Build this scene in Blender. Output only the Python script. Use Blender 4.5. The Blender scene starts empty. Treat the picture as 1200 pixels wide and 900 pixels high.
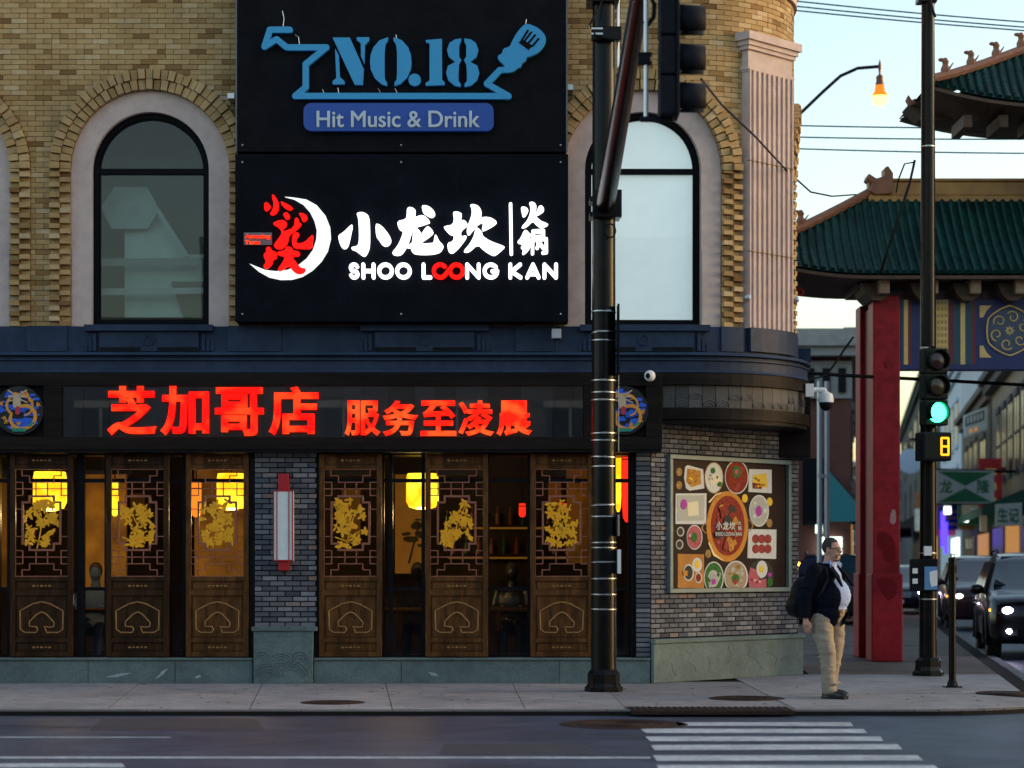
import bpy, bmesh, math, random
from mathutils import Vector, Matrix
S = bpy.context.scene
COL = S.collection
RAD = math.radians
# ---------------------------------------------------------------- camera, sky, light, exposure
D = 27.0                      # metres from camera to the main facade plane (Y = 0)
F = 93.5 * D                  # focal length in pixels of the 1200 px wide photograph
cam = bpy.data.cameras.new('camera')
cam.sensor_width = 36.0
cam.lens = F / 1200 * 36.0
cam.shift_y = (660 - 450) / 1200
cam.clip_end = 4000
cam.dof.use_dof = True
cam.dof.focus_distance = 26.6
cam.dof.aperture_fstop = 1.5
camo = bpy.data.objects.new('camera', cam)
COL.objects.link(camo)
camo.location = (0, -D, 1.5)
camo.rotation_euler = (RAD(90), 0, 0)
S.camera = camo
SUN_EL, SUN_ROT = 7.5, 82.0   # low evening sun, behind the camera on the right
w = bpy.data.worlds.new('World'); S.world = w; w.use_nodes = True
nt = w.node_tree
sky = nt.nodes.new('ShaderNodeTexSky')
sky.sky_type = 'NISHITA'; sky.sun_disc = False
sky.sun_elevation = RAD(SUN_EL); sky.sun_rotation = RAD(SUN_ROT)
sky.air_density = 1.0; sky.dust_density = 2.2; sky.ozone_density = 1.0
nt.links.new(sky.outputs[0], nt.nodes['Background'].inputs[0])
nt.nodes['Background'].inputs[1].default_value = 0.12
sl = bpy.data.lights.new('sun', 'SUN')
sl.energy = 0.06; sl.angle = RAD(20); sl.color = (1.0, .86, .7)
so = bpy.data.objects.new('sun', sl); COL.objects.link(so)
sd = Vector((math.sin(RAD(SUN_ROT)) * math.cos(RAD(SUN_EL)), math.cos(RAD(SUN_ROT)) * math.cos(RAD(SUN_EL)), math.sin(RAD(SUN_EL))))
so.rotation_euler = sd.to_track_quat('Z', 'Y').to_euler()
so.location = (30, 20, 20)
vs = S.view_settings
vs.view_transform = 'Standard'; vs.look = 'None'; vs.gamma = 1.0; vs.use_curve_mapping = False
vs.exposure = 2.05
S.cycles.use_denoising = True
S.cycles.max_bounces = 8
S.cycles.transparent_max_bounces = 12

# ---------------------------------------------------------------- helpers
def PX(px, Y): return (px - 600) * (D + Y) / F
def PZ(py, Y): return 1.5 - (py - 660) * (D + Y) / F
def GND(px, py, z=0.0):
    d = F * (1.5 - z) / (py - 660)
    return ((px - 600) * d / F, d - D)

WORLD = {}
class MB:
    def __init__(s): s.v = []; s.f = []; s.t = []
    def add(s, vs_, fs, tone=.5):
        n = len(s.v); s.v += [tuple(p) for p in vs_]
        for f in fs: s.f.append([i + n for i in f]); s.t.append(tone)
        return s
    def hexa(s, p, tone=.5):   # 8 corners: bottom 0-3 round, top 4-7 round
        return s.add(p, [(0,1,2,3), (7,6,5,4), (0,4,5,1), (1,5,6,2), (2,6,7,3), (3,7,4,0)], tone)
    def box(s, x0, x1, y0, y1, z0, z1, tone=.5, M=None):
        p = [(x0,y0,z0), (x1,y0,z0), (x1,y1,z0), (x0,y1,z0), (x0,y0,z1), (x1,y0,z1), (x1,y1,z1), (x0,y1,z1)]
        if M is not None: p = [M @ Vector(q) for q in p]
        return s.hexa(p, tone)
    def prism(s, poly, y0, y1, tone=.5, M=None):     # outline in x,z ; front at y0
        n = len(poly)
        p = [(x, y0, z) for x, z in poly] + [(x, y1, z) for x, z in poly]
        if M is not None: p = [M @ Vector(q) for q in p]
        return s.add(p, [list(range(n)), list(range(2*n-1, n-1, -1))] + [(i, i+n, (i+1) % n + n, (i+1) % n) for i in range(n)], tone)
    def prism_z(s, poly, z0, z1, tone=.5):
        n = len(poly)
        p = [(x, y, z0) for x, y in poly] + [(x, y, z1) for x, y in poly]
        return s.add(p, [list(range(n)), list(range(2*n-1, n-1, -1))] + [(i, i+n, (i+1) % n + n, (i+1) % n) for i in range(n)], tone)
    def loft(s, rings, tone=.5, caps=True):
        n = len(rings[0]); p = [q for r in rings for q in r]; f = []
        for k in range(len(rings) - 1):
            for i in range(n):
                j = (i + 1) % n
                f.append((k*n+i, k*n+j, (k+1)*n+j, (k+1)*n+i))
        if caps: f += [list(range(n))[::-1], list(range((len(rings)-1)*n, len(rings)*n))]
        return s.add(p, f, tone)
    def tube(s, pts, r, n=8, tone=.5, caps=True):
        pts = [Vector(p) for p in pts]; rings = []
        up = Vector((0, 0, 1)); prev = None
        for i, p in enumerate(pts):
            t = (pts[min(i+1, len(pts)-1)] - pts[max(i-1, 0)]).normalized()
            a = t.cross(up)
            if a.length < .05: a = t.cross(Vector((0, 1, 0)))
            a.normalize()
            if prev is not None:
                a2 = prev - t * prev.dot(t)
                if a2.length > .01: a = a2.normalized()
            prev = a; b = t.cross(a)
            rr = r[i] if isinstance(r, (list, tuple)) else r
            rings.append([p + a * (rr * math.cos(2*math.pi*k/n)) + b * (rr * math.sin(2*math.pi*k/n)) for k in range(n)])
        return s.loft(rings, tone, caps)
    def lathe(s, prof, c, n=20, tone=.5, M=None):     # prof (r, z) about vertical axis through c
        rings = []
        for r, z in prof:
            ring = [Vector((r*math.cos(2*math.pi*k/n), r*math.sin(2*math.pi*k/n), z)) for k in range(n)]
            if M is not None: ring = [M @ q for q in ring]
            rings.append([q + Vector(c) for q in ring])
        return s.loft(rings, tone)
    def ell(s, c, r, tone=.5, M=None, nu=12, nv=8):
        rings = []
        for j in range(nv + 1):
            a = -math.pi/2 + math.pi*j/nv
            a = max(min(a, math.pi/2 - .03), -math.pi/2 + .03)
            ring = [Vector((r[0]*math.cos(a)*math.cos(2*math.pi*k/nu), r[1]*math.cos(a)*math.sin(2*math.pi*k/nu), r[2]*math.sin(a))) for k in range(nu)]
            if M is not None: ring = [M @ q for q in ring]
            rings.append([q + Vector(c) for q in ring])
        return s.loft(rings, tone)
    def build(s, name, mat, parent=None, smooth=False, bevel=0):
        me = bpy.data.meshes.new(name)
        me.from_pydata(s.v, [], s.f)
        at = me.attributes.new('tone', 'FLOAT', 'FACE')
        at.data.foreach_set('value', s.t)
        bm = bmesh.new(); bm.from_mesh(me)
        bmesh.ops.recalc_face_normals(bm, faces=bm.faces)
        bm.to_mesh(me); bm.free()
        if smooth:
            me.polygons.foreach_set('use_smooth', [True] * len(me.polygons))
            try: me.set_sharp_from_angle(angle=RAD(40))
            except Exception: pass
        me.materials.append(mat)
        o = bpy.data.objects.new(name, me)
        COL.objects.link(o)
        if bevel:
            b = o.modifiers.new('bevel', 'BEVEL'); b.width = bevel; b.segments = 2; b.limit_method = 'ANGLE'; b.angle_limit = RAD(40)
        adopt(o, parent)
        return o
def adopt(o, parent):
    WORLD[o.name] = Matrix.Translation(o.location)
    if parent is not None:
        o.parent = parent
        o.matrix_parent_inverse = WORLD.get(parent.name, Matrix.Identity(4)).inverted()
def tag(o, label=None, cat=None, group=None, kind=None):
    if label: o['label'] = label
    if cat: o['category'] = cat
    if group: o['group'] = group
    if kind: o['kind'] = kind
    return o
def thing(name, label, cat, loc=(0,0,0), group=None):
    e = bpy.data.objects.new(name, None); COL.objects.link(e)
    e.location = loc; e.empty_display_size = .2
    WORLD[e.name] = Matrix.Translation(Vector(loc))
    return tag(e, label, cat, group)
def copy_tree(o, off, parent='same'):
    c = o.copy(); COL.objects.link(c)
    c.location = o.location + Vector(off)
    WORLD[c.name] = Matrix.Translation(Vector(off)) @ WORLD[o.name]
    if parent != 'same':
        c.parent = parent
    for ch in [k for k in COL.objects if k.parent == o]:
        k = ch.copy(); COL.objects.link(k); k.parent = c; WORLD[k.name] = Matrix.Identity(4)
        for g in [q for q in COL.objects if q.parent == ch]:
            q = g.copy(); COL.objects.link(q); q.parent = k
    return c

# ---------------------------------------------------------------- materials
MATS = {}
def mat(name, col, rough=.6, metal=0, col2=None, scale=6, amt=.5, bump=0, bscale=40, emit=None, estr=0, tones=None, spec=.5, detail=5, coat=0, stretch=None, stain=None):
    """principled; col mixed towards col2 by noise; tones = list of (pos, colour) driven by the mesh attribute 'tone'"""
    m = bpy.data.materials.new(name); m.use_nodes = True; MATS[name] = m
    nt = m.node_tree; b = nt.nodes['Principled BSDF']
    b.inputs['Roughness'].default_value = rough; b.inputs['Metallic'].default_value = metal
    b.inputs['Specular IOR Level'].default_value = spec
    if coat: b.inputs['Coat Weight'].default_value = coat
    tc = nt.nodes.new('ShaderNodeTexCoord')
    src = tc.outputs['Object']
    if stretch:
        mp = nt.nodes.new('ShaderNodeMapping'); mp.inputs['Scale'].default_value = stretch
        nt.links.new(src, mp.inputs[0]); src = mp.outputs[0]
    def noise(sc, det=detail):
        n = nt.nodes.new('ShaderNodeTexNoise'); n.inputs['Scale'].default_value = sc; n.inputs['Detail'].default_value = det
        nt.links.new(src, n.inputs['Vector']); return n
    base = None
    if tones:
        a = nt.nodes.new('ShaderNodeAttribute'); a.attribute_name = 'tone'
        r = nt.nodes.new('ShaderNodeValToRGB')
        while len(r.color_ramp.elements) < len(tones): r.color_ramp.elements.new(.5)
        for e, (p, c) in zip(r.color_ramp.elements, tones): e.position = p; e.color = (*c, 1)
        nt.links.new(a.outputs['Fac'], r.inputs[0]); base = r.outputs[0]
    if col2 is not None:
        n = noise(scale)
        mr = nt.nodes.new('ShaderNodeMapRange'); mr.inputs[1].default_value = .5 - amt*.5; mr.inputs[2].default_value = .5 + amt*.5
        nt.links.new(n.outputs['Fac'], mr.inputs[0])
        mx = nt.nodes.new('ShaderNodeMix'); mx.data_type = 'RGBA'
        if base is None: mx.inputs[6].default_value = (*col, 1)
        else: nt.links.new(base, mx.inputs[6])
        mx.inputs[7].default_value = (*col2, 1)
        if tones:
            mm = nt.nodes.new('ShaderNodeMath'); mm.operation = 'MULTIPLY'; mm.inputs[1].default_value = .45
            nt.links.new(mr.outputs[0], mm.inputs[0]); nt.links.new(mm.outputs[0], mx.inputs[0])
        else: nt.links.new(mr.outputs[0], mx.inputs[0])
        base = mx.outputs[2]
    if stain:                                     # grime: two scales of darker blotches
        for sc_, st_ in stain:
            n3 = noise(sc_, 8); rp = nt.nodes.new('ShaderNodeValToRGB')
            rp.color_ramp.elements[0].position = .36; rp.color_ramp.elements[0].color = (1 - st_, 1 - st_, 1 - st_*.95, 1)
            rp.color_ramp.elements[1].position = .56; rp.color_ramp.elements[1].color = (1, 1, 1, 1)
            nt.links.new(n3.outputs['Fac'], rp.inputs[0])
            mu = nt.nodes.new('ShaderNodeMix'); mu.data_type = 'RGBA'; mu.blend_type = 'MULTIPLY'; mu.inputs[0].default_value = 1
            if base is None: mu.inputs[6].default_value = (*col, 1)
            else: nt.links.new(base, mu.inputs[6])
            nt.links.new(rp.outputs[0], mu.inputs[7]); base = mu.outputs[2]
    if base is None: b.inputs['Base Color'].default_value = (*col, 1)
    else: nt.links.new(base, b.inputs['Base Color'])
    if bump:
        n2 = noise(bscale, 6); bp = nt.nodes.new('ShaderNodeBump'); bp.inputs['Strength'].default_value = bump; bp.inputs['Distance'].default_value = .01
        nt.links.new(n2.outputs['Fac'], bp.inputs['Height']); nt.links.new(bp.outputs[0], b.inputs['Normal'])
    if emit is not None:
        b.inputs['Emission Color'].default_value = (*emit, 1); b.inputs['Emission Strength'].default_value = estr
    return m
def glass(name, tint=(1,1,1), ior=1.5, rough=0.0, refl=(1,1,1)):
    m = bpy.data.materials.new(name); m.use_nodes = True; nt = m.node_tree; nt.nodes.clear(); MATS[name] = m
    o = nt.nodes.new('ShaderNodeOutputMaterial'); t = nt.nodes.new('ShaderNodeBsdfTransparent'); g = nt.nodes.new('ShaderNodeBsdfGlossy')
    t.inputs[0].default_value = (*tint, 1); g.inputs[0].default_value = (*refl, 1); g.inputs['Roughness'].default_value = rough
    fr = nt.nodes.new('ShaderNodeFresnel'); fr.inputs[0].default_value = ior
    mx = nt.nodes.new('ShaderNodeMixShader'); nt.links.new(fr.outputs[0], mx.inputs[0]); nt.links.new(t.outputs[0], mx.inputs[1]); nt.links.new(g.outputs[0], mx.inputs[2])
    nt.links.new(mx.outputs[0], o.inputs[0]); return m
def emitter(name, col, st):
    return mat(name, (col[0]*.12, col[1]*.12, col[2]*.12), .5, emit=col, estr=st, spec=.15)

def led(name, c1, c2, st):
    m = emitter(name, c1, st); nt = m.node_tree; b = nt.nodes['Principled BSDF']
    n = nt.nodes.new('ShaderNodeTexNoise'); n.inputs['Scale'].default_value = 4.5; n.inputs['Detail'].default_value = 1
    tc = nt.nodes.new('ShaderNodeTexCoord'); nt.links.new(tc.outputs['Object'], n.inputs['Vector'])
    r = nt.nodes.new('ShaderNodeValToRGB'); r.color_ramp.elements[0].position = .42; r.color_ramp.elements[1].position = .62
    r.color_ramp.elements[0].color = (*c1, 1); r.color_ramp.elements[1].color = (*c2, 1)
    nt.links.new(n.outputs['Fac'], r.inputs[0]); nt.links.new(r.outputs[0], b.inputs['Emission Color']); return m
M_brick = mat('yellow_brick', (.4,.27,.12), .85, spec=.2, stain=((.9, .22),), col2=(.24,.13,.05), scale=9, amt=.7, bump=.5, bscale=60,
              tones=[(0,(.22,.11,.04)), (.18,(.44,.27,.11)), (.5,(.58,.385,.175)), (.85,(.67,.47,.24)), (1,(.72,.55,.33))])
M_mortar = mat('mortar', (.27,.19,.095), .95, spec=.1, col2=(.15,.10,.05), scale=14, amt=.8, bump=.4)
M_gbrick = mat('grey_brick', (.1,.1,.11), .8, col2=(.05,.055,.07), scale=14, amt=.7, bump=.6, bscale=50,
               tones=[(0,(.05,.052,.065)), (.35,(.10,.105,.125)), (.65,(.17,.175,.195)), (.88,(.26,.26,.275)), (1,(.27,.17,.12))])
M_gmortar = mat('dark_mortar', (.010,.011,.013), .95, spec=.1, col2=(.018,.018,.021), scale=20)
M_stone = mat('pink_limestone', (.70,.55,.50), .8, spec=.25, stain=((1.6, .10), (9, .10)), col2=(.56,.43,.39), scale=3, amt=.9, bump=.25, bscale=50)
M_navy = mat('navy_paint', (.026,.042,.080), .5, spec=.18, stain=((1.2, .25), (9, .2)), col2=(.028,.048,.098), scale=3, amt=.8, bump=.15, bscale=20)
M_beam = mat('dark_stained_wood', (.011,.008,.0075), .5, spec=.1, stain=((2, .4), (14, .3)), col2=(.022,.016,.014), scale=5, amt=.9, bump=.2, bscale=18, stretch=(.3,1,4))
M_slate = mat('carved_slate', (.10,.10,.11), .35, col2=(.22,.22,.23), scale=5, amt=.7, bump=.5, bscale=14, tones=[(0,(.07,.07,.08)), (1,(.21,.21,.225))])
M_green = mat('grey_green_stone', (.17,.235,.23), .65, spec=.25, col2=(.11,.15,.15), scale=3, amt=.9, bump=.5, bscale=45, stain=((1.3, .2), (7, .15), (40, .2)))
M_black = mat('black_metal', (.005,.005,.007), .45, spec=.08, col2=(.014,.014,.016), scale=10)
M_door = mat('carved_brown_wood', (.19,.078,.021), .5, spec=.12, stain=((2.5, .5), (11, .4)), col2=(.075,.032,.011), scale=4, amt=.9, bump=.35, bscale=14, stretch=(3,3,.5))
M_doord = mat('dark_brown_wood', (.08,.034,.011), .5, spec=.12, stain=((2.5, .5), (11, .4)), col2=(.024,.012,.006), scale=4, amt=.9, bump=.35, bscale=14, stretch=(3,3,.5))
M_relief = mat('gilded_relief', (.44,.21,.045), .45, col2=(.20,.09,.025), scale=20)
M_lattice = mat('red_brown_lattice', (.34,.125,.075), .5, spec=.3, col2=(.24,.085,.05), scale=12)
M_gold = mat('gold_carving', (1.0,.50,.02), .4, spec=.3, col2=(.80,.34,.012), scale=14, amt=.8, bump=.3)
M_gglass = glass('shop_glass', (.86,.9,.9), 1.38)
M_uglass = glass('upper_window_glass', (.72,.84,.80), 1.55)
M_frame = mat('black_window_frame', (.004,.004,.006), .45, spec=.08)
M_signblk = mat('black_sign_panel', (.0035,.0045,.008), .5, spec=.06, stain=((3, .3), (25, .25)), col2=(.007,.009,.015), scale=2, amt=.9)
M_signblk2 = mat('black_sign_panel_top', (.005,.005,.008), .55, spec=.07, stain=((3, .3), (25, .25)), col2=(.010,.010,.013), scale=2, amt=.9)
E_white = emitter('lit_white_acrylic', (1,.99,1), .55)
E_moon = emitter('lit_pale_acrylic', (.88,.95,.9), .30)
E_red = emitter('lit_red_acrylic', (1,.006,.004), .42)
E_led = led('lit_red_led', (1,.004,.002), (1,.045,.008), .40)
E_led2 = led('lit_orange_red_led', (1,.010,.003), (1,.075,.012), .42)
M_sblue = mat('sky_blue_acrylic', (.03,.33,.66), .4)
M_pill = mat('royal_blue_acrylic', (.012,.075,.40), .4)
M_white = mat('white_paint', (.78,.78,.78), .5)
M_paleblue = mat('pale_lettering', (.55,.65,.72), .5)
M_steel = mat('galvanised_steel', (.55,.56,.58), .35, metal=.9)
M_pole = mat('black_pole_paint', (.004,.0037,.0037), .27, spec=.16, col2=(.010,.009,.009), scale=6)
M_walk = mat('sidewalk_concrete', (.27,.255,.26), .8, spec=.3, stain=((.7, .22), (4, .2), (28, .2)), col2=(.19,.18,.185), scale=1.6, amt=.8, bump=.35, bscale=60, tones=[(0,(.31,.285,.28)), (1,(.42,.39,.385))])
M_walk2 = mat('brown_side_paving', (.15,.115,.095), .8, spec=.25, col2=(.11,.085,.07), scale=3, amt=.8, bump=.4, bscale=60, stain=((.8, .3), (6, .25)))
M_kerb = mat('kerb_concrete', (.14,.13,.13), .8, col2=(.06,.055,.055), scale=5, amt=.9, bump=.4)
M_joint = mat('joint_dirt', (.018,.016,.015), .95, spec=.1)
M_road = mat('asphalt', (.050,.070,.112), .5, spec=.2, stain=((.35, .3), (2.2, .25), (60, .3)), col2=(.074,.094,.14), scale=1.1, amt=.8, bump=.22, bscale=120)
M_line = mat('road_paint', (.62,.66,.68), .65, col2=(.36,.38,.41), scale=7, amt=.5, detail=9, bump=.3, bscale=80, stain=((1.5, .2), (30, .3)))
M_iron = mat('rusty_iron', (.022,.015,.013), .7, spec=.15, col2=(.045,.025,.02), scale=20, bump=.4)
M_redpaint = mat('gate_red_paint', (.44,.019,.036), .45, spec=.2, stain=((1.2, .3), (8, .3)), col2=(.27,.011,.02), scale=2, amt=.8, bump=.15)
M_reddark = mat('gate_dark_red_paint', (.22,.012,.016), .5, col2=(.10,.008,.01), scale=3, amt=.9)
M_tile = mat('green_glazed_tile', (.008,.068,.055), .4, spec=.25, col2=(.004,.035,.03), scale=4, amt=.8, stain=((1.5, .4), (9, .45)))
M_ridge = mat('ochre_glazed_ridge', (.45,.25,.05), .45, col2=(.26,.12,.04), scale=4)
M_terra = mat('terracotta_ornament', (.30,.12,.06), .5, col2=(.2,.08,.04), scale=8)
M_timber = mat('dark_timber_eaves', (.10,.065,.045), .7, col2=(.05,.03,.02), scale=5, amt=.9)
M_timberpale = mat('pale_timber_end', (.34,.26,.18), .6, col2=(.22,.15,.1), scale=6)  # lighter wood colour of the beam ends
M_gblue = mat('gate_blue_panel', (.016,.03,.17), .5, col2=(.01,.02,.1), scale=5)
M_gteal = mat('gate_teal_band', (.01,.07,.12), .5)
M_ggold = mat('gate_gold_paint', (.78,.58,.22), .45, col2=(.66,.46,.15), scale=10)
M_gmaroon = mat('gate_maroon_band', (.13,.015,.03), .5)
print('s1 ok')
# ---------------------------------------------------------------- ground
RZ = -.055                      # road level below the sidewalk
road = MB()
road.add([(-400,-200,RZ), (400,-200,RZ), (400,1500,RZ), (-400,1500,RZ)], [(0,1,2,3)])
tag(road.build('road', M_road), kind='structure')
SD = Vector((math.sin(RAD(9)), math.cos(RAD(9)), 0))        # the side street runs off 9 degrees to the right
KY = -5.05
def kerb_line():
    p = [(-40, KY), (4.1, KY)]
    for k in range(1, 12):
        a = -math.pi/2 + (math.pi/2 - RAD(9)) * k / 11
        p.append((4.1 + 2.0*math.cos(a), KY + 2.0 + 2.0*math.sin(a)))
    e = Vector((p[-1][0], p[-1][1], 0)); far = e + SD * 160
    p.append((far.x, far.y)); return p
KL = kerb_line()
outer = KL + [(KL[-1][0]-9, KL[-1][1]), (2.0, 6.0), (2.0, 1.0), (-40, 1.0)]
walk = MB(); walk.prism_z(outer, -.14, -.012)
sw = tag(walk.build('sidewalk', M_joint), kind='structure')
# slabs: joints traced on the ground
joints = [(-420, 802, -640, 832), (-272, 802, -480, 832), (-127, 802, -300, 832), (18, 802, -52, 832), (162, 802, 124, 832), (307, 802, 292, 832), (452, 802, 460, 832), (601, 802, 616, 832), (705, 802, 735, 832)]
jl = []
for a, b, c, d_ in joints:
    p0 = Vector(GND(a, b)); p1 = Vector(GND(c, d_)); t = (p1 - p0)
    k0 = (0.3 - p0.y) / t.y; k1 = (KY + .16 - p0.y) / t.y
    jl.append((p0 + t*k0, p0 + t*k1))
random.seed(3)
def slab(poly, z=0.0, mt_=None):
    m = MB(); c = sum((Vector(p) for p in poly), Vector((0,0))) / len(poly)
    q = [Vector(p) + (c - Vector(p)).normalized() * .017 for p in poly]
    m.prism_z([tuple(v) for v in q], -.05, z + random.uniform(-.003, .003), random.random())
    return m.build('slab', mt_ or M_walk, sw)
for i in range(len(jl) - 1):
    (a0, a1), (b0, b1) = jl[i], jl[i+1]
    t = random.uniform(.42, .6)
    am, bm_ = a0.lerp(a1, t), b0.lerp(b1, t)
    slab([a0, b0, b1, a1])
e0, e1 = jl[-1]
R_in = [(p[0] - .0, p[1]) for p in KL[1:-1]]
def inset(p):
    c = Vector((4.1, KY + 2.0)); v = Vector(p)
    return tuple(v + (c - v).normalized() * .16) if p[0] > 4.1 else (p[0], p[1] + .16)
arc = [inset(p) for p in KL[1:-1]]
g1 = (2.9, KY + .16); g2 = (2.9, 0.3)
slab([tuple(e0), g2, g1, tuple(e1)])
slab([g1, (2.9, -2.2), (5.2, -2.2)] + [p for p in reversed(arc) if p[1] < -2.25])
q2 = Vector((arc[-1][0], arc[-1][1], 0)) + SD * 4.2
slab([(2.9, -2.19), (2.9, 1.2), (4.0, 2.1), (q2.x, 2.1), (arc[-1][0], -2.1)])
last = [(4.0, 2.12), (q2.x, 2.12)]
for k in range(9):
    y1 = 2.12 + 2.0*(k+1)
    n = [(4.0 + .15*(k+1), y1), (q2.x + math.tan(RAD(9))*2.0*(k+1), y1)]
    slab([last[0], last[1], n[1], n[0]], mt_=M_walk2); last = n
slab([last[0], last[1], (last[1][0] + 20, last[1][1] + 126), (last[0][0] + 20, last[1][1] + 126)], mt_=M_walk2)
# kerb stones
kb = []
def along(pts, step):
    out = [Vector(pts[0])]; 
    for a, b in zip(pts, pts[1:]):
        a, b = Vector(a), Vector(b); L = (b - a).length; n = max(1, round(L/step))
        out += [a.lerp(b, (k+1)/n) for k in range(n)]
    return out
kp = along([(-10, KY)] + KL[1:-1] + [tuple((Vector((*KL[-2], 0)) + SD*30).to_2d())], 1.5)
for a, b in zip(kp, kp[1:]):
    t = (b - a).normalized(); nrm = Vector((-t.y, t.x))
    a2, b2 = a + t*.006, b - t*.006
    m = MB(); z = random.uniform(-.006, .004)
    m.hexa([(*a2, -.16), (*b2, -.16), (*(b2 + nrm*.15), -.16), (*(a2 + nrm*.15), -.16), (*(a2 + nrm*.015), z), (*(b2 + nrm*.015), z), (*(b2 + nrm*.15), z), (*(a2 + nrm*.15), z)])
    m.build('kerb_stone', M_kerb, sw, bevel=.012)
# ramp plate, covers, stain
def gpoly(pts, z, z0=0.0): return [GND(x, y, z0) for x, y in pts]
rp = thing('ramp_grating', 'rust brown ribbed metal plate set in the sidewalk edge by the crosswalk', 'grating', (2.6, KY + .3, 0))
m = MB(); m.prism_z([GND(733, 829), GND(922, 829), GND(932, 834), GND(742, 834)], -.03, .006); m.build('plate', M_iron, rp)
for k in range(26):
    x = 738 + k*7.2
    m = MB(); a, b = GND(x, 829.4), GND(x + 7, 833.6); c2, d2 = GND(x + 2.8, 829.4), GND(x + 9.8, 833.6)
    m.prism_z([a, c2, d2, b], .0, .014); m.build('rib', M_iron, rp)
def cover(px, py, r, z, name, label):
    X, Y = GND(px, py, z); t = thing(name, label, 'cover', (X, Y, z))
    m = MB(); m.lathe([(r, -.02), (r, .004), (r*.94, .008), (r*.94, .004), (.02, .004)], (X, Y, z), 32); m.build('rim', M_iron, t)
    for k in range(3):
        m = MB(); rr = r*(.25 + .22*k); m.lathe([(rr, .003), (rr, .010), (rr - .05, .010), (rr - .05, .003)], (X, Y, z), 28); m.build('ring', M_iron, t)
cover(875, 818.5, .42, 0.0, 'manhole_cover', 'dark round iron cover set in the sidewalk left of the standing man')
cover(731, 849, .62, RZ, 'manhole_cover', 'dark round iron cover in the road at the head of the crosswalk')
cover(1176, 812, .32, 0.0, 'manhole_cover', 'small iron cover at the sidewalk corner near the thin post')
cover(390, 823.5, .35, 0.0, 'manhole_cover', 'small worn iron cover in the sidewalk below the red wall lamp')
# road paint
zr = RZ + .004
def paint(name, pts, label):
    m = MB(); q = [GND(x, y, zr) for x, y in pts]
    m.add([(x, y, zr) for x, y in q], [list(range(len(q)))])
    tag(m.build(name, M_line), kind='structure'); return
bars = [((792,846.3),(997,846.3),(1000,851),(795,850.5)), ((750,853.8),(1012,854.3),(1016.5,859),(757,859)), ((756,863),(1032,863),(1035,868.3),(762,868.5)),
        ((762.5,873),(1052,872),(1057.5,878),(767.5,879)), ((765,885),(1075,885),(1082,891),(770,891.7)), ((769,896.5),(1095,896.5),(1103,904),(774,904)), ((773,911),(1118,911),(1127,919),(778,919))]
for b in bars: paint('crosswalk_bar', b, '')
paint('lane_line', ((-80,886.6),(762,886.9),(762,888.8),(-80,888.6)), '')
paint('lane_line', ((-80,863.4),(200,863.6),(200,864.5),(-80,864.4)), '')
paint('lane_line', ((-80,894.5),(143,894.5),(147,899),(-80,899)), '')

# ---------------------------------------------------------------- corner building
CX, CY, RW = 2.13, 1.6, 1.6
BEND = RW * math.pi / 2
def W(u, o=0.0):
    if u <= CX: return (u, -o)
    a = (u - CX) / RW
    if a <= math.pi/2: return (CX + (RW + o)*math.sin(a), CY - (RW + o)*math.cos(a))
    return (CX + RW + o, CY + (u - CX - BEND))
def proj(x, y): return 600 + x * F / (y + D)
def U(px, o=0.0):
    lo, hi = -9.0, CX + RW*1.35
    for _ in range(50):
        mid = (lo + hi) / 2
        if proj(*W(mid, o)) < px: lo = mid
        else: hi = mid
    return lo
def sweep(mb, prof, u0, u1, tone=.5):
    us = [u0]
    if u0 < CX < u1: us.append(CX)
    n = 18
    for k in range(1, n + 1):
        u = CX + BEND * k / n
        if u0 < u < u1: us.append(u)
    us.append(u1)
    mb.loft([[(*W(u, o), z) for o, z in prof] for u in us], tone)
    return mb
bld = thing('corner_building', 'yellow brick corner building with arched upper windows above a dark restaurant front', 'building', (-1, 1.5, 0))
Zn = PZ(383, 0)                 # top of the navy base of the upper storey
ZT = 8.8
UL = -7.6
URt = CX + BEND + 3.2
# --- upper windows
wins = [(-81, 'l'), (176, 'm'), (754, 'r')]
PXM = 1 / 93.5
wc = [((c - 600)*PXM) for c, _ in wins]
wc.append(2*CX + BEND - wc[2])                  # the next arched window, round the corner
Zs = PZ(199, 0)                                   # springing line
R_f, R_s, R_b = 68.5*PXM, 93*PXM, 117*PXM
up = MB()
sweep(up, [(-.02, Zn - .6), (-.02, ZT), (-.35, ZT), (-.35, Zn - .6)], UL, URt)
def cut_wall():
    """the backing wall with arched openings is built as strips between and above the openings"""
    mb = MB()
    edges = sorted(wc)
    spans = []; u = UL
    for c in edges: spans.append((u, c - R_s)); u = c + R_s
    spans.append((u, URt))
    for a, b in spans:
        if b > a: sweep(mb, [(-.012, Zn - .3), (-.012, ZT), (-.33, ZT), (-.33, Zn - .3)], a, b)
    n = 18
    for c in edges:
        for k in range(n):
            a0, a1 = math.pi*k/n, math.pi*(k+1)/n
            u0, u1 = c - R_s*math.cos(a0), c - R_s*math.cos(a1)
            z0, z1 = Zs + R_s*math.sin(a0), Zs + R_s*math.sin(a1)
            p = []
            for o in (-.012, -.33):
                p += [(*W(u0, o), z0), (*W(u1, o), z1), (*W(u1, o), ZT), (*W(u0, o), ZT)]
            mb.add(p, [(0,1,2,3), (7,6,5,4), (0,4,5,1), (3,2,6,7)])
    return mb
uw = cut_wall().build('upper_wall', M_mortar, bld)
random.seed(11)
def brick_tone():
    r = random.random()
    if r < .10: return random.uniform(0, .15)
    if r > .93: return random.uniform(.88, 1)
    return random.gauss(.5, .14)
def gaps(z):
    g = []
    for c in wc:
        if z < Zs: r = R_b
        elif z < Zs + R_b: r = math.sqrt(max(R_b**2 - (z - Zs)**2, 0))
        else: continue
        g.append((c - r, c + r))
    return sorted(g)
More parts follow.
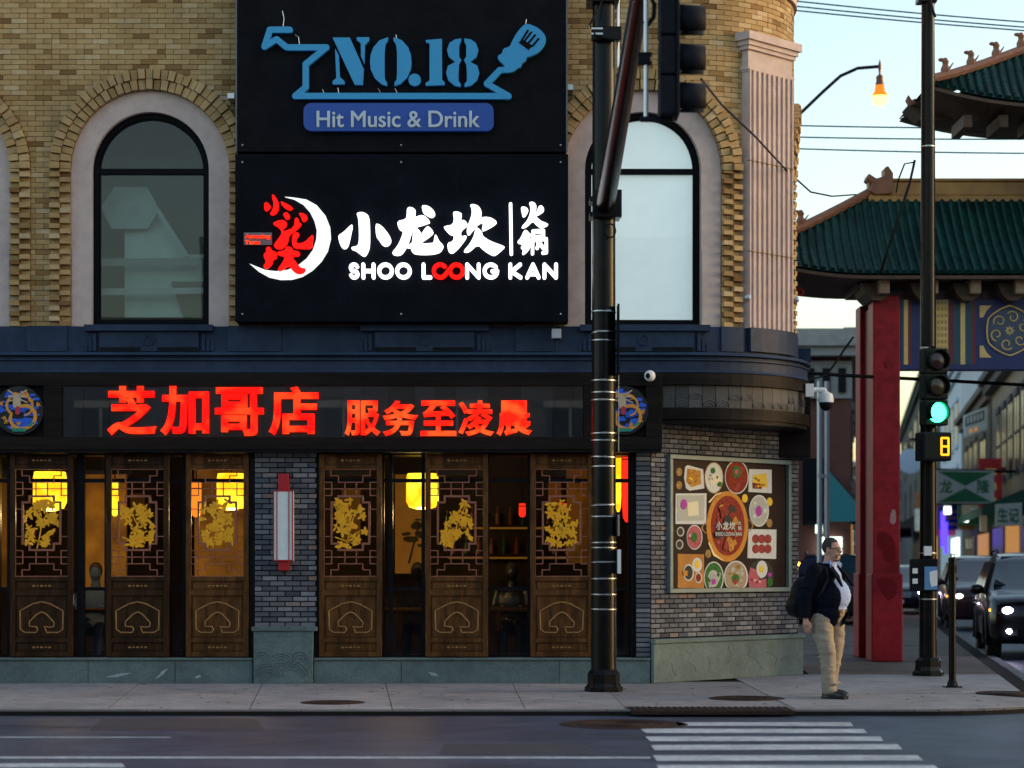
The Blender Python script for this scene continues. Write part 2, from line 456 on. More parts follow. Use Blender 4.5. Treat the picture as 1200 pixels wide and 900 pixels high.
U_p0, U_p1 = CX + RW*RAD(29.2), CX + RW*RAD(60.8)     # pilaster
Zcap = PZ(38, .2)
CH = 6.02*PXM
allb = []
z = Zn + .004; row = 0
while z < ZT - .02:
    zc = z + CH/2
    g = gaps(zc)
    if zc < Zcap: g = sorted(g + [(U_p0, U_p1)])
    u = UL; spans = []
    for a, b in g:
        if a > u: spans.append((u, a))
        u = max(u, b)
    spans.append((u, URt))
    for a, b in spans:
        bl = .2035; x = a - ((a - UL + (row % 2)*bl/2) % bl)
        while x < b - .012:
            x0, x1 = max(x, a), min(x + bl, b)
            if x1 - x0 > .03:
                if random.random() < .06 and x1 - x0 > .18:
                    mid = (x0 + x1)/2; allb.append((x0, mid, z)); allb.append((mid, x1, z))
                else: allb.append((x0, x1, z))
            x += bl
    z += CH; row += 1
def brick_into(mb, x0, x1, z, h, o, wmap=W, j=.0036, tone=None, back=.05):
    t = brick_tone() if tone is None else tone
    p = []
    za, zb = z + j, z + h - j
    o0 = o + random.uniform(-.003, .003)
    a0, a1 = wmap(x0 + j, o0), wmap(x1 - j, o0 + random.uniform(-.002, .002)); b0, b1 = wmap(x0 + j, o0 - back), wmap(x1 - j, o0 - back)
    mb.hexa([(*a0, za), (*a1, za), (*b1, za), (*b0, za), (*a0, zb), (*a1, zb), (*b1, zb), (*b0, zb)], t)
SIGN = (PX(272, 0), PX(669, 0))
rest = MB(); cnt = 0
def shown(x0, x1, z):
    zz = z
    return x1 - x0 > .19 and not (SIGN[0] - .1 < x0 < SIGN[1] + .1) and x0 > -6.5 and zz < 8.55 and x0 < 2.6
cand = [i for i, b in enumerate(allb) if shown(*b)]
random.shuffle(cand); single = set(cand[:300])
for i, (x0, x1, z) in enumerate(allb):
    if i in single:
        m = MB(); brick_into(m, x0, x1, z, CH, .0); m.build('brick', M_brick, uw)
    elif not (SIGN[0] + .25 < x0 and x1 < SIGN[1] - .25 and z > PZ(372, 0)):
        brick_into(rest, x0, x1, z, CH, .0)
tag(rest.build('brickwork', M_brick, uw), kind='stuff')
# top stone band
m = MB(); sweep(m, [(.04, ZT), (.04, ZT + .25), (.14, ZT + .3), (.14, ZT + .5), (.3, ZT + .7), (.3, ZT + .85), (-.3, ZT + .85), (-.3, ZT)], UL, URt)
m.build('stone_band', M_stone, bld)
# --- arched windows
def arch(r, c, n=28, zb=None):
    zb = Zn if zb is None else zb
    return [(c - r, zb)] + [(c - r*math.cos(math.pi*k/n), Zs + r*math.sin(math.pi*k/n)) for k in range(n + 1)] + [(c + r, zb)]
def ring(mb, c, ro, ri, o0, o1, zb=None, tone=.5, closed_bottom=0):
    A, B = arch(ro, c, zb=zb), arch(ri, c, zb=zb)
    n = len(A); p = []
    for q in (A, B):
        for o in (o0, o1):
            p += [(*W(u, o), z) for u, z in q]
    f = []
    for i in range(n - 1):
        f += [(i, i+1, 2*n+i+1, 2*n+i), (n+i, 3*n+i, 3*n+i+1, n+i+1), (i, n+i, n+i+1, i+1), (2*n+i, 2*n+i+1, 3*n+i+1, 3*n+i)]
    f += [(0, 2*n, 3*n, n), (n-1, 2*n-1, 4*n-1, 3*n-1)]
    mb.add(p, f, tone)
def sheet(mb, poly, o):
    mb.add([(*W(u, o), z) for u, z in poly], [list(range(len(poly)))])
def slabp(mb, poly, o0, o1, tone=.5):
    n = len(poly)
    p = [(*W(u, o0), z) for u, z in poly] + [(*W(u, o1), z) for u, z in poly]
    mb.add(p, [list(range(n)), list(range(2*n-1, n-1, -1))] + [(i, i+n, (i+1) % n + n, (i+1) % n) for i in range(n)], tone)
random.seed(5)
M_cglass = glass('clear_window_glass', (.97,.985,.985), 1.55)
M_film = mat('white_window_film', (.88,.93,.92), .6, col2=(.70,.77,.78), scale=2.5, amt=.8, detail=8, emit=(.82,1,.98), estr=.075)  # faint glow put into the film so the window reads brighter
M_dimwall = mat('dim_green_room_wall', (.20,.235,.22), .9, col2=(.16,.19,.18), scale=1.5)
M_dimpale = mat('painted_pale_reflection', (.50,.58,.54), .8, col2=(.38,.45,.42), scale=3)
M_dimmid = mat('painted_grey_reflection', (.34,.375,.365), .8, col2=(.26,.30,.29), scale=4)
M_dimdark = mat('painted_dark_reflection', (.09,.10,.09), .8)
for wi, c in enumerate(wc):
    part = MB(); ring(part, c, R_s, R_f, -.02, -.20)
    wn = part.build('arched_window', M_stone, bld, smooth=False)     # stone surround carries frame, panes, bricks
    for s in (-1, 1):                                                  # block joint low on each jamb
        m = MB(); x = c + s*(R_s + R_f)/2; hw = (R_s - R_f)/2 - .012
        slabp(m, [(x - hw, Zn + .005), (x + hw, Zn + .005), (x + hw, PZ(292, 0)), (x - hw, PZ(292, 0))], -.012, -.05)
        m.build('jamb_block', M_stone, wn)
    m = MB(); ring(m, c, R_f, R_f - .065, -.11, -.20, zb=Zn); ring(m, c, R_f - .062, R_f - .085, -.135, -.19, zb=Zn)
    slabp(m, [(c - R_f, Zn), (c + R_f, Zn), (c + R_f, Zn + .10), (c - R_f, Zn + .10)], -.105, -.20)
    slabp(m, [(c - R_f + .05, Zs - .035), (c + R_f - .05, Zs - .035), (c + R_f - .05, Zs + .035), (c - R_f + .05, Zs + .035)], -.115, -.195)
    m.build('window_frame', M_frame, wn)
    r = R_f - .075
    m = MB(); sheet(m, [(c - r, Zn + .09), (c + r, Zn + .09), (c + r, Zs - .03), (c - r, Zs - .03)], -.16); m.build('pane', M_cglass if wi >= 2 else M_uglass, wn)
    m = MB(); sheet(m, [(c - r*math.cos(math.pi*k/24), Zs + .03 + (r - .03)*math.sin(math.pi*k/24)) for k in range(25)], -.16); m.build('pane', M_cglass if wi >= 2 else M_uglass, wn)
    if wi >= 2:
        m = MB(); slabp(m, arch(R_f - .01, c, zb=Zn), -.175, -.19); m.build('window_film', M_film, wn)
    else:
        # dim room right behind the glass with flat shapes standing in for reflections
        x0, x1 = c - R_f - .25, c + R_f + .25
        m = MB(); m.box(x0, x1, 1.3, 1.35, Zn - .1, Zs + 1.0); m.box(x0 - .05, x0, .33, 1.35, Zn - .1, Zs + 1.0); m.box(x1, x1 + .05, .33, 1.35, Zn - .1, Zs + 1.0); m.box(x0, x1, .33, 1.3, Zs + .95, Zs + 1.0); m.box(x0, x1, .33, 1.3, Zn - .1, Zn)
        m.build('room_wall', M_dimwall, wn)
        def pz(x, y, Y): return (PX(x, Y) + (c - wc[1]), PZ(y, Y))
        def refl_shape(pts, Y, t, mt, nm):
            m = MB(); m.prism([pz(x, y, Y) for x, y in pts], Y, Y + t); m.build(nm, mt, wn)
        refl_shape([(146,268),(186,246),(214,298),(245,298),(245,372),(146,372)], .62, .04, M_dimpale, 'pale_reflection')
        refl_shape([(118,243),(134,219),(172,219),(187,246),(173,268),(131,268)], .5, .04, M_dimmid, 'hexagonal_reflection')
        refl_shape([(182,247),(187,245),(222,300),(216,301)], .47, .03, M_dimmid, 'sloping_reflection')
        refl_shape([(110,303),(245,302),(245,311),(110,312)], .42, .03, M_dimwall, 'reflection_bar')
        refl_shape([(110,338),(245,337),(245,344),(110,346)], .40, .03, M_dimmid, 'reflection_bar')
        refl_shape([(200,330),(245,330),(245,372),(215,372)], .55, .03, M_dimdark, 'dark_reflection')
    # projecting header bricks round the arch, two rings, then alternate courses down the jambs
    if wi == 3: rng = (0, 1)
    bw = (R_b - R_s) / 2
    for rg in range(2):
        r0 = R_s + bw*rg; n = 35 + 4*rg
        for k in range(n):
            a0, a1 = math.pi*(k + (.0))/n, math.pi*(k + 1)/n
            am, ha = (a0 + a1)/2, (a1 - a0)/2
            uu = c - (r0 + bw/2)*math.cos(am)
            if uu < UL + .3: continue
            if SIGN[0] + .15 < uu < SIGN[1] - .15: continue
            o = .055 + .03*(k % 2 if rg == 0 else (k + 1) % 2) + (.018 if rg else 0)
            g = ha * .84; p = []
            for oo in (o, -.03):
                for rr in (r0 + .004, r0 + bw - .004):
                    for a in ((am - g), (am + g)):
                        p.append((*W(c - rr*math.cos(a), oo), Zs + rr*math.sin(a)))
            m = MB(); m.hexa([p[0], p[1], p[3], p[2], p[4], p[5], p[7], p[6]], min(max(random.gauss(.55, .16), 0), .97)); m.build('arch_brick', M_brick, wn)
        nrow = int((Zs - Zn) / CH)
        for s in (-1, 1):
            ua_, ub_ = sorted((c + s*r0, c + s*(r0 + bw)))
            if ub_ < UL + .3 or SIGN[0] + .15 < ua_ < SIGN[1] - .15: continue
            for k in range(nrow + 1):
                h = min(CH, Zs - Zn - k*CH)
                if h < .03: continue
                o = (.075 + .015*rg) if (k + rg) % 2 == 0 else .004
                m = MB(); brick_into(m, ua_, ub_, Zn + k*CH, h, o, back=.07 + o); m.build('arch_brick', M_brick, wn)
# --- fluted corner pilaster
rot = Matrix.Translation((CX, CY, 0)) @ Matrix.Rotation(RAD(45), 4, 'Z')      # local -y points out of the corner
hw = RW*math.sin(RAD(15.6)) + .015; yf = -(RW*math.cos(RAD(15.6)) + .10)
pil = MB()
pil.box(-hw, hw, yf, yf + .3, Zn, Zcap - .02, M=rot)
zsh = PZ(83, .45)
plo = pil.build('pilaster', M_stone, bld)
m = MB(); zz = Zcap - .02
for (a, b, e) in ((0, .10, .095), (.10, .16, .06), (.16, .21, .035), (.43, .46, .025), (.46, .485, .012)):
    m.box(-hw - e, hw + e, yf - e, yf + .25, zz - b, zz - a, M=rot)
m.build('capital', M_stone, plo)
nf = 9; fw = 2*hw / nf
for k in range(nf + 1):
    x = -hw + k*fw; e = fw*.24
    m = MB(); m.box(max(x - e, -hw), min(x + e, hw), yf - .028, yf, Zn + .002, zsh - .06, M=rot); m.build('fillet', M_stone, plo)
m = MB(); m.box(-hw, hw, yf - .028, yf, zsh - .06, zsh - .01, M=rot); m.build('shaft_head', M_stone, plo)
for zj in (PZ(195, .5), PZ(300, .5)):
    m = MB(); m.box(-hw - .002, hw + .002, yf - .0305, yf + .02, zj, zj + .012, M=rot); m.build('joint', M_mortar, plo)
# --- navy base and cornice of the upper storey
nb = MB()
zt, z1, z2, z3, z4, z5 = Zn, PZ(412,-.2), PZ(416,-.2), PZ(420,-.2), PZ(422,-.2), PZ(436,-.22)
sweep(nb, [(.06, zt), (.06, z1), (.20, z1 - .005), (.22, z2), (.15, z2 - .012), (.15, z3), (.21, z3 - .006), (.21, z4), (.18, z4 - .01), (.18, z5 + .03), (.20, z5), (-.3, z5), (-.3, zt)], UL, URt)
navy = nb.build('navy_cornice', M_navy, bld)
random.seed(8)
def blk(u0, u1, za, zb, o0, o1, name, mt=M_navy, par=navy):
    m = MB(); n = 6
    us = [u0 + (u1 - u0)*k/n for k in range(n + 1)] if u1 > CX else [u0, u1]
    m.loft([[(*W(u, o1), za), (*W(u, o0), za), (*W(u, o0), zb), (*W(u, o1), zb)] for u in us])
    return m.build(name, mt, par)
mids = [wc[0], wc[1], (433 - 600)*PXM*1.0 + .52, wc[2]]
mids[2] = PX(498, 0)
for c in mids:
    blk(c - .80, c + .80, PZ(388, -.1), Zn + .012, .16, .0, 'sill')
    blk(c - .62, c + .62, PZ(411.5, -.1), PZ(388.5, -.1), .105, .05, 'panel')
    for s in (-1, 1):
        x = c + s*.36
        blk(x - .255, x + .255, PZ(411, -.1), PZ(407, -.1), .1075, .10, 'slot', M_black)
        for q in range(3):                                                 # scroll bracket beside the panel
            x = c + s*(.68 + .055*q); h = 20 - 6*q
            blk(x - .02, x + .02, PZ(411, -.1), PZ(411 - h, -.1), .10 - .01*q, .05, 'scroll')
    m = MB(); cen = W(c, .11)
    m.lathe([(.075, -.012), (.075, .012), (.05, .012), (.05, -.012)], (cen[0], cen[1], PZ(398, -.1)), 20, M=Matrix.Rotation(RAD(90), 4, 'X')); m.build('roundel', M_navy, navy)
blks = [(268, 302), (36, 82), (302, 372), (590, 640)]
for a, b in ((33, 80), (268, 330), (604, 650)):
    blk(PX(a, 0), PX(b, 0), PZ(411.5, -.1), Zn + .004, .085, .05, 'plain_block')
blk(U(846, .1), U(873, .1), PZ(411.5, 0), Zn + .004, .085, .05, 'plain_block')
blk(U(878, .1), CX + RW*RAD(64), PZ(410.5, 0), Zn + .006, .135, .05, 'pilaster_base')
blk(CX + RW*RAD(80), CX + BEND + .9, PZ(411.5, 0), PZ(396, 0), .22, .05, 'plain_block')
print('s2 ok')

# gum spots, grit and cracks
random.seed(71); m = MB()
for _ in range(70):
    x, y = random.uniform(-7, 5.3), random.uniform(KY + .3, -.3); r = random.uniform(.012, .03)
    m.prism_z([(x + r*math.cos(k)*random.uniform(.8, 1.2), y + r*math.sin(k)*random.uniform(.8, 1.2)) for k in range(6)], .001, .0062)
tag(m.build('gum_spots', mat('gum', (.13,.125,.125), .8), sw), kind='stuff')
def crack(x, y, L, a, z, n=14, w_=.008):
    global m
    p = Vector((x, y)); q = []
    for k in range(n):
        q.append(p.copy()); a += random.uniform(-.5, .5)*.8; p = p + Vector((math.cos(a), math.sin(a)))*L/n
    l = [v + Vector((0, w_*random.uniform(.3, 1))) for v in q]; r = [v - Vector((0, w_*random.uniform(.3, 1))) for v in q]
    m.add([(*v, z) for v in l + r], [(i, i+1, n+i+1, n+i) for i in range(n - 1)])
m = MB()
for x, y, L, a in ((-5.5, -6.6, 3.2, .1), (-1.5, -8.2, 3.5, -.1), (-3.8, -9.4, 2.8, .25), (1.2, -7.6, 2.0, -.3), (4.6, -7.4, 2.6, .2), (-.4, -6.0, 2.2, .05), (-2.2, -11.5, 3.0, .15)): crack(x, y, L, a, RZ + .0025, w_=.014)
tag(m.build('road_cracks', M_joint, None), kind='stuff'); 
m = MB()
for x, y, L, a in ((-2.3, -4.6, 1.2, 1.2), (.3, -3.8, 1.5, 2.0), (-5.2, -3.6, 1.4, .8), (4.1, -3.9, 1.3, .4)): crack(x, y, L, a, .0065)
tag(m.build('slab_cracks', M_joint, sw), kind='stuff')
m = MB()
for pts in (((120,842),(300,842),(310,856),(105,856)), ((520,872),(690,872),(700,884),(515,884))):
    q = [GND(x, y, RZ + .002) for x, y in pts]; m = MB(); m.add([(*v, RZ + .002) for v in q], [(0,1,2,3)]); tag(m.build('asphalt_patch', mat('asphalt_patch', (.036,.038,.05), .6, spec=.3, col2=(.05,.052,.065), scale=5, bump=.4, bscale=100) if 'asphalt_patch' not in MATS else MATS['asphalt_patch']), kind='structure')
# ---------------------------------------------------------------- ground storey
FB = -.25                                        # front of the dark fascia
zA, zB, zC, zD = PZ(436.5, FB), PZ(452, FB), PZ(512, FB), PZ(527, FB)
XR = PX(776, FB); XL = -7.4
fas = MB()
fas.box(XL, XR, FB, .1, zB, zA); fas.box(XL, XR, FB, .1, zD, zC)
for a, b in ((51, 72), (684, 697), (757, 776)):
    fas.box(PX(a, FB), PX(b, FB), FB + .003, .09, zC, zB)
fas.box(XL, XR - .002, FB + .09, .08, zC - .01, zB + .01)
fascia = fas.build('fascia', M_beam, bld, bevel=.006)
# seams between beam lengths
for x in (214, 402, 560):
    m = MB(); m.box(PX(x, FB), PX(x, FB) + .006, FB - .0015, FB + .02, zD, zC - .002); m.box(PX(x + 40, FB), PX(x + 40, FB) + .006, FB - .0015, FB + .02, zB, zA); m.build('seam', M_black, fascia)
random.seed(21)
x = 73.0
while x < 683:
    wd = random.choice((24, 31, 38)); x2 = min(x + wd, 683.5)
    m = MB(); m.box(PX(x, FB) + .002, PX(x2, FB) - .002, FB + .045 + random.uniform(0, .006), FB + .1, zC - .004, zB + .004, random.random())
    m.build('slate_tile', M_slate, fascia, bevel=.004); x = x2
# glossy glass sheets in front of the slate (reflect the sky)
M_panelglass = glass('fascia_glass', (.82,.83,.85), 1.7)
m = MB(); m.box(PX(72.5, FB), PX(683, FB), FB + .022, FB + .026, zC + .002, zB - .002); m.build('cover_glass', M_panelglass, fascia)
# curved fascia round the corner
u0 = XR + .002; u1 = CX + BEND + .15
zc1, zc2, zc3 = PZ(450.5, -.2), PZ(477.5, -.2), PZ(491, -.2)
m = MB()
sweep(m, [(.20, zA), (.20, zc1), (-.1, zc1), (-.1, zA)], u0, u1)
sweep(m, [(.20, zc2), (.20, zc3), (-1.0, zc3), (-1.0, zc2)], u0, u1)
sweep(m, [(.10, zc1 - .002), (.10, zc2 + .002), (-.1, zc2 + .002), (-.1, zc1 - .002)], u0, u1)
cf = m.build('curved_fascia', M_beam, bld)
nt_ = 18
M_slate2 = mat('carved_grey_tile', (.09,.09,.09), .5, spec=.2, col2=(.06,.06,.06), scale=8, amt=.8, bump=.4, bscale=30, tones=[(0,(.06,.06,.06)), (1,(.13,.127,.125))])
for k in range(nt_):
    a = u0 + .01 + (u1 - u0 - .05)*k/nt_; b = u0 + .01 + (u1 - u0 - .05)*(k + 1)/nt_
    m = MB(); slabp(m, [(a + .003, zc2 + .004), (b - .003, zc2 + .004), (b - .003, zc1 - .004), (a + .003, zc1 - .004)], .135 + random.uniform(0, .004), .09, random.random())
    t = m.build('carved_tile', M_slate2, cf)
    cu = (a + b)/2; cz = zc2 + random.choice((.0, .30))*(zc1 - zc2) + .02
    m = MB()
    for r in (.10, .065, .03):                              # concentric cloud scrolls
        q0 = [(cu + r*math.cos(math.pi*i/9), cz + r*.9*math.sin(math.pi*i/9)) for i in range(10)]
        q1 = [(cu + (r - .014)*math.cos(math.pi*i/9), cz + (r - .014)*.9*math.sin(math.pi*i/9)) for i in range(9, -1, -1)]
        q = [(min(max(uu, a + .005), b - .005), min(zz, zc1 - .006)) for uu, zz in q0 + q1]
        slabp(m, q, .146, .13, .9)
    m.build('cloud_scroll', M_slate2, t)
# side-street fascia block
m = MB(); m.box(CX + RW - .3, CX + RW + .25, CY + .12, CY + 3.2, zD, zA); m.build('fascia_block', M_beam, bld)
# soffit over the cut corner and backing slab
m = MB(); sweep(m, [(.17, zc3 - .002), (.17, zc3 - .05), (-1.2, zc3 - .05), (-1.2, zc3 - .002)], XR - .3, u1); m.build('soffit', M_black, bld)
m = MB(); m.box(XL, XR - .01, FB + .02, 1.0, zD - .03, zD + .02); m.build('soffit', M_black, bld)
# --- cut corner wall (45 degrees), menu board on it
C0 = Vector((PX(763, -.1), -.1)); 
tt = 2.13; C1 = C0 + Vector((tt, tt))
CD = Vector((1, 1)).normalized(); CN = Vector((1, -1)).normalized()
CL = tt*math.sqrt(2)
def K(t, o=0.0):
    p = C0 + CD*t + CN*o; return (p.x, p.y)
def KT(px, o=0.0):
    a = (px - 600)/F; b = C0 + CN*o
    return (a*(b.y + D) - b.x) / (CD.x - a*CD.y)
def onK(px, py, o=0.0):
    t = KT(px, o); x, y = K(t, o); return Vector((x, y, PZ(py, y)))
ztop = zc3 - .03
cw = MB(); cw.prism_z([K(0, -.02), K(CL, -.02), (C1.x, C1.y + 3), (C1.x - .4, C1.y + 3), K(CL - .3, -.45), (C0.x - .02, C0.y + .4), (PX(745, 0), .35), (PX(745, 0), -.085), (C0.x, C0.y + .02)], 0, ztop)
cornw = cw.build('corner_wall', M_gmortar, bld)
random.seed(17)
def gtone():
    r = random.random()
    return random.uniform(.92, 1) if r < .035 else min(max(random.gauss(.5, .22), 0), .88)
def gbrick(mb, x0, x1, z, h, o, wm): brick_into(mb, x0, x1, z, h, o, wm, j=.0075, tone=gtone(), back=.06)
GH = 5.72*PXM; bl = .175
mt0, mt1 = KT(781.5), KT(923.5); mz0, mz1 = PZ(696, .15), PZ(531, .15)
z = PZ(748, -.1); row = 0
while z < ztop - .03:
    spans = [(0, CL)] if not (mz0 - .02 < z + GH/2 < mz1 + .02) else [(0, mt0), (mt1, CL)]
    for a, b in spans:
        x = -((row % 2)*bl*.5)
        while x < b - .01:
            x0, x1 = max(x, a), min(x + bl, b)
            if x1 - x0 > .03:
                m = MB(); gbrick(m, x0, x1, z, GH, 0, K); m.build('grey_brick', M_gbrick, cornw)
            x += bl
    z += GH; row += 1
# narrow front return of that wall
xa = PX(745, -.1)
z = PZ(770, -.1); row = 0
while z < zD - .04:
    m = MB(); gbrick(m, xa, C0.x - .004, z, GH, .1, lambda u, o: (u, -o)); m.build('grey_brick', M_gbrick, cornw); z += GH
# plinth
def plinth(mb, poly_fn, z0, z1): pass
zp = PZ(749, -.1)
m = MB(); m.prism_z([K(-.0, .05), K(CL + .03, .05), (C1.x + .05, C1.y + 3), (C1.x - .2, C1.y + 3), K(CL - .2, -.2), (C0.x - .0, C0.y + .3), (C0.x - .0, C0.y - .03)], 0, zp - .06)
plc = m.build('corner_plinth', M_green, bld, bevel=.01)
m = MB(); m.prism_z([K(-.0, .075), K(CL + .05, .075), (C1.x + .09, C1.y + 3), (C1.x - .2, C1.y + 3), K(CL - .2, -.2), (C0.x - .0, C0.y + .3), (C0.x - .01, C0.y - .045)], zp - .06, zp); m.build('plinth_cap', M_green, plc, bevel=.012)
random.seed(4)
def carve(mb, f, pts, r=.008): mb.tube([Vector(f(*p)) for p in pts], r, 6)
def wavepts(cx, cz, r, a0, a1, n=10): return [(cx + r*math.cos(a0 + (a1 - a0)*k/n), cz + r*math.sin(a0 + (a1 - a0)*k/n)) for k in range(n + 1)]
fK = lambda t, z: (*K(t, .052), z)
m = MB()
for pts in ([(KT(800), .40), (KT(806), .33), (KT(801), .26), (KT(810), .20), (KT(812), .12)], [(KT(870), .45), (KT(876), .36), (KT(872), .30), (KT(884), .22), (KT(890), .10)], [(KT(783), .25), (KT(785), .15), (KT(789), .08)],
            [(KT(893), .33), (KT(900), .30), (KT(907), .24), (KT(905), .15)], [(KT(850), .42), (KT(853), .30), (KT(849), .2)], [(KT(826), .3), (KT(829), .2), (KT(826), .1)]):
    m = MB(); carve(m, fK, pts, .0025); m.build('carved_line', M_green, plc)
# front plinth and pier
zq = PZ(771, -.12)
m = MB()
for a, b in ((-90, 296), (367.5, 762)): m.box(PX(a, -.12), PX(b, -.12), -.12, .2, 0, zq - .03); m.box(PX(a, -.12), PX(b, -.12), -.145, .2, zq - .03, zq)
fp = m.build('front_plinth', M_green, bld, bevel=.008)
for x in (103, 205, 470, 655):
    m = MB(); m.box(PX(x, -.12), PX(x, -.12) + .006, -.1215, -.05, .0, zq - .032); m.build('joint', M_joint, fp)
m = MB()
for x, y, L, a in ((140, 791, 34, .15), (190, 789, 22, .7), (508, 790, 14, -.4), (232, 793, 9, .2)):     # chalky scuffs on the plinth
    c = Vector((PX(x, -.12), PZ(y, -.12))); d_ = Vector((math.cos(a), math.sin(a))); n_ = Vector((-d_.y, d_.x)); h = L*PXM/2
    m.prism([tuple(c - d_*h), tuple(c - d_*h*.2 - n_*.022), tuple(c + d_*h*.9), tuple(c + d_*h*.2 + n_*.02)], -.1215, -.118)
m.build('scuff', mat('chalk_scuff', (.42,.50,.50), .8, col2=(.2,.27,.27), scale=30, amt=.6), fp)
pm = MB(); px0, px1 = PX(298, -.05), PX(371.5, -.05)
pm.box(px0 + .01, px1 - .01, -.035, .3, 0, zD)
pier = pm.build('brick_pier', M_gmortar, bld)
z = PZ(735, -.05); row = 0; GH2 = 6.02*PXM; bl2 = .192
while z < zD - .02:
    x = px0 - (row % 2)*bl2*.5
    while x < px1 - .01:
        x0, x1 = max(x, px0), min(x + bl2, px1)
        if x1 - x0 > .03:
            m = MB(); gbrick(m, x0, x1, z, GH2, .05, lambda u, o: (u, -o)); m.build('grey_brick', M_gbrick, pier)
        x += bl2
    z += GH2; row += 1
m = MB(); m.box(PX(297, -.16), PX(366.5, -.16), -.16, .1, 0, PZ(739.5, -.16)); pp = m.build('pier_plinth', M_green, pier, bevel=.008)
m = MB(); m.box(PX(294.5, -.18), PX(371, -.18), -.185, .1, PZ(739.5, -.16), PZ(734.5, -.16)); m.build('plinth_cap', M_green, pier, bevel=.008)
m = MB(); fP = lambda x, z: (x, -.162, z)
cxp = PX(331, -.16)
for (cx_, cz_, r) in ((-.17, .06, .2), (.10, .05, .24), (-.02, .20, .18), (.22, .28, .12), (-.25, .3, .1)):
    for q in range(4):
        rr = r - q*.035
        if rr > .03:
            pts = [(min(max(cxp + a, cxp - .35), cxp + .35), b) for a, b in wavepts(cx_, cz_, rr, 0.2, 2.9)]
            m = MB(); carve(m, fP, pts, .009); m.build('carved_line', M_green, pier)
for a, b in ((293, 298.5), (371, 374.5), (739.5, 745.5)):
    m = MB(); m.box(PX(a, 0), PX(b, 0), -.03, .25, zq, zD); m.build('jamb', M_black, bld)
# --- shopfront glazing
gy = .10
stf = MB()
def mull(x0, x1, y0, y1, f=.0): stf.box(PX(x0, gy), PX(x1, gy), gy - .035 - f, gy + .04, PZ(y1, gy), PZ(y0, gy))
def bay(a, b):
    mull(a, b, 527, 533.5); mull(a, b, 767, 773); mull(a, b, 561, 565.5, -.006); mull(a, b, 688, 692, -.006)
bay(-90, 294); bay(373, 741)
for x, wd in ((-2, 6), (11, 4), (84, 5), (95, 9), (125, 4), (195, 5), (217, 5), (291, 4), (373, 4), (448, 5), (458, 5), (496, 4), (571, 5), (620, 4), (691, 5), (738, 4)): mull(x - wd/2, x + wd/2, 533.3, 767.3, .004)
shop = stf.build('shopfront_frame', M_black, bld)
xs = [-90, -2, 84, 95, 125, 195, 217, 291]
for a, b in ((-90, -2), (-2, 95), (95, 217), (217, 292), (374, 458), (458, 571), (571, 691), (691, 740)):
    for y0, y1 in ((533, 562), (565, 689), (691, 768)):
        m = MB(); m.add([(PX(a, gy), gy, PZ(y1, gy)), (PX(b, gy), gy, PZ(y1, gy)), (PX(b, gy), gy, PZ(y0, gy)), (PX(a, gy), gy, PZ(y0, gy))], [(0,1,2,3)]); m.build('pane', M_gglass, shop)
# door handle
m = MB(); m.tube([(PX(88, gy), gy - .05, PZ(696, gy)), (PX(88, gy), gy - .10, PZ(698, gy)), (PX(88, gy), gy - .10, PZ(708, gy)), (PX(88, gy), gy - .05, PZ(710, gy))], .012, 8); m.build('door_handle', M_steel, shop)
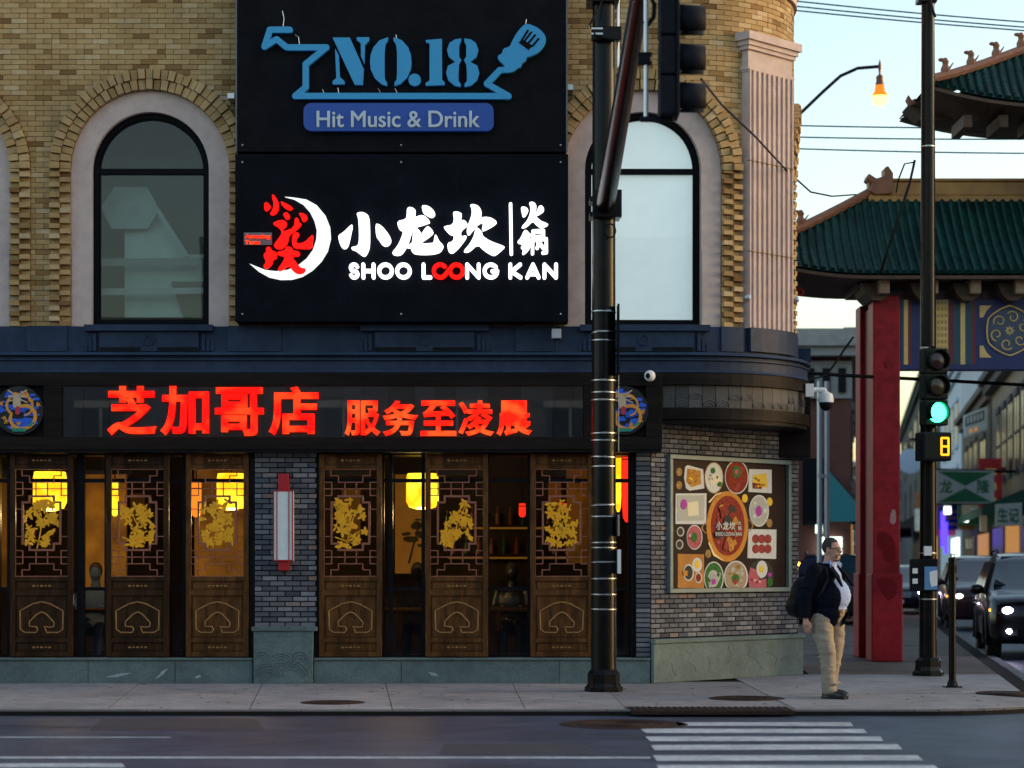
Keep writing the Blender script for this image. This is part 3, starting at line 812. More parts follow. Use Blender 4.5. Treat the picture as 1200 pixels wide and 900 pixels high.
# --- carved lattice screens
LY = -.045
def lat(x, y): return (PX(370 + x/5.625, LY), PZ(530 + y/5.625, LY))
def low(x, y): return (PX(370 + x/9.475, LY), PZ(680 + y/9.475, LY))
def bar(mb, p, q, wd, y0, y1, tone=.5):
    p, q = Vector(p), Vector(q); t = (q - p).normalized(); n = Vector((-t.y, t.x))*wd/2; e = t*wd/2
    mb.prism([tuple(p - e - n), tuple(q + e - n), tuple(q + e + n), tuple(p - e + n)], y0, y1, tone)
def poly_bar(mb, pts, wd, y0, y1, f):
    for k, (a, b) in enumerate(zip(pts, pts[1:])): bar(mb, f(*a), f(*b), wd, y0 - .0007*(k % 4), y1)
def lattice_door(mframe, mpanel, px, seed):
    m = MB()
    xa, xb = PX(374, LY), PX(447.5, LY); za, zb = PZ(769.5, LY), PZ(532, LY)
    xi, xj = PX(380, LY), PX(441.5, LY)
    m.box(xa, xi, LY - .02, LY + .05, za, zb); m.box(xj, xb, LY - .02, LY + .05, za, zb)
    for y0, y1 in ((532, 533.2), (545.5, 549.5), (675.8, 681), (691.5, 698), (747.8, 753), (764, 769.5)):
        m.box(xi, xj, LY - .014, LY + .045, PZ(y1, LY), PZ(y0, LY))
    fr = m.build('lattice_screen', mframe, bld, bevel=.004)
    for nm, (y0, y1) in (('plaque', (533.2, 545.5)), ('plaque', (681, 691.5)), ('lower_panel', (698, 747.8)), ('plaque', (753, 764))):
        m = MB(); m.box(xi, xj, LY + .012, LY + .04, PZ(y1, LY), PZ(y0, LY)); m.box(xi + .02, xj - .02, LY + .004, LY + .013, PZ(y1 - 1.6, LY), PZ(y0 + 1.6, LY)); p = m.build(nm, mpanel, fr, bevel=.003)
    m = MB()
    for y in (539.5, 686.5, 758.5):
        for k in (-2, -1, 0, 1, 2):
            x = PX(410.7, LY) + k*.05; z = PZ(y, LY); r = .018 if k % 2 else .024
            m.prism([(x - r, z), (x, z - r*.6), (x + r, z), (x, z + r*.6)], LY - .003, LY + .008)
    m.build('plaque_carving', M_relief, fr)
    m = MB()
    oa = [(200,580), (150,545), (145,340), (200,310), (290,262), (385,240), (480,262), (570,310), (625,340), (620,545), (570,580), (440,580), (430,545), (410,515), (470,522), (520,515), (525,470), (470,410), (430,370), (385,352), (330,380), (250,460), (250,510), (330,518), (342,550), (325,580), (200,580)]
    m.tube([(low(x, y)[0], LY + .002, low(x, y)[1]) for x, y in oa], .010, 6); m.build('carved_outline', M_relief, fr)
    m = MB(); lw = .0125
    for pts in ([(55,112),(410,112),(410,818),(55,818),(55,112)], [(100,112),(100,155),(150,155),(150,198),(310,198),(310,155),(358,155),(358,112)], [(100,818),(100,775),(150,775),(150,735),(310,735),(310,775),(358,775),(358,818)],
                [(58,198),(105,198),(105,285),(58,285)], [(405,198),(358,198),(358,285),(405,285)], [(58,648),(105,648),(105,735),(58,735)], [(405,648),(358,648),(358,735),(405,735)],
                [(58,241),(405,241)], [(58,691),(405,691)], [(192,198),(192,285)], [(268,198),(268,285)], [(192,648),(192,735)], [(268,648),(268,735)], [(57,375),(100,375)], [(358,375),(408,375)], [(57,555),(100,555)], [(358,555),(408,555)]):
        poly_bar(m, pts, lw, LY - .006, LY + .012, lat)
    m.build('lattice', M_lattice, fr)
    m = MB(); poly_bar(m, [(150,290),(310,290),(310,330),(353,330),(353,602),(310,602),(310,644),(150,644),(150,602),(105,602),(105,330),(150,330),(150,290)], .026, LY - .012, LY + .014, lat); m.build('medallion_frame', M_lattice, fr)
    # gilded peony: leaves and petals
    rr = random.Random(seed); m = MB(); kk = 0
    def leaf(c, a, L, wd):
        nonlocal kk
        kk += 1; yo = LY - .004 - .0006*(kk % 23)
        d_ = Vector((math.cos(a), math.sin(a))); n_ = Vector((-d_.y, d_.x)); c = Vector(c)
        pr = [(0,0), (.25,.75), (.5,1), (.78,.7), (1,0), (.78,-.7), (.5,-1), (.25,-.75)]
        m.prism([tuple(c + d_*(p*L) + n_*(q*wd)) for p, q in pr], yo, yo + .012)
    u = .0019
    def pt(x, y): return lat(x, y)
    x0_, z1_ = pt(114, 300); x1_, z0_ = pt(346, 636)
    for cl in range(33):
        fx, fy = rr.uniform(125, 335), rr.uniform(312, 625)
        if (fx < 155 or fx > 305) and (fy < 340 or fy > 595): continue
        n = rr.choice((4, 5, 6)); L = rr.uniform(30, 50); a0 = rr.random()*6; fan = rr.choice((6.283, 6.283, 3.2))
        for k in range(n):
            a = a0 + fan*k/n + rr.uniform(-.25, .25); LL = L*u*rr.uniform(.6, 1.2)
            px_, pz_ = pt(fx, fy); ex, ez = px_ + math.cos(a)*LL, pz_ + math.sin(a)*LL
            if not (x0_ < ex < x1_ and z0_ < ez < z1_): LL *= .4
            leaf((px_, pz_), a, LL, L*u*rr.uniform(.17, .26))
    for pts in ([(200,630),(215,560),(230,480),(185,395)], [(225,560),(290,520)], [(232,470),(290,345)], [(215,590),(130,560)]):
        poly_bar(m, pts, .014, LY - .003, LY + .008, lat)
    m.build('gilded_flowers', M_gold, fr)
    fr.location.x = PX(px, LY) - PX(374, LY)
    return fr
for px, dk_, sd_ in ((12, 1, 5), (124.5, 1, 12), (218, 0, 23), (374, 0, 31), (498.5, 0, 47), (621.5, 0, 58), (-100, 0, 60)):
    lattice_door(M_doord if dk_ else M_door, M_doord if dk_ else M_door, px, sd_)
# --- dining room
M_redglass = mat('amber_bottle', (.35,.09,.02), .2); M_greenglass = mat('green_bottle', (.03,.14,.05), .2)
M_room = mat('dark_room', (.05,.03,.02), .8)
M_floor = mat('dark_floor', (.035,.025,.02), .4)
M_wallgold = mat('golden_mural_wall', (.62,.34,.06), .7, col2=(.10,.035,.008), scale=2.2, amt=.5, detail=9)
RX0, RX1, RY1, RH = -7.3, 1.7, 6.0, 3.35
m = MB(); m.box(RX0, RX1, RY1, RY1 + .1, 0, RH); m.box(RX0 - .1, RX0, .2, RY1, 0, RH); m.box(RX1, RX1 + .1, .35, RY1, 0, RH); m.box(RX0, RX1, .2, RY1, RH, RH + .1)
m.build('dining_room_wall', M_room, bld)
m = MB(); m.box(RX0, RX1, .12, RY1, .1, .15); m.build('dining_room_floor', M_floor, bld)
def gbox(a, b, y0, y1, Y, t, mt, name, par=bld):
    m = MB(); m.box(PX(a, Y), PX(b, Y), Y, Y + t, PZ(y1, Y), PZ(y0, Y)); return m.build(name, mt, par)
gbox(90, 148, 556, 690, 3.0, .08, M_wallgold, 'partition_screen')
gbox(228, 296, 548, 690, 3.4, .08, M_wallgold, 'partition_screen')
gbox(-20, 12, 560, 690, 3.2, .08, M_wallgold, 'partition_screen')
gbox(664, 692, 540, 660, 3.0, .08, M_wallgold, 'partition_screen')
ml = thing('wall_mural', 'golden wall mural with dark ink pine boughs, seen through the shop glass', 'mural', (PX(484, 3.8), 3.8, .2))
gbox(463, 500, 556, 672, 3.8, .05, mat('gold_mural', (.62,.36,.07), .6, col2=(.4,.2,.03), scale=2), 'panel', ml)
random.seed(9); m = MB()
for (x, y, r) in ((486, 618, 7), (494, 626, 6), (480, 634, 8), (491, 612, 4), (474, 628, 5), (496, 640, 4)):
    for k in range(5):
        cx_, cz_ = PX(x + random.uniform(-4, 4), 3.8), PZ(y + random.uniform(-3, 3), 3.8); q = r*.011*random.uniform(.5, .9)
        m.prism([(cx_ + q*math.cos(t*.7)*1.3, cz_ + q*.6*math.sin(t*.7)) for t in range(9)], 3.79 - .001*k, 3.80)
m.build('ink_foliage', mat('ink', (.04,.035,.02), .8), ml)
m = MB(); m.tube([(PX(479, 3.78), 3.79, PZ(660, 3.78)), (PX(484, 3.78), 3.79, PZ(640, 3.78)), (PX(491, 3.78), 3.79, PZ(615, 3.78))], .015, 6); m.build('ink_trunk', MATS['ink'], ml)
E_lan = led('lit_yellow_lantern', (1.0,.36,.004), (1.0,.74,.03), .60)
E_lan_or = emitter('lit_orange_lantern', (1.0,.16,.012), .5)
E_lan_red = emitter('lit_red_lantern', (1.0,.02,.008), .4)
def lantern(x0, x1, y0, y1, Y, em, label, box=False, group=None):
    cx_, zt_, zb_ = PX((x0 + x1)/2, Y), PZ(y0, Y), PZ(y1, Y); r = (x1 - x0)/2*(D + Y)/F; h = zt_ - zb_
    t = thing('paper_lantern', label, 'lantern', (cx_, Y, zb_), group)
    m = MB(); m.lathe([(r*.35, 0), (r*.82, h*.06), (r, h*.22), (r, h*.84), (r*.93, h)], (cx_, Y, zb_), 24); m.build('shade', em, t, smooth=True)
    m = MB(); m.tube([(cx_, Y, zt_), (cx_, Y, RH)], .008, 6); m.build('cord', M_black, t)
    if r > .15:                                              # the lantern's own bulb lights the room below it
        pl = bpy.data.lights.new('lantern_bulb', 'POINT'); pl.energy = 10; pl.color = (1.0, .62, .22); pl.shadow_soft_size = .08
        po = bpy.data.objects.new('lantern_bulb', pl); COL.objects.link(po); po.location = (cx_, Y, zb_ - .06); adopt(po, t)
    for q in (.80,):
        m = MB(); rr = r + .006; m.lathe([(rr, h*q - .008), (rr, h*q + .008), (rr - .02, h*q + .008), (rr - .02, h*q - .008)], (cx_, Y, zb_), 24); m.build('hoop', M_black, t)
lantern(39, 78, 553, 599, 1.2, E_lan, 'large yellow lantern glowing behind the leftmost carved screen')
lantern(254, 289, 555, 598, 1.3, E_lan, 'large yellow lantern glowing behind the screen beside the brick pier')
lantern(476, 514, 555, 597, 1.2, E_lan, 'large yellow lantern glowing right of the brick pier beside the glass door')
lantern(130, 139, 566, 605, 2.6, E_lan, 'slim yellow lantern far inside behind the dark second screen')
lantern(224, 236, 564, 606, 2.2, E_lan_or, 'orange tubular lantern left of the large yellow lantern near the pier')
lantern(608, 616, 590, 606, 3.5, E_lan_red, 'tiny red lantern deep in the room behind the plain glass')
lantern(622, 627, 585, 598, 3.6, E_lan_red, 'tiny red lantern half hidden by the rightmost carved screen')
lantern(729, 741, 520, 612, 1.6, E_lan_red, 'tall red lantern at the right end of the glass by the black pole')
lantern(721, 728, 520, 600, 1.4, E_lan, 'slim yellow lantern strip just right of the black signal pole')
lantern(655, 668, 590, 598, 4.2, E_lan_red, 'low red glow lantern far behind the rightmost screen')
# tables, chairs and a seated guest inside
def table(px, Y):
    X = PX(px, Y); t = thing('dining_table', TL.pop(0), 'table', (X, Y, .15))
    m = MB(); m.box(X - .5, X + .5, Y - .4, Y + .4, .85, .9); m.build('table_top', M_doord, t, bevel=.01)
    for a in (-.43, .43):
        for b in (-.33, .33):
            m = MB(); m.box(X + a - .03, X + a + .03, Y + b - .03, Y + b + .03, .15, .85); m.build('leg', M_doord, t)
TL = ['dark dining table inside behind the gap between the two left screens', 'dark dining table inside the doorway right of the brick pier', 'dark dining table inside behind the plain glass by the rightmost screen']
for px, Y in ((105, 1.6), (485, 1.8), (600, 1.9)): table(px, Y)
# back counter with bottle shelves and an added warm glow strip, framed pictures
E_shelf = emitter('added_shelf_glow', (1.0, .42, .05), .03)
bc = thing('back_counter', 'dark back counter with bottle shelves and an added faint glow deep inside the restaurant', 'counter', (PX(560, 5), 5.2, .15))
m = MB(); m.box(PX(452, 5), PX(690, 5), 5.0, 5.6, .15, 1.25); m.build('counter_body', M_doord, bc)
for z in (1.6, 2.05):
    m = MB(); m.box(PX(520, 5.6), PX(690, 5.6), 5.55, 5.85, z, z + .04); m.build('shelf', M_doord, bc)
    m = MB(); m.box(PX(525, 5.6), PX(685, 5.6), 5.56, 5.6, z - .035, z - .005); m.build('glow_strip', E_shelf, bc)
random.seed(55)
for k in range(22):
    X = PX(524 + 7.4*k, 5.6); z = 1.64 if k % 2 else 2.09; h = random.uniform(.2, .3)
    m = MB(); m.lathe([(.035, 0), (.035, h*.6), (.014, h*.75), (.014, h)], (X, 5.68, z), 8); m.build('bottle', M_redglass if k % 3 else M_greenglass, bc)
for k, (x0, x1, y0, y1, Y) in enumerate(((150, 172, 575, 640, 5.9), (20, 40, 600, 640, 5.9), (398, 425, 570, 640, 5.9), (640, 660, 560, 600, 4.6))):
    t = thing('framed_picture', ('tall framed picture deep behind the dark second screen', 'small framed picture deep behind the leftmost screen', 'framed picture behind the screen right of the brick pier', 'small framed picture behind the rightmost screen')[k], 'picture', (PX((x0 + x1)/2, Y), Y, PZ(y1, Y)))
    gbox(x0, x1, y0, y1, Y, .04, M_doord, 'frame', t); gbox(x0 + 2.5, x1 - 2.5, y0 + 3, y1 - 3, Y - .01, .01, MATS['gold_mural'], 'picture', t)
print('s3 ok')
# ---------------------------------------------------------------- signs
def shape(mb, pts, Y, t, tone=.5): mb.prism([(PX(x, Y), PZ(y, Y)) for x, y in pts], Y - t, Y, tone)
def zpts(pts, sc, ox, oy): return [(ox + x/sc, oy + y/sc) for x, y in pts]
def stad(mb, a, b, wd, Y, t, n=8):
    a = Vector((PX(a[0], Y), PZ(a[1], Y))); b = Vector((PX(b[0], Y), PZ(b[1], Y))); d_ = b - a
    ang = math.atan2(d_.y, d_.x) if d_.length > 1e-6 else 0; r = wd/2*(D + Y)/F; p = []
    for k in range(n + 1): q = ang - math.pi/2 + math.pi*k/n; p.append((b.x + r*math.cos(q), b.y + r*math.sin(q)))
    for k in range(n + 1): q = ang + math.pi/2 + math.pi*k/n; p.append((a.x + r*math.cos(q), a.y + r*math.sin(q)))
    mb.prism(p, Y - t, Y)
def strokes(mb, lines, wd, Y, t):
    k = 0
    for l in lines:
        for a, b in zip(l, l[1:]): stad(mb, a, b, wd, Y, t + .0012*(k % 7)); k += 1
def circ(cx, cy, r, a0=0, a1=360, n=18): return [(cx + r*math.cos(RAD(a0 + (a1 - a0)*k/n)), cy - r*math.sin(RAD(a0 + (a1 - a0)*k/n))) for k in range(n + 1)]
def smooth_poly(p, it=1):
    for _ in range(it):
        q = []
        for i in range(len(p)):
            a, b = Vector(p[i]), Vector(p[(i+1) % len(p)]); q += [tuple(a.lerp(b, .25)), tuple(a.lerp(b, .75))]
        p = q
    return p
def text_mesh(s, name, x0, y0, x1, y1, Y, depth, m_, parent, bold=0.0, fn=None):
    """lettering fitted to a box given in photograph pixels on plane Y (or mapped by fn)"""
    c = bpy.data.curves.new('letters', 'FONT'); c.body = s; c.size = 1; c.bevel_depth = bold; c.bevel_resolution = 1; c.extrude = .004
    o = bpy.data.objects.new('letters', c); COL.objects.link(o)
    dg = bpy.context.evaluated_depsgraph_get(); me = bpy.data.meshes.new_from_object(o.evaluated_get(dg))
    bpy.data.objects.remove(o)
    xs = [v.co.x for v in me.vertices]; ys = [v.co.y for v in me.vertices]; zs = [v.co.z for v in me.vertices]
    a, b, c_, d_ = min(xs), max(xs), min(ys), max(ys); e, f = min(zs), max(zs)
    for v in me.vertices:
        u, t, w_ = (v.co.x - a)/(b - a), (v.co.y - c_)/(d_ - c_), (v.co.z - e)/max(f - e, 1e-6)
        px, py = x0 + (x1 - x0)*u, y1 + (y0 - y1)*t
        v.co = fn(px, py, w_*depth) if fn else (PX(px, Y), Y - w_*depth, PZ(py, Y))
    me.materials.clear(); me.materials.append(m_); me.name = name
    o = bpy.data.objects.new(name, me); COL.objects.link(o); adopt(o, parent); return o
SY = -.34
def sign_box(name, label, x0, x1, y0, y1, mt):
    t = thing(name, label, 'sign', (PX((x0 + x1)/2, SY), -.1, PZ(y1, SY)))
    m = MB(); m.box(PX(x0, SY), PX(x1, SY), SY, -.02, PZ(y1, SY), PZ(y0, SY)); m.build('board', mt, t, bevel=.008)
    return t
top = sign_box('bar_sign', 'black upper sign board with blue stencil lettering and blue pill', 277, 664, -16, 178, M_signblk2)
low_s = sign_box('restaurant_sign', 'black lower sign board with lit white characters and red crescent emblem', 275.5, 666, 180.5, 377, M_signblk)
for x in (405, 535): 
    m = MB(); m.box(PX(x, SY), PX(x, SY) + .004, SY - .001, SY + .02, PZ(376, SY), PZ(181, SY)); m.build('seam', M_black, low_s)
m = MB(); m.box(PX(280, SY), PX(663, SY), SY - .001, SY + .02, PZ(61.5, SY), PZ(61, SY)); m.build('seam', M_black, top)
m = MB(); m.box(PX(276.2, SY), PX(277.8, SY), SY - .012, SY + .03, PZ(178, SY), PZ(-16, SY)); m.box(PX(663.3, SY), PX(665.2, SY), SY - .012, SY + .03, PZ(178, SY), PZ(-16, SY)); m.build('edge_trim', mat('grey_trim', (.12,.13,.14), .5), top)
for x, y in ((274, 118), (667, 108)):
    m = MB(); m.box(PX(x - 4, 0), PX(x + 4, 0), SY + .05, -.0, PZ(y + 3, 0), PZ(y - 3, 0)); m.build('wall_bracket', M_steel, top)
LT = .07
def part_shape(name, polys, mt, par, Y=SY, t=LT, sm=1, seg=None):
    m = MB()
    for k, p in enumerate(polys): shape(m, smooth_poly(p, sm) if sm else p, Y, t + .0012*k)
    return m.build(name, mt, par)
z5 = lambda p: zpts(p, 7.06, 300, 20)
z6 = lambda p: zpts(p, 6.667, 470, 20)
m = MB(); strokes(m, [[(340,36.3),(317,36.3),(310.6,56.1),(324.8,47.5),(336.8,57.1),(383,57.1),(358.8,76.7),(358.8,103.6),(346.5,113.8),(596,114),(570.5,99.5),(585.5,83.8),(597,83)]], 7.2, SY, LT); m.build('outline_figure', M_sblue, top)
fist = z6([(985,60),(1080,100),(1130,160),(1132,210),(1080,285),(1010,318),(978,325),(980,350),(942,372),(940,400),(905,410),(880,440),(800,450),(795,420),(815,395),(760,345),(755,312),(790,297),(797,258),(850,243),(865,205),(900,140),(950,80)])
part_shape('raised_fist', [fist], M_sblue, top, t=LT + .012)
m = MB(); shape(m, z6([(918,212),(948,188),(1030,235),(995,270)]), SY, LT + .016)
for a, b in (((940,200),(990,118)), ((968,196),(1017,132)), ((998,212),(1046,155)), ((1026,240),(1074,182))): stad(m, z6([a])[0], z6([b])[0], 2.3, SY, LT + .0175)
m.build('fist_fingers', M_signblk2, top)
N1 = z5([(637,180),(780,180),(895,440),(886,572),(820,570)]); N2 = z5([(658,272),(690,330),(697,505),(737,542),(735,567),(638,567),(638,540),(668,515)]); N3 = z5([(835,178),(940,178),(937,207),(905,240),(900,400),(872,335),(870,228),(838,203)])
part_shape('letter', [N1, N2, N3], M_sblue, top, sm=0)
Ol = z5([(1095,178),(1095,205),(1075,235),(1066,300),(1066,480),(1070,530),(1087,550),(1087,581),(1040,565),(985,515),(952,440),(946,380),(952,320),(975,260),(1025,203)])
part_shape('letter', [Ol, [(916.6 - x, y) for x, y in reversed(Ol)]], M_sblue, top, sm=0)
part_shape('full_stop', [circ(486.2, 95, 7.3)[:-1]], M_sblue, top, sm=0)
part_shape('numeral', [z6([(195,190),(320,180),(322,500),(343,520),(341,541),(195,546),(193,525),(224,505),(224,217),(197,208)])], M_sblue, top, sm=0)
E8 = z6([(470,177),(470,202),(455,232),(455,320),(472,345),(455,380),(450,440),(450,510),(468,532),(468,556),(420,547),(370,503),(353,445),(368,390),(425,360),(375,322),(360,265),(380,212),(420,185)])
part_shape('numeral', [E8, [(2*(470 + 482.5/6.667) - x, y) for x, y in reversed(E8)]], M_sblue, top, sm=0)
pill = [p for c in ((568,133,-90,90),) for p in ()]
def rrect(x0, y0, x1, y1, r, n=6):
    p = []
    for cx_, cy_, a in ((x1 - r, y0 + r, 0), (x0 + r, y0 + r, 90), (x0 + r, y1 - r, 180), (x1 - r, y1 - r, 270)): p += circ(cx_, cy_, r, a, a + 90, n)
    return p
part_shape('pill_panel', [rrect(356.5, 122.5, 578.5, 155, 9)], M_pill, top, t=.09, sm=0)
text_mesh('Hit Music & Drink', 'tagline_lettering', 371, 130, 562.5, 149.5, SY - .09, .02, M_paleblue, top, bold=.014)
# lower sign: lit brush characters
z2 = lambda p: zpts(p, 8.57, 390, 230)
z3 = lambda p: zpts(p, 8.0, 510, 230)
xiao = [z2(p) for p in ([(58,400),(110,370),(190,290),(203,300),(185,390),(160,500),(140,530),(110,533),(85,510),(65,450)],
  [(240,180),(280,165),(330,175),(368,210),(375,330),(375,500),(360,560),(330,607),(310,610),(270,580),(230,550),(195,542),(190,518),(240,510),(262,490),(268,420),(265,300),(258,220)],
  [(432,290),(455,283),(500,310),(550,370),(587,430),(587,470),(560,502),(525,510),(495,490),(470,450),(438,410)])]
lng = [z2(p) for p in ([(893,103),(930,97),(980,115),(1022,160),(1030,190),(1010,217),(985,220),(950,200),(908,175)],
  [(748,122),(790,115),(830,140),(833,165),(825,220),(895,194),(940,215),(977,260),(972,276),(805,325),(790,390),(760,480),(720,560),(690,592),(650,602),(610,592),(598,570),(650,510),(690,430),(712,350),(685,352),(660,320),(648,258),(735,240),(745,200)],
  [(808,335),(840,323),(882,360),(885,395),(945,308),(970,313),(1012,360),(1005,390),(870,485),(1000,478),(1015,470),(1025,400),(1040,391),(1070,460),(1113,500),(1107,530),(1080,567),(1040,582),(960,592),(850,590),(810,577),(788,545),(786,522),(748,527),(746,503),(780,485),(803,470)])]
kan = [z3(p) for p in ([(166,155),(205,149),(247,165),(250,190),(238,232),(275,230),(302,260),(302,285),(245,325),(240,385),(290,373),(297,390),(240,470),(180,532),(150,542),(123,520),(113,445),(170,430),(178,370),(150,370),(120,345),(83,300),(88,288),(165,275),(178,220)],
  [(326,88),(360,79),(410,100),(437,150),(428,210),(470,199),(530,210),(572,240),(577,257),(540,287),(455,332),(438,324),(445,290),(450,255),(410,262),(350,330),(318,372),(300,362),(296,320),(315,260),(335,210),(345,160),(340,110)],
  [(378,303),(405,303),(442,345),(443,378),(520,430),(650,475),(647,491),(570,557),(545,562),(500,540),(450,505),(400,455),(320,527),(285,532),(266,521),(320,460),(360,390),(372,340)])]
huo = [z3(p) for p in ([(803,108),(840,103),(874,130),(866,160),(838,200),(820,197),(810,150)], [(878,65),(915,58),(947,85),(947,130),(937,185),(980,235),(1057,265),(1057,277),(1010,302),(985,302),(945,270),(915,235),(860,290),(825,305),(806,297),(860,240),(890,170),(893,100)], [(958,130),(975,96),(1000,93),(1020,125),(1017,150),(950,190),(943,182)])]
for nm, ps in (('brush_character', xiao), ('brush_character', lng), ('brush_character', kan), ('small_brush_character', huo)): part_shape(nm, ps, E_white, low_s)
m = MB()
shape(m, smooth_poly(z3([(835,322),(862,328),(880,352),(897,360),(892,385),(862,385),(850,400),(897,394),(892,420),(866,426),(897,428),(888,455),(866,460),(897,455),(892,480),(866,522),(830,553),(813,547),(824,505),(803,492),(808,470),(829,466),(803,450),(780,447),(770,430),(800,400)])), SY, LT)
z3l = lambda l: [z3(q) for q in l]
strokes(m, z3l([[(918,335),(1012,330),(1012,385),(918,390),(918,335)]]), 4.2, SY, LT)
strokes(m, z3l([[(912,540),(914,415),(1040,405),(1042,530),(1010,535)], [(965,400),(962,440)], [(975,440),(955,490)], [(985,450),(1012,490)]]), 3.7, SY, LT)
m.build('small_brush_character', E_white, low_s)
m = MB(); stad(m, (598.3, 240), (599.2, 298), 3.8, SY, LT); m.build('divider_bar', E_white, low_s)
T0, T1 = 310.6, 325.6; TW = 4.2
def letter(lines, mt=E_white, wd=TW): 
    m = MB(); strokes(m, lines, wd, SY, LT); m.build('latin_letter', mt, low_s)
yc = (T0 + T1)/2; ro = (T1 - T0)/2
letter([circ(415.3, T0 + 3.9, 3.9, 25, 250, 12) + circ(415.3, T1 - 3.9, 3.9, 70, -155, 12)])
letter([[(426, T0), (426, T1)], [(438, T0), (438, T1)], [(426, yc), (438, yc)]])
letter([circ(452, yc, ro)]); letter([circ(473, yc, ro)])
letter([[(496.5, T0), (496.5, T1), (504.5, T1)]])
letter([circ(516, yc, ro, 45, 322, 16), circ(535, yc, ro, 218, -125, 16), [(521.5, yc + 4.6), (529.5, yc - 4.6)]], E_red, 4.6)
letter([[(547.5, T1), (547.5, T0), (561, T1), (561, T0)]])
letter([circ(575.3, yc, ro, 40, 360, 16) + [(577, yc + .3)]])
letter([[(598, T0), (598, T1)], [(609.5, T0), (599.5, yc + .5), (610, T1)]])
letter([[(617.8, T1), (624.5, T0), (631.2, T1)], [(620.2, yc + 3.6), (629, yc + 3.6)]])
letter([[(638, T1), (638, T0), (651.5, T1), (651.5, T0)]])
zl = lambda p: zpts(p, 7.5, 285, 220)
moon = zl([(370,85),(450,92),(560,110),(650,160),(725,250),(765,350),(772,450),(745,560),(690,650),(610,730),(520,785),(430,810),(330,812),(230,790),(140,740),(60,672),(120,697),(200,727),(290,738),(390,727),(480,692),(560,627),(615,552),(645,460),(650,380),(630,300),(590,220),(530,152),(450,106)])
part_shape('crescent', [moon], E_moon, low_s, t=.05, sm=0)
reds = [[(190,150),(205,133),(235,150),(244,175),(225,202),(193,213)], [(260,63),(285,80),(312,130),(317,180),(300,227),(265,247),(238,240),(265,200),(275,150),(260,100)], [(331,126),(370,140),(442,180),(430,200),(400,202),(350,170)],
  [(355,235),(390,222),(414,250),(410,277),(385,287),(365,265)], [(488,229),(540,233),(572,265),(555,297),(525,307),(515,270)],
  [(262,325),(300,300),(360,290),(390,315),(378,350),(345,375),(365,395),(455,355),(458,275),(485,270),(497,315),(520,325),(480,372),(405,420),(398,480),(377,522),(330,548),(285,537),(273,510),(320,450),(350,400),(310,350)],
  [(438,420),(470,398),(502,410),(472,455),(465,490),(510,500),(560,475),(600,430),(622,423),(614,480),(607,542),(520,542),(450,537),(433,500)],
  [(205,535),(240,523),(257,560),(302,573),(297,627),(262,640),(257,682),(210,722),(178,700),(210,660),(188,620),(186,590),(210,575)],
  [(385,523),(432,530),(437,558),(502,568),(497,607),(430,610),(470,660),(510,712),(557,715),(547,757),(490,772),(440,742),(405,682),(330,752),(308,720),(350,670),(375,610),(308,597),(303,570),(375,560)]]
part_shape('red_calligraphy', [zl(p) for p in reds], E_red, low_s, t=.08)
part_shape('tag_panel', [zl([(8,397),(255,397),(255,505),(8,505)])], mat('grey_tag', (.16,.18,.2), .5), low_s, t=.03, sm=0)
text_mesh('Amazing', 'tag_lettering', 287, 274.5, 317, 281, SY - .03, .02, E_led2, low_s, bold=.03)
text_mesh('Taste', 'tag_lettering', 287, 281.5, 305, 286.5, SY - .03, .02, E_led2, low_s, bold=.03)
# loose wires and fixings left on the upper board
for pts in (((331,13),(333,22),(332,31)), ((346,41),(350,44),(351,52)), ((617,23),(616,28)), ((464,41),(465,46)), ((378,105),(380,110)), ((396,103),(397,109)), ((443,104),(446,109)), ((463,104),(466,111))):
    m = MB(); m.tube([(PX(x, SY), SY - .012, PZ(y, SY)) for x, y in pts], .005, 6); m.build('loose_wire', M_steel, top)
for x in (284, 470, 657):
    for y, par in ((170, top), (190, low_s), (368, low_s)):
        m = MB(); m.ell((PX(x, SY), SY, PZ(y, SY)), (.012, .008, .012), nu=8, nv=6); m.build('screw', M_steel, par)
# power cable under the sign
m = MB(); m.tube([(PX(640, SY), SY + .1, PZ(376, SY)), (PX(646, SY), SY + .08, PZ(381, SY)), (PX(652, SY), SY + .1, PZ(379, SY)), (PX(655, -.1), -.12, PZ(386, -.1))], .008, 6); m.build('cable', M_black, low_s)
# red illuminated characters on the fascia
red_s = thing('lit_character_sign', 'four large red lit characters at the left of the dark fascia', 'sign', (PX(250, FB), FB, zC))
red_t = thing('lit_character_sign', 'five smaller orange red lit characters right of centre on the fascia', 'sign', (PX(512, FB), FB, zC))
M_back = mat('dark_letter_return', (.05,.004,.004), .5)
for ch, x0, x1, y0, y1 in (('芝',126,184,452.5,510.5), ('加',188,245.5,452.5,510.5), ('哥',252,309.5,454,511), ('店',315,373.5,453,510.5)):
    text_mesh(ch, 'character', x0, y0, x1, y1, FB + .01, .06, E_led, red_s, bold=.031)
for k, ch in enumerate('服务至凌晨'):
    x0 = 404 + k*44.4
    text_mesh(ch, 'character', x0, 469.5, x0 + 42, 511, FB + .01, .06, E_led2, red_t, bold=.028)
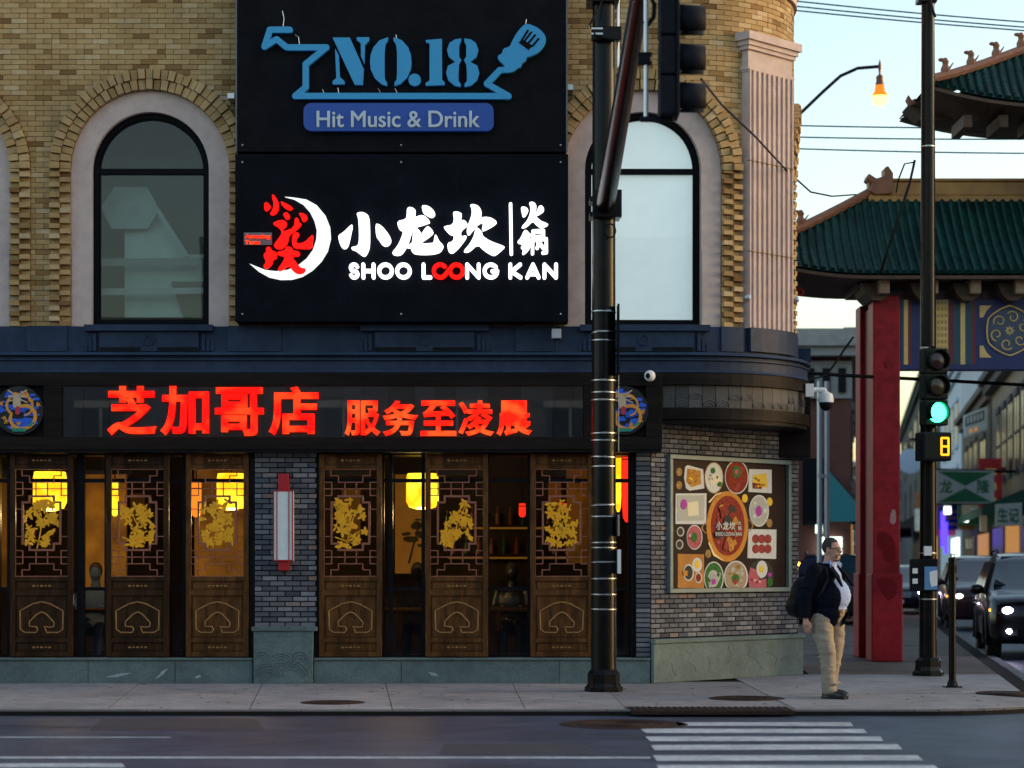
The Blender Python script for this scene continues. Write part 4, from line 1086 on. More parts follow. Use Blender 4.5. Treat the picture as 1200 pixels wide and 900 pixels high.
# dragon medallions
M_mblue = mat('medallion_blue', (.02,.13,.75), .4); M_mgold = mat('medallion_gold', (.75,.32,.04), .4); M_mtan = mat('medallion_tan', (.55,.42,.28), .5); M_mred = mat('medallion_red', (.5,.03,.05), .5); M_mgreen = mat('medallion_green', (.02,.25,.16), .5)
M_mblack = mat('medallion_ground', (.008,.008,.012), .4)
def medallion(cx, label, seed):
    rr = random.Random(seed); cy = 481; Y = FB + .03
    t = thing('dragon_medallion', label, 'ornament', (PX(cx, Y), Y, PZ(cy + 28, Y)))
    m = MB(); shape(m, circ(cx, cy, 28.5, n=36)[:-1], Y, .03); m.build('disc', M_mblack, t)
    m = MB(); k = 0
    for _ in range(58):
        a, r = rr.uniform(0, 6.28), 24*math.sqrt(rr.random()); L = rr.uniform(4, 10)
        x, y = cx + r*math.cos(a), cy + r*math.sin(a); L = min(L, (26 - r)*.9 + 2)
        k += 1; stad(m, (x - L/2, y + rr.uniform(-1, 1)), (x + L/2, y + rr.uniform(-1.5, 1.5)), rr.uniform(2, 4.2), Y, .034 + .0003*k)
    m.build('blue_clouds', M_mblue, t)
    m = MB(); pts = []
    for i in range(40):
        a = RAD(-60 + i*11.5); r = 8 + 14*abs(math.sin(i*.16)) ; pts.append((cx + r*math.cos(a), cy + 2 + r*.95*math.sin(a)))
    for i, (a, b) in enumerate(zip(pts, pts[1:])): stad(m, a, b, 4.2 - i*.06, Y, .055 + .0007*(i % 9))
    for i in range(12):
        a = rr.uniform(0, 6.28); r = rr.uniform(17, 23); x, y = cx + r*math.cos(a), cy + r*math.sin(a)
        for q in (-1, 0, 1): stad(m, (x, y), (x + 4*math.cos(a*3 + q*.7), y + 4*math.sin(a*3 + q*.7)), 1.1, Y, .058 + .0007*(i % 5 + q))
    m.build('golden_body', M_mgold, t)
    m = MB(); i = 0
    for a, b, w_ in (((cx - 2, cy - 14), (cx - 2, cy - 6), 9), ((cx - 4, cy - 18), (cx - 12, cy - 23), 1.5), ((cx + 1, cy - 18), (cx + 9, cy - 23), 1.5), ((cx - 6, cy - 12), (cx - 13, cy - 10), 1.4), ((cx + 3, cy - 12), (cx + 10, cy - 9), 1.4), ((cx - 6, cy - 16), (cx - 11, cy - 16), 2.2), ((cx + 3, cy - 16), (cx + 8, cy - 16), 2.2)):
        stad(m, a, b, w_, Y, .064 + .001*i); i += 1
    m.build('dragon_head', M_mtan, t)
    m = MB(); stad(m, (cx - 1, cy - 2), (cx - 1, cy + 3), 5, Y, .073); m.build('red_pearl', M_mred, t)
    m = MB(); stad(m, (cx - 6, cy + 23), (cx + 7, cy + 23), 4, Y, .06); stad(m, (cx + 12, cy + 18), (cx + 17, cy + 15), 3, Y, .061); m.build('green_waves', M_mgreen, t)
medallion(23, 'round blue and gold dragon medallion at the left end of the fascia', 1)
medallion(731, 'round blue and gold dragon medallion half hidden behind the black signal pole', 2)
# red and white wall lamp on the pier
sc_ = thing('wall_lamp', 'red and white box wall lamp on the grey brick pier', 'lamp', (PX(331.5, -.1), -.06, PZ(669, -.1)))
M_lred = mat('lacquer_red', (.42,.01,.015), .4)
M_lwh = mat('frosted_lamp_panel', (.80,.83,.82), .4, col2=(.66,.71,.71), scale=8)
LYF = -.2
m = MB(); m.box(PX(325.8, LYF), PX(337.8, LYF), LYF + .03, -.05, PZ(668.5, LYF), PZ(555, LYF)); m.build('back_plate', M_lred, sc_, bevel=.004)
m = MB(); m.box(PX(320.3, LYF), PX(343.3, LYF), LYF, -.05, PZ(657, LYF), PZ(575, LYF)); m.build('body', M_lwh, sc_)
m = MB()
for x in (320.6, 324.6, 338.6, 342.8): m.box(PX(x - .55, LYF), PX(x + .55, LYF), LYF - .008, LYF + .02, PZ(657, LYF), PZ(575, LYF))
for y in (575.3, 656.7): m.box(PX(320.1, LYF), PX(343.5, LYF), LYF - .007, LYF + .02, PZ(y + .6, LYF), PZ(y - .6, LYF))
m.build('red_frame', M_lred, sc_)
# menu board with photographs of dishes on the cut corner
mb_ = thing('menu_board', 'framed dark menu board of dishes round a red hotpot, on the corner wall', 'board', (*K(KT(850), .05), PZ(694, 1)))
def kpoly(m, pts, o, t=.003, tone=.5):
    a = [onK(x, y, o) for x, y in pts]; b = [onK(x, y, o - t) if 0 else p - Vector((CN.x, CN.y, 0))*t for (x, y), p in zip(pts, a)]
    n = len(a); m.add(a + b, [list(range(n)), list(range(2*n - 1, n - 1, -1))] + [(i, i + n, (i+1) % n + n, (i+1) % n) for i in range(n)], tone)
def kz(x, y): return (770 + x/5, 520 + y/5)
def kplate(pts, mt, o, nm='print', zoomed=True, par=mb_):
    m = MB(); kpoly(m, [kz(*p) for p in pts] if zoomed else pts, o); return m.build(nm, mt, par)
def kell(cx, cy, rx, ry, n=28, a0=0): return [(cx + rx*math.cos(2*math.pi*k/n + a0), cy + ry*math.sin(2*math.pi*k/n + a0)) for k in range(n)]
t0, t1 = KT(781.5), KT(923.5)
zb0 = onK(782, 695, 0).z; zt0 = onK(782, 532.4, 0).z
m = MB()
def kbox(m, ta, tb, za, zb, o0, o1):
    m.hexa([(*K(ta, o1), za), (*K(tb, o1), za), (*K(tb, o0), za), (*K(ta, o0), za), (*K(ta, o1), zb), (*K(tb, o1), zb), (*K(tb, o0), zb), (*K(ta, o0), zb)])
fw_ = .055
kbox(m, t0, t1, zb0, zb0 + fw_, -.04, .06); kbox(m, t0, t1, zt0 - fw_, zt0, -.04, .06); kbox(m, t0, t0 + fw_, zb0 + fw_, zt0 - fw_, -.04, .06); kbox(m, t1 - fw_, t1, zb0 + fw_, zt0 - fw_, -.04, .06)
m.build('frame', mat('grey_green_frame', (.20,.255,.24), .5, col2=(.15,.19,.18), scale=6), mb_, bevel=.006)
m = MB(); kbox(m, t0 + .02, t1 - .02, zb0 + .02, zt0 - .02, -.04, .012); m.build('backing', mat('dark_print', (.022,.011,.010), .5, col2=(.030,.017,.015), scale=4, spec=.08), mb_)
Pm = {}
def pc(nm, c, c2=None, sc=25): 
    if nm not in Pm: Pm[nm] = mat('print_' + nm, c, .5, col2=c2, scale=sc, amt=.5, spec=.08)
    return Pm[nm]
wht = pc('plate', (.72,.72,.68), (.6,.6,.58)); org = pc('rim', (.68,.30,.05), (.55,.2,.03)); soup = pc('soup', (.36,.035,.015), (.12,.02,.01)); hot = pc('hotpot', (.40,.05,.03), (.14,.02,.015), 40)
fry = pc('fried', (.72,.36,.06), (.35,.13,.02)); grn = pc('greens', (.06,.22,.04), (.02,.08,.02)); pur = pc('flower', (.45,.06,.35)); pnk = pc('meat', (.60,.17,.20), (.35,.06,.08), 60); egg = pc('yolk', (.85,.55,.06)); red = pc('sausage', (.42,.07,.06), (.22,.03,.03)); wod = pc('wood', (.55,.25,.06), (.4,.16,.04), 8); tof = pc('tofu', (.80,.72,.50)); gry = pc('rice', (.55,.55,.48), (.4,.4,.35), 60); dk = pc('darkbowl', (.05,.045,.04)); gld = pc('spice', (.5,.3,.1), (.25,.13,.04)); ndl = pc('noodle', (.50,.38,.25), (.3,.2,.12), 50)
O = .016
def dish(pts, mt, lev, nm): kplate(pts, mt, O + .0035*lev, nm)
dish(kell(412, 485, 122, 207, 40), org, 0, 'pan'); dish(kell(415, 480, 98, 176, 40), hot, 1, 'pan_soup')
random.seed(31)
for k in range(26):
    a, r = random.uniform(0, 6.28), math.sqrt(random.random())*.85
    dish(kell(415 + 95*r*math.cos(a), 480 + 165*r*math.sin(a), random.uniform(5, 11), random.uniform(7, 15), 8), random.choice((soup, hot, pnk, dk, red)), 2 + .1*k, 'hotpot_bit')
for x0, y0, x1, y1 in ((255, 455, 290, 530), (535, 440, 562, 520)):
    s_ = -1 if x0 < 400 else 1; cx_ = x1 if s_ < 0 else x0
    q = [(cx_ + s_*30*math.sin(math.pi*k/8), y0 + (y1 - y0)*k/8) for k in range(9)]; q2_ = [(cx_ + s_*22*math.sin(math.pi*k/8), y0 + 6 + (y1 - y0 - 12)*k/8) for k in range(8, -1, -1)]
    dish(q + q2_, gld, 0, 'pan_handle')
for i, ch in enumerate('小龙坎'):
    text_mesh(ch, 'print_lettering', 770 + (345 + 39*i)/5, 520 + 456/5, 770 + (381 + 39*i)/5, 520 + 505/5, 0, .004, wht, mb_, bold=.03, fn=lambda px, py, w_: onK(px, py, O + .025 + w_))
text_mesh('火', 'print_lettering', 770 + 473/5, 520 + 452/5, 770 + 494/5, 520 + 478/5, 0, .004, wht, mb_, bold=.03, fn=lambda px, py, w_: onK(px, py, O + .025 + w_))
text_mesh('锅', 'print_lettering', 770 + 473/5, 520 + 482/5, 770 + 494/5, 520 + 508/5, 0, .004, wht, mb_, bold=.02, fn=lambda px, py, w_: onK(px, py, O + .025 + w_))
text_mesh('SHOO LOONG KAN', 'print_lettering', 770 + 342/5, 520 + 518/5, 770 + 496/5, 520 + 540/5, 0, .004, wht, mb_, bold=.03, fn=lambda px, py, w_: onK(px, py, O + .025 + w_))
dish([(165,135),(180,125),(270,150),(277,262),(190,275),(170,260),(158,200)], wht, 0, 'plate'); dish([(178,145),(255,158),(258,235),(205,255),(172,225)], fry, 1, 'food')
dish(kell(333, 200, 56, 93), gld, 0, 'plate_rim'); dish(kell(333, 200, 51, 87), wht, 1, 'plate'); dish([(302,195),(365,175),(372,225),(315,250)], tof, 2, 'food'); dish(kell(328, 157, 15, 18, 10), grn, 2, 'garnish'); dish(kell(368, 237, 14, 15, 10), grn, 3, 'garnish')
dish(kell(467, 195, 70, 100), wht, 0, 'bowl'); dish(kell(467, 195, 64, 93), soup, 1, 'soup'); dish(kell(466, 165, 25, 36, 14), grn, 2, 'garnish'); dish(kell(466, 165, 11, 17, 10), pnk, 3, 'garnish')
dish([(540,148),(672,152),(672,290),(536,282)], wht, 0, 'plate'); dish([(562,185),(640,172),(648,255),(560,262)], egg, 1, 'food'); dish([(560,228),(615,235),(612,265),(562,262)], soup, 2, 'food')
dish([(110,292),(290,290),(288,472),(108,470)], wht, 0, 'plate'); dish([(120,302),(278,302),(276,450),(120,452)], gry, 1, 'plate'); dish([(178,345),(242,335),(245,420),(182,425)], tof, 2, 'food'); dish(kell(158, 355, 18, 30, 12), pur, 3, 'flower')
dish(kell(598, 393, 58, 93), wht, 0, 'plate'); dish(kell(598, 393, 50, 84), gry, 1, 'food'); dish(kell(596, 395, 18, 32, 12), pur, 2, 'flower')
dish(kell(220, 548, 46, 73), wht, 0, 'plate'); dish(kell(220, 548, 42, 67), pnk, 1, 'food'); dish(kell(218, 548, 19, 30, 12), grn, 2, 'garnish')
dish([(536,500),(700,503),(698,675),(530,670)], wht, 0, 'tray')
for i in range(3):
    for j in range(2): dish(kell(578 + i*36, 558 + j*58, 21, 27, 14), red, 1 + i*.3, 'meatball')
dish([(122,645),(275,648),(275,845),(122,845)], wod, 0, 'wood_board'); dish(kell(185, 755, 30, 50), wht, 1, 'bowl'); dish(kell(185, 755, 24, 41), dk, 2, 'sauce'); dish(kell(235, 710, 28, 42), wht, 1, 'plate'); dish(kell(236, 708, 16, 24), egg, 2, 'egg_yolk'); dish(kell(243, 785, 20, 32), wht, 1.5, 'small_bowl'); dish(kell(243, 785, 15, 25), soup, 2, 'sauce'); dish([(150,742),(182,745),(178,775),(155,772)], fry, 3, 'food')
def clip(p): return [(x, min(y, 843)) for x, y in p]
dish(clip(kell(333, 785, 58, 95)), wht, 0, 'bowl'); dish(clip(kell(333, 785, 52, 88)), grn, 1, 'greens'); dish(clip(kell(330, 790, 32, 50)), gry, 2, 'food'); dish(kell(332, 808, 14, 18, 10), pur, 3, 'garnish')
dish(clip(kell(463, 780, 70, 95)), wht, 0, 'bowl'); dish(clip(kell(463, 780, 62, 87)), ndl, 1, 'noodles'); dish(kell(460, 790, 22, 26, 12), grn, 2, 'garnish'); dish(kell(460, 806, 12, 16, 10), red, 3, 'garnish')
dish(clip(kell(608, 775, 76, 97)), dk, 0, 'bowl'); dish(clip([(548,725),(585,740),(600,800),(640,790),(640,843),(540,843),(535,780)]), pnk, 1, 'food'); dish(kell(615, 735, 32, 50), wht, 2, 'egg_white'); dish(kell(613, 735, 14, 20), egg, 3, 'egg_yolk'); dish(kell(660, 768, 12, 14, 10), pur, 2, 'flower'); dish(kell(662, 810, 16, 28, 10), grn, 2, 'garnish')
def scatter(cx, cy, rx, ry, mts, n, lev, nm='food_bit'):
    for k in range(n):
        a, r = random.uniform(0, 6.28), math.sqrt(random.random())*.8; q = random.uniform(.10, .24)
        x, y = cx + rx*r*math.cos(a), cy + ry*r*math.sin(a); b = random.uniform(0, 3)
        dish([(x + rx*q*1.2*math.cos(t)*random.uniform(.6, 1.2), min(y + ry*q*math.sin(t)*random.uniform(.6, 1.2), 843)) for t in (b, b + 1, b + 2.1, b + 3.2, b + 4.2, b + 5.2)], random.choice(mts), lev + .05*k, nm)
shd = pc('shade', (.30,.16,.04)); lpk = pc('palemeat', (.72,.40,.40)); dgr = pc('darkgreen', (.02,.09,.02)); wh2 = pc('shadowed_plate', (.42,.42,.40))
scatter(215, 200, 40, 55, (fry, shd, egg), 14, 2); scatter(467, 200, 55, 85, (soup, hot, red), 14, 1.3); scatter(600, 225, 40, 45, (egg, fry, shd), 8, 2.2); scatter(598, 393, 46, 78, (gry, wht, wh2), 14, 1.2); scatter(220, 548, 38, 62, (pnk, lpk, red), 14, 1.2)
scatter(333, 785, 50, 80, (grn, dgr, wh2, gry), 16, 2.2); scatter(463, 780, 58, 80, (ndl, shd, gry), 16, 1.2); scatter(585, 800, 45, 50, (pnk, lpk, red), 10, 1.2); scatter(412, 485, 92, 165, (soup, hot, dk, red, fry), 26, 4.7); scatter(333, 210, 36, 55, (wht, wh2, grn), 6, 2.4)
dish([(300,345),(306,335),(345,295),(380,283),(378,289),(345,303),(312,345)], pc('glint', (.95,.75,.4)), 1.1, 'pan_glint'); dish([(300,580),(330,655),(390,688),(388,682),(338,645),(308,578)], pc('glint', (.95,.75,.4)), 1.1, 'pan_glint')
for x, y, c in ((130,165,gld),(130,243,gld),(300,645,gld),(515,320,egg),(660,340,egg),(658,465,gld)): dish(kell(x, y, 17, 25, 14), c, 0, 'spice_bowl')
for x, y in ((138,515),(132,590)): dish(kell(x, y, 22, 29, 16), gry, 0, 'small_ring'); dish(kell(x, y, 15, 21, 16), dk, 1, 'small_ring')
# security cameras and a small junction box
def ball_cam(px, py, Y, r, label):
    X, Z = PX(px, Y), PZ(py, Y); t = thing('security_camera', label, 'camera', (X, Y, Z))
    m = MB(); m.ell((X, Y, Z), (r, r, r), nu=20, nv=12); m.build('housing', M_white, t, smooth=True)
    m = MB(); m.ell((X - r*.35, Y - r*.72, Z - r*.05), (r*.45, r*.45, r*.5), nu=14, nv=8); m.build('lens', M_black, t, smooth=True)
    m = MB(); m.tube([(X, Y + r*.5, Z), (X, Y + .2, Z)], r*.5, 10); m.build('mount', M_white, t)
ball_cam(761.5, 440.5, -.34, .07, 'white ball security camera on the fascia above the right medallion')
X, Y = PX(968, .9), .9
t = thing('security_camera', 'white dome security camera on a bracket at the building corner', 'camera', (X, Y, PZ(482, Y)))
m = MB(); m.tube([(PX(951, Y), Y, PZ(457, Y)), (X - .02, Y, PZ(457, Y)), (X, Y, PZ(462, Y))], .035, 10); m.box(PX(949, Y) - .06, PX(953, Y), Y - .06, Y + .06, PZ(465, Y), PZ(450, Y)); m.build('bracket', M_white, t)
m = MB(); m.lathe([(.03, .0), (.085, -.03), (.10, -.09), (.10, -.14)], (X, Y, PZ(459, Y)), 20); m.build('housing', M_white, t, smooth=True)
m = MB(); m.ell((X, Y, PZ(472.5, Y)), (.09, .09, .10), nu=18, nv=10); m.build('dome', M_black, t, smooth=True)
jb = thing('junction_box', 'small pale junction box under the right end of the lower sign', 'box', (PX(652, -.2), -.1, PZ(396, -.1)))
m = MB(); m.box(PX(646.5, -.2), PX(657.5, -.2), -.24, -.06, PZ(396.5, -.2), PZ(385.5, -.2)); m.build('case', mat('pale_grey_plastic', (.42,.46,.5), .5), jb, bevel=.006)
m = MB(); m.tube([(PX(652, -.2), -.12, PZ(396, -.2)), (PX(652, -.2), -.12, PZ(411, -.2))], .008, 6); m.build('cable', M_navy, jb)
for k, (x, y) in enumerate(((871, 349), (923, 351))):
    u = U(x, .0) if k == 0 else CX + RW*RAD(66); p = W(u, .1); t = thing('anchor_plate', ('small steel anchor plate between the arch bricks and the fluted pilaster', 'small steel anchor plate right of the fluted pilaster')[k], 'anchor', (*p, PZ(y, p[1])))
    m = MB(); Z = PZ(y, p[1]); m.lathe([(.04, 0), (.04, .02), (.015, .03), (.015, .06)], (*p, Z), 14, M=Matrix.Rotation(RAD(90), 4, 'X') @ Matrix.Rotation(0, 4, 'Z')); m.build('boss', M_steel, t)
print('s4 ok')
# ---------------------------------------------------------------- near signal pole with mast arm over the street
PY = -1.8; PXc = PX(707.5, PY)
pole = thing('signal_pole', 'thick black signal pole with steel bands and a mast arm in front of the shop', 'pole', (PXc, PY, 0))
m = MB(); m.lathe([(.155, .0), (.15, .12), (.149, .4), (.145, 1.5), (.132, 7.2), (.13, 8.7)], (PXc, PY, 0), 28); m.build('shaft', M_pole, pole, smooth=True)
m = MB(); m.lathe([(.225, .0), (.225, .045), (.205, .06), (.19, .09), (.19, .20), (.165, .24), (.15, .26)], (PXc, PY, .004), 8); m.build('base_collar', M_pole, pole)
for k in range(4):
    a = RAD(45 + 90*k); m = MB(); m.lathe([(.022, 0), (.022, .03), (.012, .03), (.012, .06)], (PXc + .2*math.cos(a), PY + .2*math.sin(a), .05), 6); m.build('bolt', M_iron, pole)
random.seed(2)
for y in (364, 388, 398, 445, 459, 468, 507, 515.5, 535, 546, 591.5, 605, 635.6, 641.6, 658.5, 678, 696.6, 714):
    z = PZ(y, PY - .14); r = .1455 - (z - 1.5)*.0022 + .004; m = MB(); h = .006
    ti = Matrix.Rotation(RAD(random.uniform(-2.5, 2.5)), 4, 'Y')
    m.lathe([(r - .006, -h), (r + .002, -h), (r + .002, h), (r - .006, h)], (PXc, PY, z), 28, M=ti); b = m.build('steel_band', M_steel, pole, smooth=True)
    m = MB(); m.box(PXc - .01 + random.uniform(-.1, .1), PXc + .025, PY - r - .012, PY - r + .01, z - .009, z + .009); m.build('band_buckle', M_steel, b)
# mast arm rising out over the road towards the camera
A0 = Vector((PXc + .01, PY - .2, PZ(240, PY - .2)))
dA = 19.0; A1 = Vector((PX(750.5, dA - D), dA - D, PZ(-6, dA - D)))
dirA = (A1 - A0)
m = MB(); pts = [A0 + dirA*k/10 for k in range(-0, 17)]; m.tube(pts, [.112 - .0024*k for k in range(17)], 18); m.ell(A0, (.112,.112,.112), nu=18, nv=10); m.build('mast_arm', M_pole, pole, smooth=True)
for y in (236, 254):
    z = PZ(y, PY); m = MB(); m.box(PXc - .17, PXc + .19, PY - .2, PY + .17, z - .03, z + .03); m.build('arm_clamp', M_pole, pole, bevel=.01)
m = MB(); m.box(PXc - .14, PXc + .20, PY - .24, PY - .1, PZ(258, PY), PZ(226, PY)); m.build('arm_plate', M_pole, pole, bevel=.01)
m = MB(); c0 = (PXc + .07, PY - .17, PZ(266, PY)); m.tube([(c0[0] + .06*math.cos(a*.5), c0[1], c0[2] - .07 + .08*math.sin(a*.5)) for a in range(14)], .009, 8); m.build('cable_loop', M_black, pole)
m = MB(); m.box(PXc - .2, PXc + .17, PY - .2, PY + .2, PZ(6, PY), PZ(-4, PY)); m.build('top_collar', M_pole, pole)
m = MB(); m.box(PXc - .15, PXc + .2, PY - .22, PY - .1, PZ(52, PY), PZ(36, PY)); m.build('cable_bracket', M_pole, pole, bevel=.01)
for y in (39, 45):
    m = MB(); m.box(PXc - .155, PXc - .02, PY - .232, PY - .21, PZ(y + 1, PY), PZ(y - 1, PY)); m.build('steel_band', M_steel, pole)
m = MB(); m.tube([(PXc - .02, PY - .18, PZ(4, PY)), (PXc - .1, PY - .2, PZ(20, PY)), (PXc - .17, PY - .2, PZ(34, PY)), (PXc - .1, PY - .24, PZ(48, PY)), (PXc + .06, PY - .24, PZ(51, PY))], .012, 8); m.build('cable', M_black, pole)
m = MB(); m.tube([(PX(724, PY), PY - .05, PZ(80, PY)), (PX(724, PY), PY - .05, PZ(-6, PY))], .018, 8); m.build('conduit', M_steel, pole)
for (y0, y1, mt_) in ((358, 440, M_black), (603, 628, M_steel), (644, 672, M_white)):
    m = MB(); m.box(PXc + .152, PXc + .158 + (.03 if mt_ is M_white else .014), PY - .28, PY + .02, PZ(y1, PY - .1), PZ(y0, PY - .1)); m.build('edge_on_notice', mt_, pole)
m = MB(); m.tube([(PXc + .17, PY - .1, PZ(372, PY)), (PXc + .168, PY - .1, PZ(530, PY))], .006, 6); m.build('conduit', M_steel, pole)
# traffic light hung on the arm, seen from the side
TY = -8.55; TX = PX(757, TY)
tl = thing('traffic_light', 'black three-section traffic light seen side on, hanging from the mast arm', 'traffic light', (TX, TY, PZ(140, TY)))
M_sig = mat('black_signal_plastic', (.005,.007,.012), .55, spec=.1, col2=(.014,.015,.02), scale=5)
m = MB()
for y0, y1 in ((-16, 45), (46, 91.5), (92.5, 138)): m.box(PX(772, TY), PX(791.5, TY), TY - .15, TY + .15, PZ(y1, TY), PZ(y0, TY))
m.build('housing', M_sig, tl, bevel=.02)
m = MB(); m.box(PX(791, TY), PX(795, TY), TY - .16, TY + .16, PZ(138, TY), PZ(-16, TY)); m.build('door', M_sig, tl, bevel=.006)
for yc_ in (24, 70, 115):
    m = MB(); zc_ = PZ(yc_, TY); r = .138; n = 22; rings = []
    for k, x in enumerate((794, 810, 826)):
        rings.append([])
        for i in range(n + 1):
            a = RAD(-50 + 280*i/n) if 1 else 0
            rr = r*(1 - .03*k); dz = -.004*k
            rings[-1].append((PX(x, TY), TY - rr*math.cos(a), zc_ + rr*math.sin(a) + dz))
    p = [q for rg in rings for q in rg]; f = []
    for k in range(2):
        for i in range(n): f.append((k*(n+1)+i, k*(n+1)+i+1, (k+1)*(n+1)+i+1, (k+1)*(n+1)+i))
    m.add(p, f); o = m.build('visor', M_sig, tl, smooth=True); sm = o.modifiers.new('thick', 'SOLIDIFY'); sm.thickness = .006
    m = MB(); m.lathe([(.12, 0), (.10, .03), (.02, .045)], (PX(795, TY), TY, zc_), 20, M=Matrix.Rotation(RAD(90), 4, 'Y')); m.build('lens', mat('dark_lens', (.03,.012,.012), .2) if 'dark_lens' not in MATS else MATS['dark_lens'], tl, smooth=True)
Mt = M_steel
m = MB(); m.tube([(TX, TY, PZ(138, TY)), (TX, TY, PZ(-30, TY)), (TX, TY, 7.45)], .02, 12); m.build('mount_tube', M_steel, tl, smooth=True)
m = MB(); m.box(TX - .05, PX(789, TY), TY - .03, TY + .03, PZ(142.5, TY), PZ(137, TY)); m.build('lower_bracket', M_sig, tl, bevel=.006)
m = MB(); m.box(TX - .07, TX + .035, TY - .04, TY + .04, PZ(76, TY), PZ(62, TY)); m.build('tube_clamp', M_sig, tl, bevel=.006)
for y in (64, 74):
    m = MB(); m.box(TX - .03, TX + .05, TY - .045, TY + .045, PZ(y + 1.3, TY), PZ(y - 1.3, TY)); m.build('clamp_strap', M_black, tl)
for k in range(2):
    m = MB(); m.tube([(PX(759, TY), TY, PZ(-10, TY)), (PX(768 - 2*k, TY), TY, PZ(5, TY)), (PX(767 - 2*k, TY), TY, PZ(20, TY)), (PX(760, TY), TY, PZ(30 - 4*k, TY)), (PX(753, TY), TY, PZ(26, TY))], .012, 8); m.build('cable', M_black, tl)
def cable(pts, r, label, mt=None):
    m = MB(); m.tube(pts, r, 6); o = m.build('overhead_cable', mt or M_black, None); tag(o, label, 'cable', None); return o
P3 = lambda x, y, Y: (PX(x, Y), Y, PZ(y, Y))
cable([P3(822, 93, -8.4), P3(845, 122, -6), P3(885, 160, -3), P3(920, 198, 0.5), P3(950, 225, 3), P3(975, 230, 4.4), P3(1003, 228, 5.4)], .012, 'thin black cable running from the hanging traffic light down to the gate roof')
# ---------------------------------------------------------------- far corner pole with green light
QY = 1.7; QX = PX(1087.5, QY)
p2 = thing('signal_pole', 'slim tall black pole at the sidewalk corner carrying the green light', 'pole', (QX, QY, 0))
m = MB(); m.lathe([(.125, 0), (.12, .15), (.116, .6), (.11, 2), (.085, 9.5)], (QX, QY, 0), 22); m.build('shaft', M_pole, p2, smooth=True)
m = MB(); m.lathe([(.21, 0), (.21, .04), (.18, .07), (.17, .12), (.17, .2), (.13, .24)], (QX, QY, .004), 8); m.build('base_collar', M_pole, p2)
for y in (172, 408, 648, 702):
    z = PZ(y, QY); r = .122 - z*.0042 + .004; m = MB(); m.lathe([(r - .01, -.008), (r, -.008), (r, .008), (r - .01, .008)], (QX, QY, z), 20); m.build('steel_band', M_steel, p2)
m = MB(); m.tube([P3(1090, 0, QY - .15), P3(1093, 12, QY - .15), P3(1096, 20, QY - .15)], .02, 8); m.box(QX - .15, QX + .1, QY - .12, QY + .1, PZ(4, QY), PZ(-1, QY)); m.build('hook', M_pole, p2)
bx = thing('push_button_box', 'black push button box with a blue and white notice on the corner pole', 'box', (QX, QY - .2, PZ(693, QY)))
m = MB(); m.box(PX(1067, QY - .2), PX(1099, QY - .2), QY - .22, QY - .1, PZ(693, QY - .2), PZ(655, QY - .2)); m.build('case', M_black, bx, bevel=.012)
m = MB(); m.box(PX(1083, QY - .2), PX(1098, QY - .2), QY - .226, QY - .22, PZ(691, QY - .2), PZ(664, QY - .2)); m.build('notice', mat('blue_notice', (.10,.25,.48), .5), bx)
m = MB(); m.prism([(PX(x, QY - .2), PZ(y, QY - .2)) for x, y in ((1089,670),(1098,668),(1098,686),(1091,688),(1089,680))], QY - .23, QY - .2265); m.build('notice_print', M_white, bx)
m = MB(); m.box(PX(1083, QY - .2), PX(1092, QY - .2), QY - .2, QY - .15, PZ(651, QY - .2), PZ(640, QY - .2)); m.build('paper', M_white, bx)
for y in (666, 678):
    m = MB(); m.box(PX(1069, QY - .2), PX(1075, QY - .2), QY - .226, QY - .22, PZ(y + 6, QY - .2), PZ(y, QY - .2)); m.build('sticker', M_white, bx)
# green traffic light (turned 42 degrees to the right)
GY = QY - .32; GX = PX(1097, GY)
gl = thing('traffic_light', 'green-lit three-section traffic light on the slim corner pole', 'traffic light', (GX, GY, PZ(504, GY)))
RM = Matrix.Translation((GX, GY, 0)) @ Matrix.Rotation(RAD(14), 4, 'Z')
m = MB()
zc3_ = [PZ(423, GY), PZ(453, GY), PZ(483.5, GY)]
for z in zc3_: m.box(-.17, .17, -.02, .17, z - .168, z + .168, M=RM)
m.build('housing', mat('dark_green_signal', (.008,.016,.013), .5, spec=.12), gl, bevel=.02)
E_green = emitter('lit_green_lens', (.03,1.0,.36), 2.6)
for i, z in enumerate(zc3_):
    n = 20; rings = []
    for k, y in enumerate((-.02, -.08, -.14)):
        rings.append([RM @ Vector((.14*math.cos(RAD(-40 + 260*q/n)), y, z + .14*math.sin(RAD(-40 + 260*q/n)))) for q in range(n + 1)])
    p = [q for rg in rings for q in rg]; f = [(k*(n+1)+q, k*(n+1)+q+1, (k+1)*(n+1)+q+1, (k+1)*(n+1)+q) for k in range(2) for q in range(n)]
    m = MB(); m.add(p, f); o = m.build('visor', MATS['dark_green_signal'], gl, smooth=True); sm = o.modifiers.new('thick', 'SOLIDIFY'); sm.thickness = .006
    m = MB(); m.lathe([(.132, 0), (.11, .03), (.02, .045)], (0, 0, 0), 24, M=Matrix.Identity(4))
    m.v = [tuple(RM @ Vector((v[0], -.03 - v[2]*1.3, z + v[1]))) for v in m.v]
    m.build('lens', (MATS['dark_lens'], mat('dark_amber_lens', (.04,.025,.01), .2), E_green)[i], gl, smooth=True)
m = MB(); m.box(QX - .02, GX, GY + .02, QY, zc3_[0] + .15, zc3_[0] + .2); m.box(QX - .02, GX, GY + .02, QY, zc3_[2] - .2, zc3_[2] - .15); m.build('bracket', M_black, gl)
ps = thing('pedestrian_signal', 'pedestrian countdown signal box showing an orange 8 below the green light', 'signal', (GX, GY, PZ(540, GY)))
RP = Matrix.Translation((PX(1096.5, GY), GY, 0)) @ Matrix.Rotation(RAD(14), 4, 'Z')
za, zb = PZ(540, GY), PZ(506.5, GY)
m = MB(); m.box(-.21, .21, -.05, .2, za, zb, M=RP); m.build('case', M_sig, ps, bevel=.02)
